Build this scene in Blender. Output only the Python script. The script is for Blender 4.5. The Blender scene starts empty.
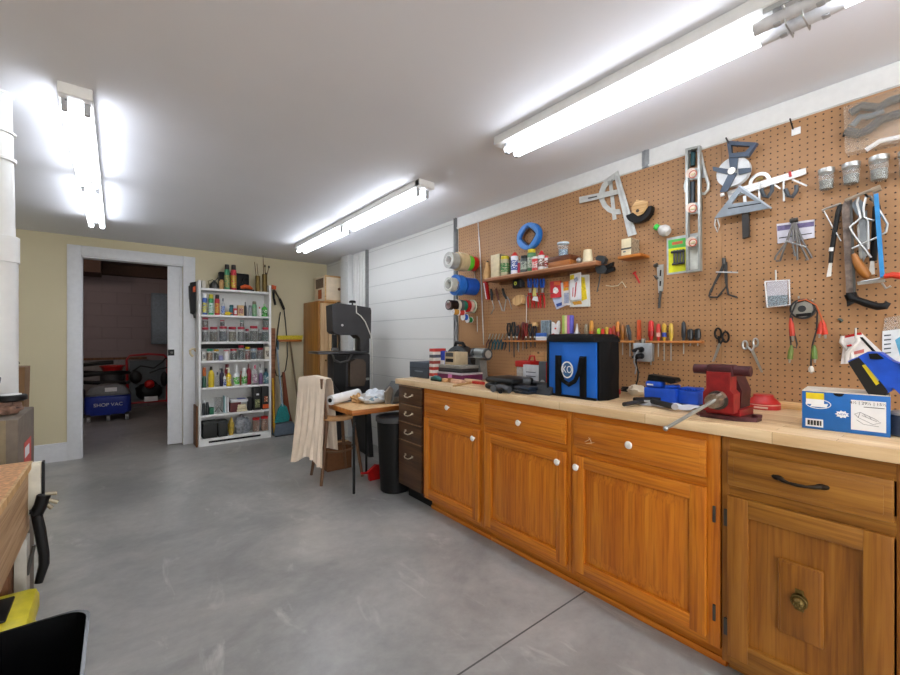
import bpy, bmesh, math, random
from mathutils import Vector, Matrix
random.seed(7)
S = bpy.context.scene
COL = S.collection
PI = math.pi

# ---------------------------------------------------------------- camera
F, CX, CY, H = 415.0, 450.0, 339.0, 1.22
TH = math.atan(333 / F); CT, ST = math.cos(TH), math.sin(TH)
cam = bpy.data.cameras.new('camera'); co = bpy.data.objects.new('camera', cam); COL.objects.link(co)
co.location = (0, 0, H); co.rotation_euler = (PI / 2, 0, -TH)
cam.sensor_width = 36; cam.lens = F / 900 * 36; cam.shift_y = 1.5 / 900
cam.clip_start = 0.05
S.camera = co
S.view_settings.view_transform = 'Standard'; S.view_settings.look = 'None'
S.view_settings.exposure = 0.42; S.view_settings.gamma = 1.0; S.view_settings.use_curve_mapping = False
w = bpy.data.worlds.new('world'); S.world = w; w.use_nodes = True
w.node_tree.nodes['Background'].inputs[0].default_value = (1, 1, 1, 1)
w.node_tree.nodes['Background'].inputs[1].default_value = 4.0
TUBE = 11.5      # emission of the fluorescent tubes

# ---------------------------------------------------------------- pixel -> plane of the room
def ray(u, v):
    a = (u - CX) / F; b = -(v - CY) / F
    return (CT * a + ST, -ST * a + CT, b)
def OX(u, v, X):
    d = ray(u, v); t = X / d[0]; return (t * d[1], H + t * d[2])
def OY(u, v, Y):
    d = ray(u, v); t = Y / d[1]; return (t * d[0], H + t * d[2])
def OZ(u, v, Z):
    d = ray(u, v); t = (Z - H) / d[2]; return (t * d[0], t * d[1])

# ---------------------------------------------------------------- mesh builder
class MB:
    def __init__(s): s.v = []; s.f = []
    def add(s, vs, fs, M=None):
        n = len(s.v)
        s.v += [tuple(M @ Vector(p)) if M else tuple(p) for p in vs]
        s.f += [tuple(i + n for i in f) for f in fs]
        return s
    def box(s, c, d, bev=0.0, M=None, seg=2):
        bm = bmesh.new(); bmesh.ops.create_cube(bm, size=1)
        for v in bm.verts: v.co = Vector((v.co.x * d[0], v.co.y * d[1], v.co.z * d[2]))
        b = min(bev, min(d) * .49)
        if b > 0: bmesh.ops.bevel(bm, geom=bm.edges[:], offset=b, segments=seg, affect='EDGES', profile=.5)
        bm.verts.index_update(); T = Matrix.Translation(c)
        if M: T = T @ M
        s.add([v.co.copy() for v in bm.verts], [[v.index for v in f.verts] for f in bm.faces], T); bm.free(); return s
    def b2(s, x0, x1, y0, y1, z0, z1, bev=0.0):
        return s.box(((x0 + x1) / 2, (y0 + y1) / 2, (z0 + z1) / 2), (abs(x1 - x0), abs(y1 - y0), abs(z1 - z0)), bev)
    def lathe(s, prof, c=(0, 0, 0), n=20, M=None, sc=(1, 1)):
        vs = []; fs = []
        for r, z in prof:
            for k in range(n):
                a = 2 * PI * k / n; vs.append((r * sc[0] * math.cos(a), r * sc[1] * math.sin(a), z))
        m = len(prof)
        for i in range(m - 1):
            for k in range(n):
                k2 = (k + 1) % n; fs.append((i * n + k, i * n + k2, (i + 1) * n + k2, (i + 1) * n + k))
        if prof[0][0] > 1e-6: fs.append(tuple(reversed(range(n))))
        if prof[-1][0] > 1e-6: fs.append(tuple(range((m - 1) * n, m * n)))
        T = Matrix.Translation(c)
        if M: T = T @ M
        return s.add(vs, fs, T)
    def cyl(s, p0, p1, r0, r1=None, n=14):
        p0 = Vector(p0); p1 = Vector(p1); d = p1 - p0; r1 = r0 if r1 is None else r1
        return s.lathe([(r0, 0), (r1, d.length)], p0, n, d.to_track_quat('Z', 'Y').to_matrix().to_4x4())
    def tube(s, pts, r, n=8, closed=False, flat=1.0):
        pts = [Vector(p) for p in pts]; m = len(pts); vs = []; fs = []; up = None
        rr = r if isinstance(r, (list, tuple)) else [r] * m
        for i, p in enumerate(pts):
            a = pts[(i - 1) % m] if closed or i > 0 else p; b = pts[(i + 1) % m] if closed or i < m - 1 else p
            t = (b - a)
            if t.length < 1e-9: t = Vector((0, 0, 1))
            t.normalize()
            if up is None:
                up = Vector((0, 1, 0)) if abs(t.y) < .9 else Vector((1, 0, 0))
            q = t.cross(up)
            if q.length < 1e-6: q = t.cross(Vector((1, 0, .1)))
            q.normalize(); up = q.cross(t).normalized()
            for k in range(n):
                an = 2 * PI * k / n; vs.append(p + q * (rr[i] * math.cos(an)) + up * (rr[i] * flat * math.sin(an)))
        for i in range(m if closed else m - 1):
            for k in range(n):
                k2 = (k + 1) % n; j = (i + 1) % m
                fs.append((i * n + k, i * n + k2, j * n + k2, j * n + k))
        if not closed: fs += [tuple(reversed(range(n))), tuple(range((m - 1) * n, m * n))]
        return s.add(vs, fs)
    def prism(s, p, y0, y1):            # outline in x-z, thickness along y
        n = len(p); vs = [(a, y0, b) for a, b in p] + [(a, y1, b) for a, b in p]
        return s.add(vs, [tuple(range(n)), tuple(reversed(range(n, 2 * n)))] + [(i, i + n, (i + 1) % n + n, (i + 1) % n) for i in range(n)])
    def prismx(s, p, x0, x1):           # outline in y-z, thickness along x
        n = len(p); vs = [(x0, a, b) for a, b in p] + [(x1, a, b) for a, b in p]
        return s.add(vs, [tuple(range(n)), tuple(reversed(range(n, 2 * n)))] + [(i, i + n, (i + 1) % n + n, (i + 1) % n) for i in range(n)])
    def prismz(s, p, z0, z1):
        n = len(p); vs = [(a, b, z0) for a, b in p] + [(a, b, z1) for a, b in p]
        return s.add(vs, [tuple(reversed(range(n))), tuple(range(n, 2 * n))] + [(i, (i + 1) % n, (i + 1) % n + n, i + n) for i in range(n)])
    def band(s, o, i_, y0, y1, closed=True):   # strip between two outlines with the same number of points
        n = len(o); vs = [(a, y0, b) for a, b in o] + [(a, y0, b) for a, b in i_] + [(a, y1, b) for a, b in o] + [(a, y1, b) for a, b in i_]
        fs = []
        for k in range(n if closed else n - 1):
            j = (k + 1) % n
            fs += [(k, j, n + j, n + k), (2 * n + k, 3 * n + k, 3 * n + j, 2 * n + j), (k, 2 * n + k, 2 * n + j, j), (n + k, n + j, 3 * n + j, 3 * n + k)]
        if not closed: fs += [(0, n, 3 * n, 2 * n), (n - 1, 3 * n - 1, 4 * n - 1, 2 * n - 1)]
        return s.add(vs, fs)
    def ball(s, c, r, sc=(1, 1, 1), n=14, m=8, M=None):
        pr = [(r * math.sin(PI * k / m), -r * math.cos(PI * k / m)) for k in range(m + 1)]; pr[0] = (0, -r); pr[-1] = (0, r)
        T = Matrix.Translation(c)
        if M: T = T @ M
        t = MB().lathe(pr, n=n); return s.add([(a * sc[0], b * sc[1], z * sc[2]) for a, b, z in t.v], t.f, T)
    def lump(s, c, d, seed=0, amp=.22, n=20, m=12, flat=True):      # crumpled soft heap
        rnd = random.Random(seed); ph = [rnd.uniform(0, 6.3) for _ in range(9)]; t = MB().ball((0, 0, 0), 1, n=n, m=m); vs = []
        for x, y, z in t.v:
            k = 1 + amp * (math.sin(5 * x + ph[0]) * math.sin(4 * y + ph[1]) + .6 * math.sin(9 * z + 7 * x + ph[2]) + .5 * math.sin(11 * y + 6 * z + ph[3])) * .6
            if flat: z = max(z, -.75) + .75 if z < 0 else z + .75
            vs.append((c[0] + x * k * d[0] / 2, c[1] + y * k * d[1] / 2, c[2] + (z * (k if z > .3 else 1)) * d[2] / (1.75 if flat else 2)))
        return s.add(vs, t.f)

def text_mesh(m, body, size, c, M=None, th=.0006, squash=1.0):
    cu = bpy.data.curves.new('t', 'FONT'); cu.body = body; cu.size = size; cu.align_x = 'CENTER'; cu.align_y = 'CENTER'; cu.extrude = th
    ob = bpy.data.objects.new('t', cu); COL.objects.link(ob); bpy.context.view_layer.update()
    me = bpy.data.meshes.new_from_object(ob.evaluated_get(bpy.context.evaluated_depsgraph_get()))
    T = Matrix.Translation(c) @ (M if M else Matrix.Identity(4)) @ Matrix.Rotation(PI / 2, 4, 'X') @ Matrix.Diagonal((squash, 1, 1, 1))
    m.add([v.co.copy() for v in me.vertices], [tuple(p.vertices) for p in me.polygons], T)
    bpy.data.objects.remove(ob); bpy.data.meshes.remove(me); bpy.data.curves.remove(cu)

def link(name, mb, mat, parent=None, loc=(0, 0, 0), rz=0):
    me = bpy.data.meshes.new(name); me.from_pydata([tuple(v) for v in mb.v], [], mb.f); me.validate(); me.update()
    bm = bmesh.new(); bm.from_mesh(me); bmesh.ops.recalc_face_normals(bm, faces=bm.faces[:]); bm.to_mesh(me); bm.free()
    me.materials.append(mat)
    me.polygons.foreach_set('use_smooth', [True] * len(me.polygons))
    me.set_sharp_from_angle(angle=math.radians(38))
    o = bpy.data.objects.new(name, me); COL.objects.link(o); o.location = loc; o.rotation_euler = (0, 0, rz)
    if parent: o.parent = parent
    return o

ALL = []
class T:
    """one thing: parts are collected, then linked by finish()"""
    def __init__(s, name, label, cat, loc=(0, 0, 0), rz=0, group=None, plane=None):
        s.name, s.label, s.cat, s.loc, s.rz, s.group, s.plane = name, label, cat, loc, rz, group, plane
        s.parts = []; ALL.append(s)
    def part(s, name, mat, label=None, sub=None):
        m = MB(); m._n, m._m, m._l, m._s = name, mat, label, sub; s.parts.append(m); return m
    # drawing on the plane parallel to the wall (off = distance out of it)
    def p(s, u, v, off=0.0):
        if s.plane == 'x':
            y, z = OX(u, v, s.loc[0] - off); return (-(y - s.loc[1]), z - s.loc[2])
        x, z = OY(u, v, s.loc[1] - off); return (x - s.loc[0], z - s.loc[2])
    def P(s, u, v, off=0.0):
        a = s.p(u, v, off); return (a[0], -off, a[1])
    def poly(s, m, pts, off, th): m.prism([s.p(u, v, off + th) for u, v in pts], -off - th, -off); return m
    def rod(s, m, pts, r, off, n=8): m.tube([s.P(q[0], q[1], q[2] if len(q) > 2 else off) for q in pts], r, n); return m
    def disc(s, m, u, v, r, off, th, n=20):
        c = s.P(u, v, off); m.cyl((c[0], -off, c[2]), (c[0], -off - th, c[2]), r, n=n); return m
    def ring(s, m, u, v, r, r2, off, th, n=24, sc=1.0):
        c = s.p(u, v, off + th)
        o = [(c[0] + r * math.cos(2 * PI * k / n), c[1] + r * sc * math.sin(2 * PI * k / n)) for k in range(n)]
        i = [(c[0] + r2 * math.cos(2 * PI * k / n), c[1] + r2 * sc * math.sin(2 * PI * k / n)) for k in range(n)]
        m.band(o, i, -off - th, -off); return m
    def pbox(s, m, u0, v0, u1, v1, off, th, bev=0.0):      # box whose front face spans the two pixels
        a = s.p(u0, v0, off + th); b = s.p(u1, v1, off + th)
        m.b2(min(a[0], b[0]), max(a[0], b[0]), -off - th, -off, min(a[1], b[1]), max(a[1], b[1]), bev); return m
    def finish(s):
        if len(s.parts) == 1:
            m = s.parts[0]; r = link(s.name, m, m._m, None, s.loc, s.rz)
        else:
            r = bpy.data.objects.new(s.name, None); COL.objects.link(r); r.location = s.loc; r.rotation_euler = (0, 0, s.rz); r.empty_display_size = .05
            done = {}
            for m in s.parts:
                if not m.v: continue
                o = link(m._n, m, m._m, done[id(m._s)] if m._s is not None else r); done[id(m)] = o
                if m._l: o['label'] = m._l
        r['label'] = s.label; r['category'] = s.cat
        if s.group: r['group'] = s.group
        if hasattr(s, 'scale'): r.scale = (s.scale,) * 3

def struct(name, mb, mat):
    o = link(name, mb, mat); o['kind'] = 'structure'; return o
PEGX = 2.296
def peg(name, label, cat, u, v, group=None, X=PEGX):
    y, z = OX(u, v, X); return T(name, label, cat, (X, y, z), -PI / 2, group, 'x')
def back(name, label, cat, u, v, Y=5.668, group=None):
    x, z = OY(u, v, Y); return T(name, label, cat, (x, Y, z), 0, group, 'y')
WT = 0.915
def ctr(name, label, cat, u, v, rz=0.0, group=None, Z=WT):       # stands on the worktop
    x, y = OZ(u, v, Z); return T(name, label, cat, (x, y, Z + .0005), -PI / 2 + rz, group, 'x')

# ---------------------------------------------------------------- materials
def lin(c):
    c = c.lstrip('#'); r = [int(c[i:i + 2], 16) / 255 for i in (0, 2, 4)]
    return tuple(x / 12.92 if x <= .04045 else ((x + .055) / 1.055) ** 2.4 for x in r) + (1,)
def nn(nt, t, **k):
    n = nt.nodes.new(t)
    for a, b in k.items():
        if a.startswith('i_'):
            key = a[2:]; n.inputs[int(key) if key.isdigit() else key.replace('_', ' ')].default_value = b
        else: setattr(n, a, b)
    return n
def base(name):
    m = bpy.data.materials.new(name); m.use_nodes = True; nt = m.node_tree
    return m, nt, nt.nodes['Principled BSDF']
def coords(nt, scale=(1, 1, 1), rot=(0, 0, 0), kind='Object'):
    tc = nn(nt, 'ShaderNodeTexCoord'); mp = nn(nt, 'ShaderNodeMapping'); mp.inputs['Scale'].default_value = scale; mp.inputs['Rotation'].default_value = rot
    nt.links.new(tc.outputs[kind], mp.inputs[0]); return mp.outputs[0]
def ramp(nt, fac, stops):
    r = nn(nt, 'ShaderNodeValToRGB'); e = r.color_ramp.elements
    while len(e) < len(stops): e.new(.5)
    for x, (p, c) in zip(e, stops): x.position = p; x.color = lin(c) if isinstance(c, str) else c
    nt.links.new(fac, r.inputs[0]); return r.outputs[0]
_M = {}
def M(hexc, rough=.5, metal=0.0, var=.12, scale=30, name=None, spec=.5):
    k = (hexc, rough, metal, var, scale)
    if k in _M: return _M[k]
    m, nt, b = base(name or 'paint_' + hexc.strip('#')); c = lin(hexc)
    no = nn(nt, 'ShaderNodeTexNoise', i_Scale=scale, i_Detail=3.0); nt.links.new(coords(nt), no.inputs['Vector'])
    lo = tuple(x * (1 - var) for x in c[:3]) + (1,); hi = tuple(min(1, x * (1 + var)) for x in c[:3]) + (1,)
    nt.links.new(ramp(nt, no.outputs[0], [(.3, lo), (.7, hi)]), b.inputs['Base Color'])
    b.inputs['Roughness'].default_value = rough; b.inputs['Metallic'].default_value = metal; b.inputs['Specular IOR Level'].default_value = spec
    _M[k] = m; return m
def glass(hexc='#e8efef', rough=.08, name='glass'):
    k = ('g', hexc, rough)
    if k in _M: return _M[k]
    m, nt, b = base(name); b.inputs['Base Color'].default_value = lin(hexc); b.inputs['Roughness'].default_value = rough
    b.inputs['Alpha'].default_value = .18; b.inputs['Specular IOR Level'].default_value = .9
    _M[k] = m; return m
def wood(name, a, b_, c, scale=1.0, axis=2, rough=.42, bump=.05, fine=True):
    """grain runs along the given object axis"""
    if name in _M: return _M[name]
    m, nt, b = base(name)
    sc = [14 * scale] * 3; sc[axis] = .9 * scale
    v = coords(nt, tuple(sc))
    n1 = nn(nt, 'ShaderNodeTexNoise', i_Scale=1.6, i_Detail=6.0, i_Roughness=.62, i_Distortion=.6); nt.links.new(v, n1.inputs['Vector'])
    col = ramp(nt, n1.outputs[0], [(.3, a), (.5, b_), (.7, c)])
    sc2 = [130 * scale] * 3; sc2[axis] = 4 * scale
    n2 = nn(nt, 'ShaderNodeTexNoise', i_Scale=1.0, i_Detail=2.0); nt.links.new(coords(nt, tuple(sc2)), n2.inputs['Vector'])
    dk = ramp(nt, n2.outputs[0], [(.35, (.7, .6, .5, 1)), (.52, (1, 1, 1, 1))])
    mx = nn(nt, 'ShaderNodeMix', data_type='RGBA', blend_type='MULTIPLY'); mx.inputs[0].default_value = .75 if fine else .25
    nt.links.new(col, mx.inputs[6]); nt.links.new(dk, mx.inputs[7]); nt.links.new(mx.outputs[2], b.inputs['Base Color'])
    b.inputs['Roughness'].default_value = rough
    bp = nn(nt, 'ShaderNodeBump', i_Strength=bump, i_Distance=.01); nt.links.new(n2.outputs[0], bp.inputs['Height']); nt.links.new(bp.outputs[0], b.inputs['Normal'])
    _M[name] = m; return m
def LBL(c1, c2='#e8e6e0', scale=55):
    k = ('l', c1, c2, scale)
    if k in _M: return _M[k]
    m, nt, b = base('printed_label'); no = nn(nt, 'ShaderNodeTexNoise', i_Scale=float(scale), i_Detail=2.0); nt.links.new(coords(nt, (1, 1, 1.7)), no.inputs['Vector'])
    r = nn(nt, 'ShaderNodeValToRGB'); e = r.color_ramp.elements; r.color_ramp.interpolation = 'CONSTANT'; e[0].color = lin(c1); e[1].position = .56; e[1].color = lin(c2); x = e.new(.42); x.color = tuple(v * .35 for v in lin(c1)[:3]) + (1,); y = e.new(.47); y.color = lin(c1)
    nt.links.new(no.outputs[0], r.inputs[0]); nt.links.new(r.outputs[0], b.inputs['Base Color']); b.inputs['Roughness'].default_value = .4
    _M[k] = m; return m
def emit(name, hexc, st):
    m, nt, b = base(name); b.inputs['Base Color'].default_value = lin(hexc); b.inputs['Emission Color'].default_value = lin(hexc); b.inputs['Emission Strength'].default_value = st; return m

oakv = wood('oak_upright_grain', '#b05c10', '#c87418', '#d48626', axis=2)
oakh = wood('oak_level_grain', '#b05c10', '#c87418', '#d48626', axis=0)
doakv = wood('dark_oak_upright_grain', '#7c4a14', '#985f1c', '#a86f28', axis=2)
doakh = wood('dark_oak_level_grain', '#6e4314', '#9a6420', '#b07a30', axis=0)
walnut = wood('walnut_grain', '#2b1a0e', '#4b301c', '#63442a', axis=0, rough=.4)
tabw = wood('table_wood', '#8a4a12', '#b96c22', '#d38a3a', axis=0)
pine = wood('pine_wood', '#b98f5a', '#d3ab74', '#e2c08c', axis=0, rough=.6)
pinev = wood('pine_wood_upright', '#b98f5a', '#d3ab74', '#e2c08c', axis=2, rough=.6)
redw = wood('reddish_shelf_wood', '#6f4226', '#95603c', '#aa7650', axis=0, rough=.6)
brownw = wood('old_brown_wood', '#4a2a12', '#6c4220', '#86592e', axis=2, rough=.6)
cabw = wood('tall_cabinet_wood', '#7a4c18', '#a06a26', '#b88238', axis=2, rough=.4, fine=False)
WHITE = M('#e6e6e4', .45, var=.03, name='white_paint'); TRIM = M('#dcdee2', .4, var=.03, name='trim_paint')
BLACK = M('#0a0a0b', .5, var=.2, spec=.3, name='black_plastic'); DGREY = M('#2c2e31', .5, name='dark_grey_plastic'); RUB = M('#1d1f22', .7, name='black_rubber')
STEEL = M('#b9bab8', .32, .9, name='bright_steel'); IRON = M('#5b5a58', .45, .85, name='worn_iron'); ALU = M('#c3c4c1', .4, .7, name='aluminium')
RED = M('#b81414', .4, name='red_plastic'); BLUE = M('#0b57c4', .42, name='blue_plastic'); YEL = M('#e3c615', .45, name='yellow_plastic')
GREEN = M('#1f8a3a', .45, name='green_plastic'); ORANGE = M('#d5561a', .5, name='orange_plastic'); CREAM = M('#d9cba8', .6, name='cream_card'); TAN = M('#c79d68', .7, name='tan_card')
PAPER = M('#e9e9ea', .75, var=.04, name='white_paper'); TEAL = M('#19706c', .45, name='teal_plastic'); BRASS = M('#6e5a2c', .45, .6, name='aged_brass')
# ================================================================ THE ROOM
XW = 2.315; YB = 5.67; ZC = 2.27; XL = -1.75; YN = -2.4; YBR = 9.3
def concrete():
    m, nt, b = base('polished_concrete')
    v = coords(nt)
    n1 = nn(nt, 'ShaderNodeTexNoise', i_Scale=1.3, i_Detail=9.0, i_Roughness=.62, i_Distortion=.7); nt.links.new(v, n1.inputs['Vector'])
    c1 = ramp(nt, n1.outputs[0], [(.3, '#8a8987'), (.45, '#9a9996'), (.56, '#a9a7a3'), (.72, '#bab7b1')])
    n2 = nn(nt, 'ShaderNodeTexNoise', i_Scale=14.0, i_Detail=8.0, i_Roughness=.7); nt.links.new(v, n2.inputs['Vector'])
    c2 = ramp(nt, n2.outputs[0], [(.3, (.8, .8, .8, 1)), (.65, (1, 1, 1, 1))])
    mx = nn(nt, 'ShaderNodeMix', data_type='RGBA', blend_type='MULTIPLY'); mx.inputs[0].default_value = .8
    nt.links.new(c1, mx.inputs[6]); nt.links.new(c2, mx.inputs[7])
    # pale trowel smears
    n3 = nn(nt, 'ShaderNodeTexNoise', i_Scale=1.0, i_Detail=5.0, i_Roughness=.6, i_Distortion=1.4); nt.links.new(coords(nt, (5, 1.6, 1), (0, 0, .7)), n3.inputs['Vector'])
    sm = ramp(nt, n3.outputs[0], [(.60, (0, 0, 0, 1)), (.78, (.7, .7, .7, 1))])
    m2 = nn(nt, 'ShaderNodeMix', data_type='RGBA'); nt.links.new(sm, m2.inputs[0]); nt.links.new(mx.outputs[2], m2.inputs[6]); m2.inputs[7].default_value = lin('#cfcdc8')
    # brown stains
    n4 = nn(nt, 'ShaderNodeTexNoise', i_Scale=2.3, i_Detail=3.0); nt.links.new(coords(nt, (1, 1, 1), (0, 0, 2)), n4.inputs['Vector'])
    st = ramp(nt, n4.outputs[0], [(.6, (0, 0, 0, 1)), (.85, (.35, .35, .35, 1))])
    m3 = nn(nt, 'ShaderNodeMix', data_type='RGBA'); nt.links.new(st, m3.inputs[0]); nt.links.new(m2.outputs[2], m3.inputs[6]); m3.inputs[7].default_value = lin('#8d7f6a')
    # sawn control joint across the slab
    sx = nn(nt, 'ShaderNodeSeparateXYZ'); nt.links.new(v, sx.inputs[0])
    d1_ = nn(nt, 'ShaderNodeMath', operation='SUBTRACT'); d1_.inputs[1].default_value = 1.157; nt.links.new(sx.outputs[1], d1_.inputs[0])
    d2_ = nn(nt, 'ShaderNodeMath', operation='ABSOLUTE'); nt.links.new(d1_.outputs[0], d2_.inputs[0])
    d3_ = nn(nt, 'ShaderNodeMath', operation='LESS_THAN'); d3_.inputs[1].default_value = .0038; nt.links.new(d2_.outputs[0], d3_.inputs[0])
    m4 = nn(nt, 'ShaderNodeMix', data_type='RGBA'); nt.links.new(d3_.outputs[0], m4.inputs[0]); nt.links.new(m3.outputs[2], m4.inputs[6]); m4.inputs[7].default_value = lin('#4d4c4b')
    nt.links.new(m4.outputs[2], b.inputs['Base Color'])
    b.inputs['Roughness'].default_value = .3
    bp = nn(nt, 'ShaderNodeBump', i_Strength=.08, i_Distance=.01); nt.links.new(n2.outputs[0], bp.inputs['Height']); nt.links.new(bp.outputs[0], b.inputs['Normal'])
    return m
def blockwall(name, colr, mort, h=.2032, wd=.4064, axis='y', strength=.6):
    m, nt, b = base(name)
    tc = nn(nt, 'ShaderNodeTexCoord'); sp = nn(nt, 'ShaderNodeSeparateXYZ'); nt.links.new(tc.outputs['Object'], sp.inputs[0])
    cb = nn(nt, 'ShaderNodeCombineXYZ'); nt.links.new(sp.outputs[1 if axis == 'y' else 0], cb.inputs[0]); nt.links.new(sp.outputs[2], cb.inputs[1])
    br = nn(nt, 'ShaderNodeTexBrick', i_Scale=1.0, i_Mortar_Size=.004, i_Mortar_Smooth=.6, i_Brick_Width=wd, i_Row_Height=h)
    nt.links.new(cb.outputs[0], br.inputs['Vector'])
    br.inputs['Color1'].default_value = lin(colr); br.inputs['Color2'].default_value = lin(colr); br.inputs['Mortar'].default_value = lin(mort)
    nt.links.new(br.outputs[0], b.inputs['Base Color']); b.inputs['Roughness'].default_value = .6
    n = nn(nt, 'ShaderNodeTexNoise', i_Scale=60.0, i_Detail=4.0); nt.links.new(tc.outputs['Object'], n.inputs['Vector'])
    mm = nn(nt, 'ShaderNodeMath', operation='MULTIPLY_ADD'); mm.inputs[1].default_value = -3.0; nt.links.new(br.outputs['Fac'], mm.inputs[0]); nt.links.new(n.outputs[0], mm.inputs[2])
    bp = nn(nt, 'ShaderNodeBump', i_Strength=strength, i_Distance=.003); nt.links.new(mm.outputs[0], bp.inputs['Height']); nt.links.new(bp.outputs[0], b.inputs['Normal'])
    return m
CONC = concrete()
CEIL = M('#e2e3e8', .65, var=.02, scale=2, name='ceiling_paint')
YELW = M('#d2c8a8', .7, var=.02, scale=3, name='yellow_wall_paint')
fl = MB().b2(XL - .1, XW + .1, YN - .1, YBR + .1, -.1, 0); struct('floor', fl, CONC)
struct('ceiling', MB().b2(XL - .1, XW + .1, YN - .1, YB + .12, ZC, ZC + .1), CEIL)
struct('wall_right', MB().b2(XW, XW + .12, YN, YB + .12, 0, ZC), blockwall('painted_block_wall', '#d8d8d5', '#b6b6b5', axis='y', wd=40))
struct('wall_left', MB().b2(XL - .1, XL, YN, YB + .12, 0, ZC), YELW)
nw = MB(); nw.b2(XL, -1.3, YN - .1, YN, 0, ZC); nw.b2(2.0, XW, YN - .1, YN, 0, ZC); nw.b2(-1.3, 2.0, YN - .1, YN, 2.15, ZC); nw.b2(-1.3, 2.0, YN - .1, YN, 0, .25)
struct('wall_near', nw, YELW)
wn = MB(); wn.band([(-1.3, .25), (2.0, .25), (2.0, 2.15), (-1.3, 2.15)], [(-1.22, .33), (1.92, .33), (1.92, 2.07), (-1.22, 2.07)], YN - .08, YN - .02); wn.b2(.32, .38, YN - .08, YN - .02, .33, 2.07)
struct('added_window', wn, TRIM)  # added opening behind the camera, lets world light in as fill
# rear wall with the door opening
dx0, dx1, dzt = -.287, .595, 2.07
wb = MB(); wb.b2(XL, dx0, YB, YB + .12, 0, ZC); wb.b2(dx1, XW, YB, YB + .12, 0, ZC); wb.b2(dx0, dx1, YB, YB + .12, dzt, ZC)
struct('wall_rear', wb, YELW)
# opening lining and casing
tr = MB(); tr.b2(dx0 - .105, dx0, YB - .018, YB, 0, dzt + .105, .003); tr.b2(dx1, dx1 + .12, YB - .018, YB, 0, dzt + .105, .003); tr.b2(dx0, dx1, YB - .018, YB, dzt, dzt + .105, .003)
tr.b2(dx0, dx0 + .012, YB, YB + .12, 0, dzt); tr.b2(dx0, dx1, YB, YB + .12, dzt - .012, dzt)
struct('trim_1', tr, TRIM)
# pocket door, mostly slid away
dr = MB(); dr.b2(.452, dx1, YB + .05, YB + .085, .012, dzt - .015, .002)
for z0, z1 in ((.12, .86), (.98, 1.36), (1.48, 1.95)): dr.b2(.565, dx1, YB + .044, YB + .05, z0, z1, .003)
d1 = struct('door_1', dr, TRIM)
ph = link('pull_plate', MB().b2(.455, .515, YB + .043, YB + .051, 1.03, 1.10, .002), BLACK, d1)
pr = link('pull_recess', MB().cyl((.49, YB + .041, 1.065), (.49, YB + .044, 1.065), .014), IRON, d1)
bb = MB(); bb.b2(XL, dx0 - .105, YB - .014, YB, 0, .165); bb.b2(XL, dx0 - .105, YB - .010, YB, .165, .185, .004)
bb.b2(dx1 + .12, 1.80, YB - .014, YB, 0, .165); bb.b2(dx1 + .12, 1.80, YB - .010, YB, .165, .185, .004)
struct('baseboard_rear', bb, TRIM)
# posts, furring strips, header on the right wall
pw = MB(); pw.b2(XW - .085, XW, 4.80, 5.02, 0, ZC, .004); struct('trim_2', pw, M('#cfd0cf', .6, var=.03, name='post_paint'))
pb = MB(); pb.b2(XW - .02, XW, 4.47, 4.79, 0, ZC)
for k in range(4): pb.b2(XW - .026, XW - .02, 4.50 + .07 * k, 4.51 + .07 * k, 0, ZC)
struct('trim_3', pb, WHITE)
for i, y in enumerate((4.43, 2.785)):
    g = MB(); g.b2(XW - .03, XW, y - .014, y - .008, .0, ZC); g.b2(XW - .03, XW, y + .008, y + .014, 0, ZC); g.b2(XW - .008, XW, y - .01, y + .01, 0, ZC)
    struct('trim_%d' % (4 + i), g, M('#8d8f90', .45, .5, name='galvanised_strip'))
hb = MB(); hb.b2(PEGX + .002, XW, YN, 2.765, 2.172, ZC - .001, .002); hb.b2(PEGX - .004, XW, YN, 2.765, 2.176, 2.186)
struct('trim_6', hb, WHITE)
cm = MB(); cyy = OX(645, 160, 2.29)[0]; cm.b2(PEGX - .004, PEGX + .01, cyy - .02, cyy + .02, 2.172, ZC, .002); cm.b2(PEGX - .010, PEGX + .01, cyy - .007, cyy + .007, 2.172, ZC, .002)
struct('trim_7', cm, M('#9fa3a5', .4, .6, name='zinc_strip'))

# ---- room beyond the door
MAUVE = blockwall('mauve_block_wall', '#837272', '#756565', axis='x')  # mauve is the colour of the blocks themselves
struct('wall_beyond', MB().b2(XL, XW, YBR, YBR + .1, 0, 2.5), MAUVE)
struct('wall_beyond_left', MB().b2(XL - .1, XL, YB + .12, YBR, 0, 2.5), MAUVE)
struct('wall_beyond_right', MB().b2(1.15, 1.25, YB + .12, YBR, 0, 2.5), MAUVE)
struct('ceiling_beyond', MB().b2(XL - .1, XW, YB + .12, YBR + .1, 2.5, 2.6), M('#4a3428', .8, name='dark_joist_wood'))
bj = MB()
bj.b2(-1.0, 1.15, YBR - .16, YBR, 2.32, 2.5); bj.b2(-.62, -.20, 8.5, YBR - .16, 2.26, 2.5)
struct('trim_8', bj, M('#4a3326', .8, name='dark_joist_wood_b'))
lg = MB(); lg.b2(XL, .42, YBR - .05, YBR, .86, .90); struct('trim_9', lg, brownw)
lw = MB(); lw.b2(XL, .42, YBR - .03, YBR, 0, .86); struct('trim_10', lw, M('#8d8684', .7, name='grey_dado'))

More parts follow.
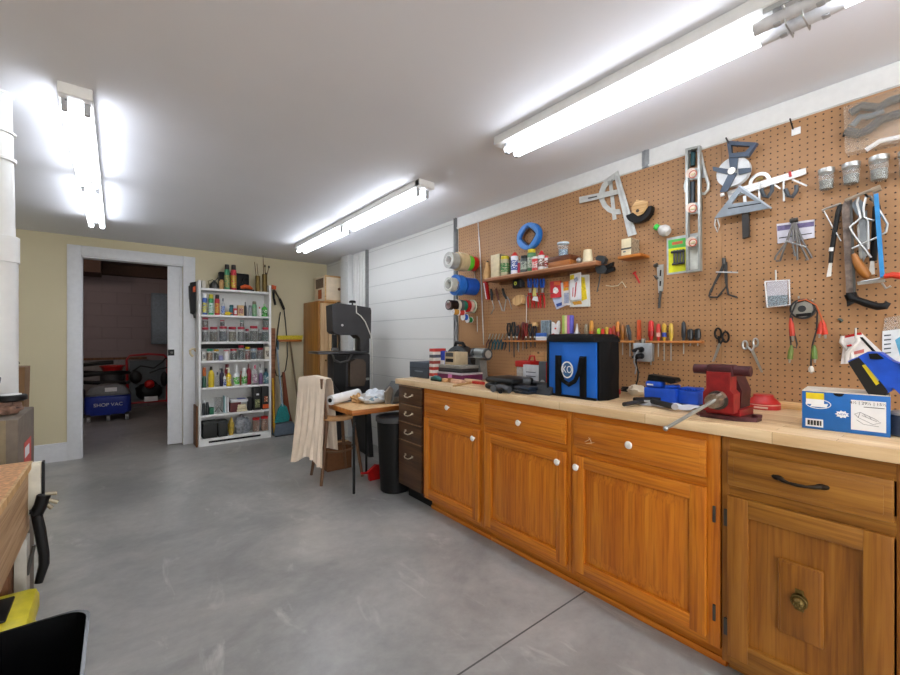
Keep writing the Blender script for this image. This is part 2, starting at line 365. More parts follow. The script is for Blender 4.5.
# ---- ceiling fixtures: two tube lengths of 1.22 m each
TUBEM = emit('lit_fluorescent_tube', '#f1f6ff', TUBE)
def fixture(label, x, y0, wd=.125, joint='socket', group='fluorescent ceiling fixtures'):
    t = T('fluorescent_fixture', label, 'ceiling light', (x, y0, ZC), 0, group)
    L = 2.44
    h = t.part('housing', WHITE); h.b2(-wd / 2, wd / 2, 0, L, -.045, -.0005, .004)
    h.b2(-wd / 2, wd / 2, -.004, .045, -.047, -.0005, .002)
    for sx in (-1, 1):
        for a, b in ((.055, 1.165), (1.265, 2.385)):
            tb = t.part('tube', TUBEM); tb.cyl((sx * .036, a, -.078), (sx * .036, b, -.078), .0165, n=12)
            for e, q in ((a, 1), (b, -1)):
                so = t.part('socket', M('#a9abaf', .5, name='socket_grey')); so.b2(sx * .036 - .011, sx * .036 + .011, e - .014, e + .006, -.098, -.044, .004)
    if joint == 'sleeve':
        for sx in (-1, 1): t.part('joint_sleeve', M('#c9c9cb', .4, name='sleeve_grey'), 'grey sleeve at the joint of the tubes').cyl((sx * .036, 1.12, -.078), (sx * .036, 1.32, -.078), .019)
        wr = t.part('wire_hanger', STEEL)
        for dy in (-.02, .02): wr.tube([(-.06, 1.22 + dy, -.05), (-.04, 1.22 + dy, -.108), (.045, 1.22 + dy, -.108), (.062, 1.22 + dy, -.05)], .0022)
        wr.b2(-.065, -.06, 1.15, 1.29, -.06, -.045)
    for sx in (-.03, .02): t.part('screw', IRON).ball((sx, .03, -.057), .004)
fixture('long fluorescent ceiling light nearest the door and the white pipe', -.135, 2.31, .11)
fixture('long fluorescent ceiling light in front of the tall wooden cabinet and bandsaw', 1.60, 2.24)
fixture('long fluorescent ceiling light over the worktop beside the pegboard', 1.60, -.90, .15, 'sleeve')

fixture('added unseen fluorescent ceiling light behind the viewpoint, for more light', -.135, -1.6)  # extra unseen fixture, added to brighten the room
# added bulb that brightens the room beyond; no lamp is known there
bt = T('added_fill_bulb', 'added bulb brightening the dark room beyond the door', 'ceiling light', (-.9, 7.3, 2.5), 0)
h = bt.part('fill_bulb_holder', WHITE); h.lathe([(.05, -.03), (.05, -.0005)]); b_ = bt.part('bulb', emit('fill_bulb_glow', '#ffe6d8', 260)); b_.ball((0, 0, -.065), .035)
# ================================================================ CABINETS (local x runs along the wall towards the camera, y goes into the wall)
FX = 1.705
def bits(t, name, mat, rows, sub=None, bev=.003):
    for r in rows: t.part(name, mat, sub=sub).b2(*r, bev)
def panel_door(t, x0, x1, z0, z1, yf, mv, mh, stile=.055, raised=True, name='door'):
    d = t.part(name, mv); d.b2(x0 + stile - .002, x1 - stile + .002, yf - .004, yf, z0 + stile - .002, z1 - stile + .002)
    bits(t, 'stile', mv, [(x0, x0 + stile, yf - .019, yf, z0, z1), (x1 - stile, x1, yf - .019, yf, z0, z1)], d)
    bits(t, 'rail', mh, [(x0 + stile - .001, x1 - stile + .001, yf - .0185, yf, z0, z0 + stile), (x0 + stile - .001, x1 - stile + .001, yf - .0185, yf, z1 - stile, z1)], d)
    if raised:
        a, b, c, e = x0 + stile, x1 - stile, z0 + stile, z1 - stile; q = .048
        p = t.part('raised_panel', mv, sub=d)
        o = [(a + .006, c + .006), (b - .006, c + .006), (b - .006, e - .006), (a + .006, e - .006)]; i = [(a + q, c + q), (b - q, c + q), (b - q, e - q), (a + q, e - q)]
        vs = [(x, yf - .0045, z) for x, z in o] + [(x, yf - .0175, z) for x, z in i]
        p.add(vs, [(0, 1, 5, 4), (1, 2, 6, 5), (2, 3, 7, 6), (3, 0, 4, 7), (4, 5, 6, 7), (3, 2, 1, 0)])
    return d
def knob(t, par, x, z, yf, mat, r=.0165):
    k = t.part('knob', mat, 'white round knob', par); R = Matrix.Rotation(PI / 2, 4, 'X')
    k.lathe([(.006, 0), (.005, .008), (.007, .012), (r * .85, .016), (r, .021), (r * .8, .026), (.0001, .028)], (x, yf, z), 16, R)
def slab_drawer(t, x0, x1, z0, z1, yf, mat, edge=.012):
    d = t.part('drawer', mat); d.b2(x0, x1, yf - .017, yf, z0, z1, .006); d.b2(x0 + edge * 1.6, x1 - edge * 1.6, yf - .0195, yf, z0 + edge * 1.6, z1 - edge * 1.6, .003); return d
def carcass(t, w, mats, z0=.095, zt=.874, toe=True, toem=None):
    c = t.part('carcass', mats[0]); dp = XW - FX - .03
    c.b2(.0005, .018, .02, dp, z0, zt); c.b2(w - .018, w - .0005, .02, dp, z0, zt); c.b2(.0005, w - .0005, .086, dp, .0, z0 - .001); c.b2(.018, w - .018, .02, dp, z0, z0 + .018); c.b2(.018, w - .018, dp - .01, dp, z0, zt)
    return c
# continuous look of three oak units
def oak_unit(y0, y1, label, dz, dr_z, knobside, dm=.022, dk=None, last=False):
    w = y0 - y1; t = T('base_cabinet', label, 'cabinet', (FX, y0, 0), -PI / 2, 'oak base cabinets under the worktop')
    carcass(t, w, [oakv])
    st = .026
    bits(t, 'frame_stile', oakv, [(.0005, st, 0, .02, .095, .874), (w - st - (.0 if not last else .02), w - .0005, 0, .02, .095, .874)], None, .001)
    bits(t, 'frame_rail', oakh, [(st, w - st, .0005, .0195, .095, .14), (st, w - st, .0005, .0195, dz[1] - .01, dr_z[0] + .01), (st, w - st, .0005, .0195, dr_z[1] - .01, .874)], None, 0)
    k = t.part('toe_kick', oakh); k.b2(.0005, w - .0005, .07, .085, 0, .094)
    k.b2(.0005, w - .0005, .06, .07, .0, .028, .004)
    xa, xb = dm, w - dm - (.02 if last else 0)
    d = panel_door(t, xa, xb, dz[0], dz[1], -.001, oakv, oakh)
    knob(t, d, (xb - .035) if knobside > 0 else (xa + .025), dz[1] - .05, -.019, M('#e9e6df', .3, var=.02))
    q = slab_drawer(t, xa, xb, dr_z[0], dr_z[1], -.001, oakh)
    knob(t, q, (xa + xb) / 2 if dk is None else dk, (dr_z[0] + dr_z[1]) / 2, -.02, M('#e9e6df', .3, var=.02))
    return t, xa, xb
oak_unit(2.418, 1.806, 'left oak base cabinet, beside the dark walnut drawer stack', (.125, .672), (.712, .838), 1)
oak_unit(1.805, 1.191, 'middle oak base cabinet below the blue tool bag', (.125, .672), (.710, .836), 1)
t, xa, xb = oak_unit(1.190, .560, 'right oak base cabinet below the red vise, drawer front scratched', (.125, .672), (.708, .846), -1, last=True)
sc = t.part('scratch', M('#dcbd92', .6, name='bare_wood_scratch'), 'pale scratches on the drawer front')
for a, b, c, d in ((.085, .745, .115, .768), (.09, .738, .135, .752), (.105, .77, .12, .742)):
    sc.tube([(a, -.0208, b), ((a + c) / 2 + .004, -.0209, (b + d) / 2), (c, -.0208, d)], [.0008, .0018, .0006], 5)
for z in (.22, .58): t.part('hinge', IRON).b2(.606, .616, -.006, 0, z - .03, z + .03, .002)
# dark oak unit with a centre plaque
t = T('base_cabinet', 'dark oak base cabinet at the right edge with carved plaque and brass pull', 'cabinet', (FX + .004, .556, 0), -PI / 2, None)
wD = .458
carcass(t, wD, [doakv]); bits(t, 'frame_stile', doakv, [(.0005, .024, 0, .02, .06, .874), (wD - .026, wD - .0005, 0, .02, .06, .874)], None, .001)
bits(t, 'frame_rail', doakh, [(.024, wD - .026, .0005, .0195, .06, .1), (.024, wD - .026, .0005, .0195, .655, .72), (.024, wD - .026, .0005, .0195, .82, .874)], None, 0)
k = t.part('toe_kick', doakh); k.b2(.0005, wD, .07, .085, 0, .06)
d = panel_door(t, .022, wD - .03, .098, .665, -.001, doakv, doakh, .062, False)
c = t.part('centre_plaque', doakv, sub=d); c.b2(.166, .280, -.017, -.004, .262, .502, .006); c.b2(.174, .272, -.019, -.015, .270, .494, .004)
kn = t.part('brass_pull', BRASS, 'aged brass pull with a round studded boss', sub=d)
kn.cyl((.223, -.019, .392), (.223, -.023, .392), .021, n=20); kn.box((.223, -.021, .41), (.022, .004, .03), .004); kn.box((.223, -.021, .372), (.022, .004, .03), .004)
kn.ball((.223, -.034, .388), .0165); kn.tube([(.223 + .019 * math.cos(a), -.03, .388 + .019 * math.sin(a)) for a in [k * PI / 8 for k in range(16)]], .003, 6, True)
for k in range(7): kn.ball((.223 + .01 * math.cos(k * 1.05), -.048, .388 + .01 * math.sin(k * 1.05)), .0038, n=8, m=5)
q = slab_drawer(t, .022, wD - .03, .702, .825, -.001, doakh)
h = t.part('handle', M('#2d2319', .4, .7, name='dark_bronze'), 'dark bronze bow handle', q)
h.tube([(.174, -.022, .765), (.184, -.034, .763), (.2, -.040, .761), (.222, -.042, .760), (.244, -.040, .761), (.262, -.034, .763), (.272, -.022, .765)], [.008, .0065, .0045, .0055, .0045, .0065, .008], 10)
for x in (.168, .278):
    h.ball((x, -.022, .766), .011, (1.5, .5, .8)); h.ball((x + (-.010 if x < .2 else .010), -.022, .768), .006, (1.2, .6, 1))
for z in (.19, .58): t.part('hinge', IRON).b2(.008, .022, -.010, 0, z - .03, z + .03, .002)
# further unit past the frame
t = T('base_cabinet', 'dark oak base cabinet, mostly outside the right edge of the picture', 'cabinet', (FX + .004, .085, 0), -PI / 2)
carcass(t, .6, [doakv]); f = t.part('face_frame', doakv); f.b2(.0005, .6, 0, .02, .06, .874)
panel_door(t, .03, .57, .098, .665, -.001, doakv, doakh, .062, True); slab_drawer(t, .03, .57, .702, .825, -.001, doakh)
# walnut drawer stack
t = T('drawer_unit', 'narrow dark walnut drawer stack at the left end of the worktop', 'drawers', (FX, 2.735, 0), -PI / 2)
c = t.part('carcass', walnut); c.b2(.0005, .308, .004, XW - FX - .03, .115, .874)
c2 = t.part('side_edge', M('#5c1f10', .4, name='red_mahogany_edge'), 'reddish edge strip beside the oak cabinet'); c2.b2(.3085, .3155, -.004, .3, .10, .874)
zz = [(.735, .868), (.600, .731), (.463, .596), (.118, .459)]
for i, (a, b) in enumerate(zz):
    d = t.part('drawer', walnut); d.b2(.004, .303, -.018, .003, a, b, .003)
    e = t.part('top_edge', M('#8c6a4a', .5, name='worn_drawer_edge'), sub=d); e.b2(.004, .303, -.0195, -.012, b - .006, b - .0005, .001)
    zc = (a + b) / 2 if i < 3 else .35
    h = t.part('handle', M('#b9ad97', .35, .7, name='nickel_handle'), 'nickel bow handle', d)
    h.tube([(.105, -.018, zc + .004), (.109, -.036, zc - .004), (.13, -.042, zc - .011), (.165, -.042, zc - .011), (.186, -.036, zc - .004), (.19, -.018, zc + .004)], .0045, 8)
    h.box((.102, -.02, zc + .006), (.022, .004, .016), .003); h.box((.193, -.02, zc + .006), (.022, .004, .016), .003)
k = t.part('toe_kick', BLACK); k.b2(.001, .315, .075, .09, 0, .115)

# ---- laminated worktop
def butcher():
    m, nt, b = base('laminated_worktop')
    tc = nn(nt, 'ShaderNodeTexCoord'); sp = nn(nt, 'ShaderNodeSeparateXYZ'); nt.links.new(tc.outputs['Object'], sp.inputs[0])
    cb = nn(nt, 'ShaderNodeCombineXYZ'); nt.links.new(sp.outputs[0], cb.inputs[0]); ad = nn(nt, 'ShaderNodeMath', operation='ADD'); nt.links.new(sp.outputs[1], ad.inputs[0]); nt.links.new(sp.outputs[2], ad.inputs[1]); nt.links.new(ad.outputs[0], cb.inputs[1])
    br = nn(nt, 'ShaderNodeTexBrick', i_Scale=1.0, i_Mortar_Size=.0006, i_Brick_Width=.42, i_Row_Height=.042, offset=.37)
    br.inputs['Color1'].default_value = lin('#ecd0a6'); br.inputs['Color2'].default_value = lin('#d9b484'); br.inputs['Mortar'].default_value = lin('#8d6238'); br.inputs['Bias'].default_value = -.1
    nt.links.new(cb.outputs[0], br.inputs['Vector'])
    v = coords(nt, (2.2, 38, 20))
    n = nn(nt, 'ShaderNodeTexNoise', i_Scale=1.0, i_Detail=6.0, i_Roughness=.6, i_Distortion=.4); nt.links.new(v, n.inputs['Vector'])
    g = ramp(nt, n.outputs[0], [(.3, (.70, .60, .5, 1)), (.55, (1, 1, 1, 1))])
    mx = nn(nt, 'ShaderNodeMix', data_type='RGBA', blend_type='MULTIPLY'); mx.inputs[0].default_value = .75
    nt.links.new(br.outputs[0], mx.inputs[6]); nt.links.new(g, mx.inputs[7]); nt.links.new(mx.outputs[2], b.inputs['Base Color']); b.inputs['Roughness'].default_value = .42
    return m
t = T('worktop', 'long laminated maple worktop running along the pegboard wall over the cabinets', 'worktop', (1.675, 2.765, .8755), -PI / 2)
t.part('slab', butcher()).b2(0, 3.4, 0, PEGX - 1.675 - .002, 0, .0395, .004)
bt = T('back_batten', 'thin pine batten along the foot of the pegboard behind the worktop items', 'wood strip', (PEGX - .022, 1.22, .9155), -PI / 2)
bt.part('batten', pine).b2(0, .9, 0, .018, 0, .03, .002)

# ---- pegboard sheets (the hole grid is the sheet's own pattern)
def pegm(name, colr='#a67c54'):
    m, nt, b = base(name)
    tc = nn(nt, 'ShaderNodeTexCoord'); vm = nn(nt, 'ShaderNodeVectorMath', operation='SCALE'); vm.inputs[3].default_value = 1 / .0256; nt.links.new(tc.outputs['Object'], vm.inputs[0])
    fr = nn(nt, 'ShaderNodeVectorMath', operation='FRACTION'); nt.links.new(vm.outputs[0], fr.inputs[0])
    sb = nn(nt, 'ShaderNodeVectorMath', operation='SUBTRACT'); sb.inputs[1].default_value = (.5, .5, .5); nt.links.new(fr.outputs[0], sb.inputs[0])
    ml = nn(nt, 'ShaderNodeVectorMath', operation='MULTIPLY'); ml.inputs[1].default_value = (1, 0, 1); nt.links.new(sb.outputs[0], ml.inputs[0])
    ln = nn(nt, 'ShaderNodeVectorMath', operation='LENGTH'); nt.links.new(ml.outputs[0], ln.inputs[0])
    lt = nn(nt, 'ShaderNodeMath', operation='LESS_THAN'); lt.inputs[1].default_value = .125; nt.links.new(ln.outputs['Value'], lt.inputs[0])
    no = nn(nt, 'ShaderNodeTexNoise', i_Scale=7.0, i_Detail=8.0, i_Roughness=.7); nt.links.new(tc.outputs['Object'], no.inputs['Vector'])
    c = lin(colr); base_c = ramp(nt, no.outputs[0], [(.3, tuple(x * .9 for x in c[:3]) + (1,)), (.7, tuple(x * 1.1 for x in c[:3]) + (1,))])
    mx = nn(nt, 'ShaderNodeMix', data_type='RGBA'); nt.links.new(lt.outputs[0], mx.inputs[0]); nt.links.new(base_c, mx.inputs[6]); mx.inputs[7].default_value = lin('#35200f')
    nt.links.new(mx.outputs[2], b.inputs['Base Color']); b.inputs['Roughness'].default_value = .55
    bp = nn(nt, 'ShaderNodeBump', i_Strength=.7, i_Distance=.003, invert=True); nt.links.new(lt.outputs[0], bp.inputs['Height']); nt.links.new(bp.outputs[0], b.inputs['Normal'])
    return m
PM = pegm('perforated_hardboard')
for a, b, lab in ((2.744, 2.372, 'narrow pegboard strip at the far left behind the tape rolls'), (2.370, .748, 'brown pegboard sheet behind the upper shelf, protractor and blue bag'), (.746, -1.0, 'brown pegboard sheet at the right behind the handsaws and squares')):
    t = T('pegboard', lab, 'pegboard', (PEGX, a, WT + .001), -PI / 2, 'pegboard sheets')
    t.part('sheet', PM).b2(0, a - b, 0, .006, 0, 2.170 - WT)
    for z in (0, 1.19): t.part('furring', pine).b2(0, a - b, .0065, .0185, z, z + .06)
# ================================================================ WHITE SHELF AND EVERYTHING ON IT
SY = 5.41; SX0, SX1 = .716, 1.495; SD = .245
LV = [1.800, 1.498, 1.188, .971, .664, .352, .082]
t = T('bookshelf', 'tall open white shelf unit full of cans, jars and bottles beside the door', 'shelf unit', (SX0, SY, 0), 0)
Wd = SX1 - SX0
for a in (0, Wd - .024): t.part('side_panel', WHITE).b2(a, a + .024, 0, SD, 0, 1.885, .002)
t.part('back_panel', WHITE).b2(.024, Wd - .024, SD - .008, SD, .1, 1.80)
for z in LV: t.part('shelf', WHITE).b2(.0245, Wd - .0245, .004, SD - .009, z - .024, z, .0015)
k = t.part('plinth', WHITE); k.b2(.0245, Wd - .0245, .003, .02, 0, .028); k.b2(.0245, .1, .003, .02, .028, .054); k.b2(Wd - .12, Wd - .0245, .003, .02, .028, .054); k.b2(.0245, Wd - .0245, .003, .02, .054, .0575)
t.part('slot_shade_sheet', BLACK).b2(.03, Wd - .03, .021, .03, .0, .057)  # black sheet behind the slot paints in the shade of the recess
t.part('gap_shade_strip', BLACK, 'black strip standing for the shaded gap under the jar shelf').b2(.03, Wd - .03, SD - .016, SD - .0085, 1.105, 1.16)  # shade of the open gap put in as a black strip

def sloc(tier, u0, u1, vt, dy=.05):
    Y = SY + dy; x0, _ = OY(u0, 300, Y); x1, _ = OY(u1, 300, Y); _, z = OY((u0 + u1) / 2, vt, Y)
    return (x0 + x1) / 2, (x1 - x0) / 2, z - LV[tier], Y
def st(tier, u0, u1, vt, name, label, cat, dy=None, group=None):
    x, r, h, Y = sloc(tier, u0, u1, vt, dy if dy else .06); Y = SY + (dy if dy else .02 + r)
    t = T(name, label, cat, (x, Y, LV[tier] + .0008), 0, group); return t, r * .97, h
def scan(tier, u0, u1, vt, bc, cc, label, group=None, band=None, dy=None):
    t, r, h = st(tier, u0, u1, vt, 'spray_can', label, 'can', dy, group); q = h * .80
    t.part('body', M(bc, .3)).lathe([(r * .93, 0), (r, .004), (r, q - .012), (r * .8, q)], n=18)
    t.part('cap', M(cc, .4)).lathe([(r * .8, q + .0003), (r * .84, q + .003), (r * .78, h - .004), (r * .6, h)], n=18)
    if band: t.part('label_band', LBL(band, bc)).lathe([(r * 1.012, q * .12), (r * 1.012, q * .72)], n=18)
def jar(tier, u0, u1, vt, lid, fill, label, dy=None, z=0.0, group='jars on the white shelf', full=.8, hh=None):
    t, r, h = st(tier, u0, u1, vt, 'glass_jar', label, 'jar', dy, group); h -= z
    if hh: h = hh
    t.loc = (t.loc[0], t.loc[1], t.loc[2] + z)
    q = h * .84
    t.part('glass_body', glass()).lathe([(r * .9, 0), (r * .97, .004), (r * .97, q - .012), (r * .8, q - .001)], n=18)
    t.part('contents', M('#%02x%02x%02x' % tuple(int(int(fill[i:i + 2], 16) * .62) for i in (1, 3, 5)), .5, .0, .5, 140)).lathe([(r * .85, .003), (r * .9, .006), (r * .9, q * full)], n=16)
    t.part('lid', M(lid, .4)).lathe([(r * .9, q), (r * .93, q + .002), (r * .93, h - .002), (r * .86, h)], n=18)
def bottle(tier, u0, u1, vt, bc, cc, label, neck=.3, top=.78, band=None, kind='bottle', dy=None, clear=False, nozzle=False):
    t, r, h = st(tier, u0, u1, vt, 'bottle', label, 'bottle', dy); s = h * top
    t.part('body', glass(bc, .15, 'clear_plastic') if clear else M(bc, .35)).lathe([(r * .92, 0), (r, .004), (r, s * .8), (r * .8, s * .92), (r * neck, s), (r * neck, s + h * .04)], n=18)
    c = t.part('cap', M(cc, .4)); c.lathe([(r * neck * 1.25, s + h * .03), (r * neck * 1.25, s + h * .12), (r * neck * (.35 if nozzle else 1.1), h)], n=14)
    if nozzle: c.box((-r * .3, 0, h * .94), (r * 1.3, r * .4, h * .07), .002)
    if band: t.part('label_band', LBL(band)).lathe([(r * 1.012, s * .12), (r * 1.012, s * .68)], n=18)
def crate(tier, u0, u1, vt, c, label, name='small_box', cat='box', d=.08, dy=None, lidc=None, mark=None, rz=0):
    t, r, h = st(tier, u0, u1, vt, name, label, cat, dy or .02 + d / 2)
    b = t.part('body', c if not isinstance(c, str) else M(c, .6)); b.b2(-r, r, -d / 2, d / 2, 0, h if not lidc else h * .86, .003)
    if lidc: t.part('lid', M(lidc, .5)).b2(-r * 1.04, r * 1.04, -d / 2 - .003, d / 2, h * .86 + .0003, h, .003)
    if mark: t.part('front_label', LBL(mark, '#d8d0c4', 80)).b2(-r * .7, r * .7, -d / 2 - .001, -d / 2, h * .2, h * .7)
    t.rz = rz; return t
# top
crate(0, 201.3, 205, 281, '#cfc9bc', 'small off-white box on the top of the shelf unit at the door side')
t, r, h = st(0, 209, 219.5, 276.5, 'oil_can', 'dull grey metal oil can with a spout on top of the shelf unit', 'oil can', .08)
t.part('body', IRON).lathe([(r * .95, 0), (r, .005), (r * .9, h * .35), (r * .3, h * .62), (r * .22, h * .7)], n=18); t.part('spout', IRON).tube([(0, 0, h * .62), (r * .5, 0, h * .8), (r * .9, 0, h)], .005); t.part('handle', BRASS).tube([(-r * .9, 0, h * .2), (-r * 1.2, 0, h * .6), (-r * .3, 0, h * .75)], .004)
t, r, h = st(0, 219, 223.8, 280, 'paper_bag', 'small crumpled tan paper bag beside the green spray can', 'bag', .045); t.part('bag', TAN).lump((0, 0, 0), (r * 2, .05, h), 3)
scan(0, 224.2, 229.8, 264.5, '#4f9a72', '#17120f', 'green and cream spray can with a black cap on top of the shelf unit', band='#b9b36a', dy=.08)
scan(0, 230.6, 236.6, 265, '#c23b44', '#1b130f', 'red and yellow spray can with a black cap on top of the shelf unit', band='#d9ba3a', dy=.08)
t, r, h = st(0, 218, 249, 272.5, 'tool_case', 'long black plastic tool case lying behind the spray cans', 'tool case', .17)
t.part('case', BLACK).b2(-r, r, -.04, .04, 0, h * .96, .012); t.part('latch', DGREY).b2(-.02, .02, -.045, -.04, h * .4, h * .8, .002)
t, r, h = st(0, 239, 254, 278, 'power_tool', 'orange and black hand tool lying next to the brass tins', 'power tool', .065)
t.part('body', ORANGE).tube([(-r * .8, 0, .035), (-r * .2, 0, .055), (r * .35, 0, .05), (r * .8, 0, .032)], [.02, .026, .024, .014], 12); t.part('base', BLACK).b2(-r, r, -.035, .035, 0, .022, .008); t.part('grip', BLACK).tube([(-r * .9, .01, .03), (-r * .4, .01, h), (r * .3, .01, h * .8)], .008)
for i, (u0, u1, vt, lab) in enumerate(((255.3, 260.3, 276, 'aged brass tin of dark sticks on the shelf top beside the orange tool'), (262, 267.2, 274.5, 'aged brass tin of paint brushes at the broom end of the shelf top'))):
    t, r, h = st(0, u0, u1, vt, 'brass_tin', lab, 'tin', .06); t.part('tin', BRASS).lathe([(r, 0), (r, h), (r * .88, h), (r * .88, .02), (0, .02)], n=18)
hol = [(0, 256, 262, .0), (0, 258.5, 263.5, .01), (0, 259.5, 272, .0), (1, 263, 255.5, .0), (1, 265, 266, .01), (1, 269, 267, -.01), (1, 266, 274, .0)]
for k, (w_, uu, vv, dd) in enumerate(hol):
    cx = 257.8 if w_ == 0 else 264.6; Y = SY + .06
    a = OY(cx, 288, Y); b = OY(uu - (1.5 if w_ == 0 else 0), vv, Y)
    t = T('paint_brush', ['dark bare stick leaning towards the door in the nearer-door brass tin', 'short dark stick standing upright in the nearer-door brass tin', 'dark stick leaning away from the door in the nearer-door brass tin', 'longest bare brush handle sticking up from the broom-side brass tin', 'upright paint brush with black bristles in the broom-side brass tin', 'shorter paint brush with black bristles in the broom-side brass tin', 'paint brush leaning outwards from the broom-side brass tin'][k], 'brush', (a[0] + dd, Y + dd, LV[0] + .03), 0, 'sticks in the nearer-door brass tin' if w_ == 0 else 'brushes in the broom-side brass tin')
    t.part('handle', brownw).tube([(0, 0, 0), ((b[0] - a[0]) * .6, 0, (b[1] - LV[0] - .03) * .6), (b[0] - a[0] - dd, -dd, b[1] - LV[0] - .03)], [.005, .0045, .003], 7)
    if k in (4, 5, 6): t.part('bristles', BLACK).ball((b[0] - a[0] - dd, -dd, b[1] - LV[0] - .03), .012, (.8, .6, 1.5), n=10)
# tier 1
scan(1, 201.8, 207.2, 294, '#3c5fae', '#e9eaec', 'white-capped blue spray can at the door end of the upper can shelf', band='#d8cf4a')
scan(1, 208.2, 213.6, 294.5, '#2c9150', '#d6c932', 'green spray can with a yellow cap on the upper can shelf', band='#cfe0dc')
scan(1, 214.4, 219.6, 295, '#b8222c', '#1c1715', 'red spray can with a black cap on the upper can shelf', band='#d9a53a')
bottle(1, 220.6, 224.8, 298.5, '#aebdd2', '#7a7e83', 'slim pale blue bottle with a grey top beside the red spray can', clear=True, band='#4f73c0')
t, r, h = st(1, 224.5, 232.5, 308, 'glue_bottle', 'yellow glue bottle lying on its side on the upper can shelf', 'bottle', .05); t.part('body', YEL).cyl((-r, 0, .022), (r * .4, 0, .022), .02); t.part('nozzle', ORANGE).cyl((r * .4, 0, .022), (r, 0, .03), .012, .004)
bottle(1, 229, 234, 305, '#1d7580', '#0f5560', 'short teal container behind the yellow glue bottle', neck=.7, dy=.12)
crate(1, 233.4, 236.8, 308.5, '#c9404a', 'tiny red and white box on the upper can shelf', mark='#e8e6e4', d=.05)
crate(1, 237.2, 243.4, 305.5, '#c8a878', 'tan card box with red print on the upper can shelf', mark='#a8412e', d=.07)
bottle(1, 243.8, 246.8, 302, '#26282b', '#17181a', 'narrow black bottle beside the tan card box', dy=.09)
scan(1, 247.8, 251.8, 305.5, '#8e9296', '#6c7074', 'small plain grey canister on the upper can shelf')
scan(1, 251.6, 256.6, 301.5, '#5f9a6c', '#6a6350', 'sage green can with an olive cap on the upper can shelf', band='#8fae8a')
bottle(1, 257.4, 260.6, 307, '#e4e0de', '#c84038', 'small white tube with a red tip on the upper can shelf')
bottle(1, 261.4, 267.4, 304, '#3fae35', '#b8d4b0', 'bright green bottle at the broom end of the upper can shelf', band='#2f8a2a')
# tier 2 jars
RL = '#a8233a'
lj = [(201.6, 208.8, 327.5, '#6f625a', 'screws'), (209.6, 217.8, 327, '#8d7c62', 'brass screws'), (218.8, 227.4, 326.5, '#585f6a', 'dark bolts'), (228.2, 236.4, 327, '#a99a74', 'pale plugs'), (237.2, 245, 327, '#6d6a66', 'grey nuts'), (249.6, 257.8, 326, '#7d766c', 'steel nails')]
pos = ['first from the door', 'second from the door', 'third from the door', 'fourth from the door', 'fifth from the door', 'widest one, sixth from the door']
for (a, b, v, c, what), q in zip(lj, pos): jar(2, a, b, v, RL, c, 'red-lidded glass jar of %s on the jar shelf, %s' % (what, q), dy=.06)
jar(2, 245.2, 249, 329, RL, '#5e5a57', 'narrow red-lidded jar tucked beside the widest jar on the jar shelf', dy=.12)
jar(2, 258.2, 261.6, 329, '#b9b4b2', '#77726e', 'narrow jar with a pale lid on the jar shelf', dy=.09)
jar(2, 261.9, 269, 327.5, RL, '#4f6a5c', 'red-lidded jar under the green-lidded jar at the broom end', dy=.06)
for a, b, v0, v, lc, fc, lab in ((202, 208.6, 327.5, 318, RL, '#8c8074', 'small red-lidded jar stacked on the first jar from the door'), (219.8, 224.8, 326.5, 320.3, RL, '#5a5c60', 'small red-lidded jar stacked on the jar of dark bolts'), (239.6, 244.2, 327, 320.6, '#2a6d5c', '#84807a', 'small green-lidded jar stacked on the jar of grey nuts'), (262.6, 269, 327.5, 318.2, '#2c7a5e', '#7b9484', 'green-lidded jar stacked on a red-lidded jar at the broom end')):
    _, zt = OY((a + b) / 2, v0, SY + .06); _, zz = OY((a + b) / 2, v, SY + .06)
    jar(2, a, b, v, lc, fc, lab, dy=.06, z=zt - LV[2] + .001)
# tier 3
crate(3, 201.5, 205.4, 351.5, '#d5d2c9', 'white card box at the door end of the small jar shelf', mark='#555a55')
jar(3, 206.2, 213, 349, '#1f8464', '#d98f22', 'green-lidded jar with orange contents on the small jar shelf')
jar(3, 213.6, 219, 349.5, '#c9a11e', '#4c4a3a', 'yellow-lidded jar with dark contents on the small jar shelf')
crate(3, 218.4, 222.6, 355.5, '#7d7ba3', 'low lavender box on the small jar shelf', d=.06, dy=.05)
bottle(3, 223.2, 228.8, 350, '#e5e3e2', '#d98a92', 'white tub with a pink cap on the small jar shelf', neck=.8, top=.85)
jar(3, 230, 237, 349, '#b02034', '#63605c', 'red-lidded jar beside the white tub on the small jar shelf')
jar(3, 238, 244.2, 345.5, '#b3173a', '#47584c', 'tallest red-lidded jar in the middle of the small jar shelf', dy=.07)
jar(3, 244.8, 250.2, 347, '#cfae22', '#a82a22', 'yellow-lidded jar with red contents on the small jar shelf')
jar(3, 250.6, 256.2, 349, '#9fb3c4', '#2a5f86', 'jar with blue contents and a pale lid on the small jar shelf')
jar(3, 256.8, 263.2, 348, '#9c2632', '#7a5f58', 'red-lidded jar with brown contents beside the white carton')
crate(3, 264, 268.8, 347, '#d8d0bf', 'upright white carton at the broom end of the small jar shelf', mark='#7c6c58')
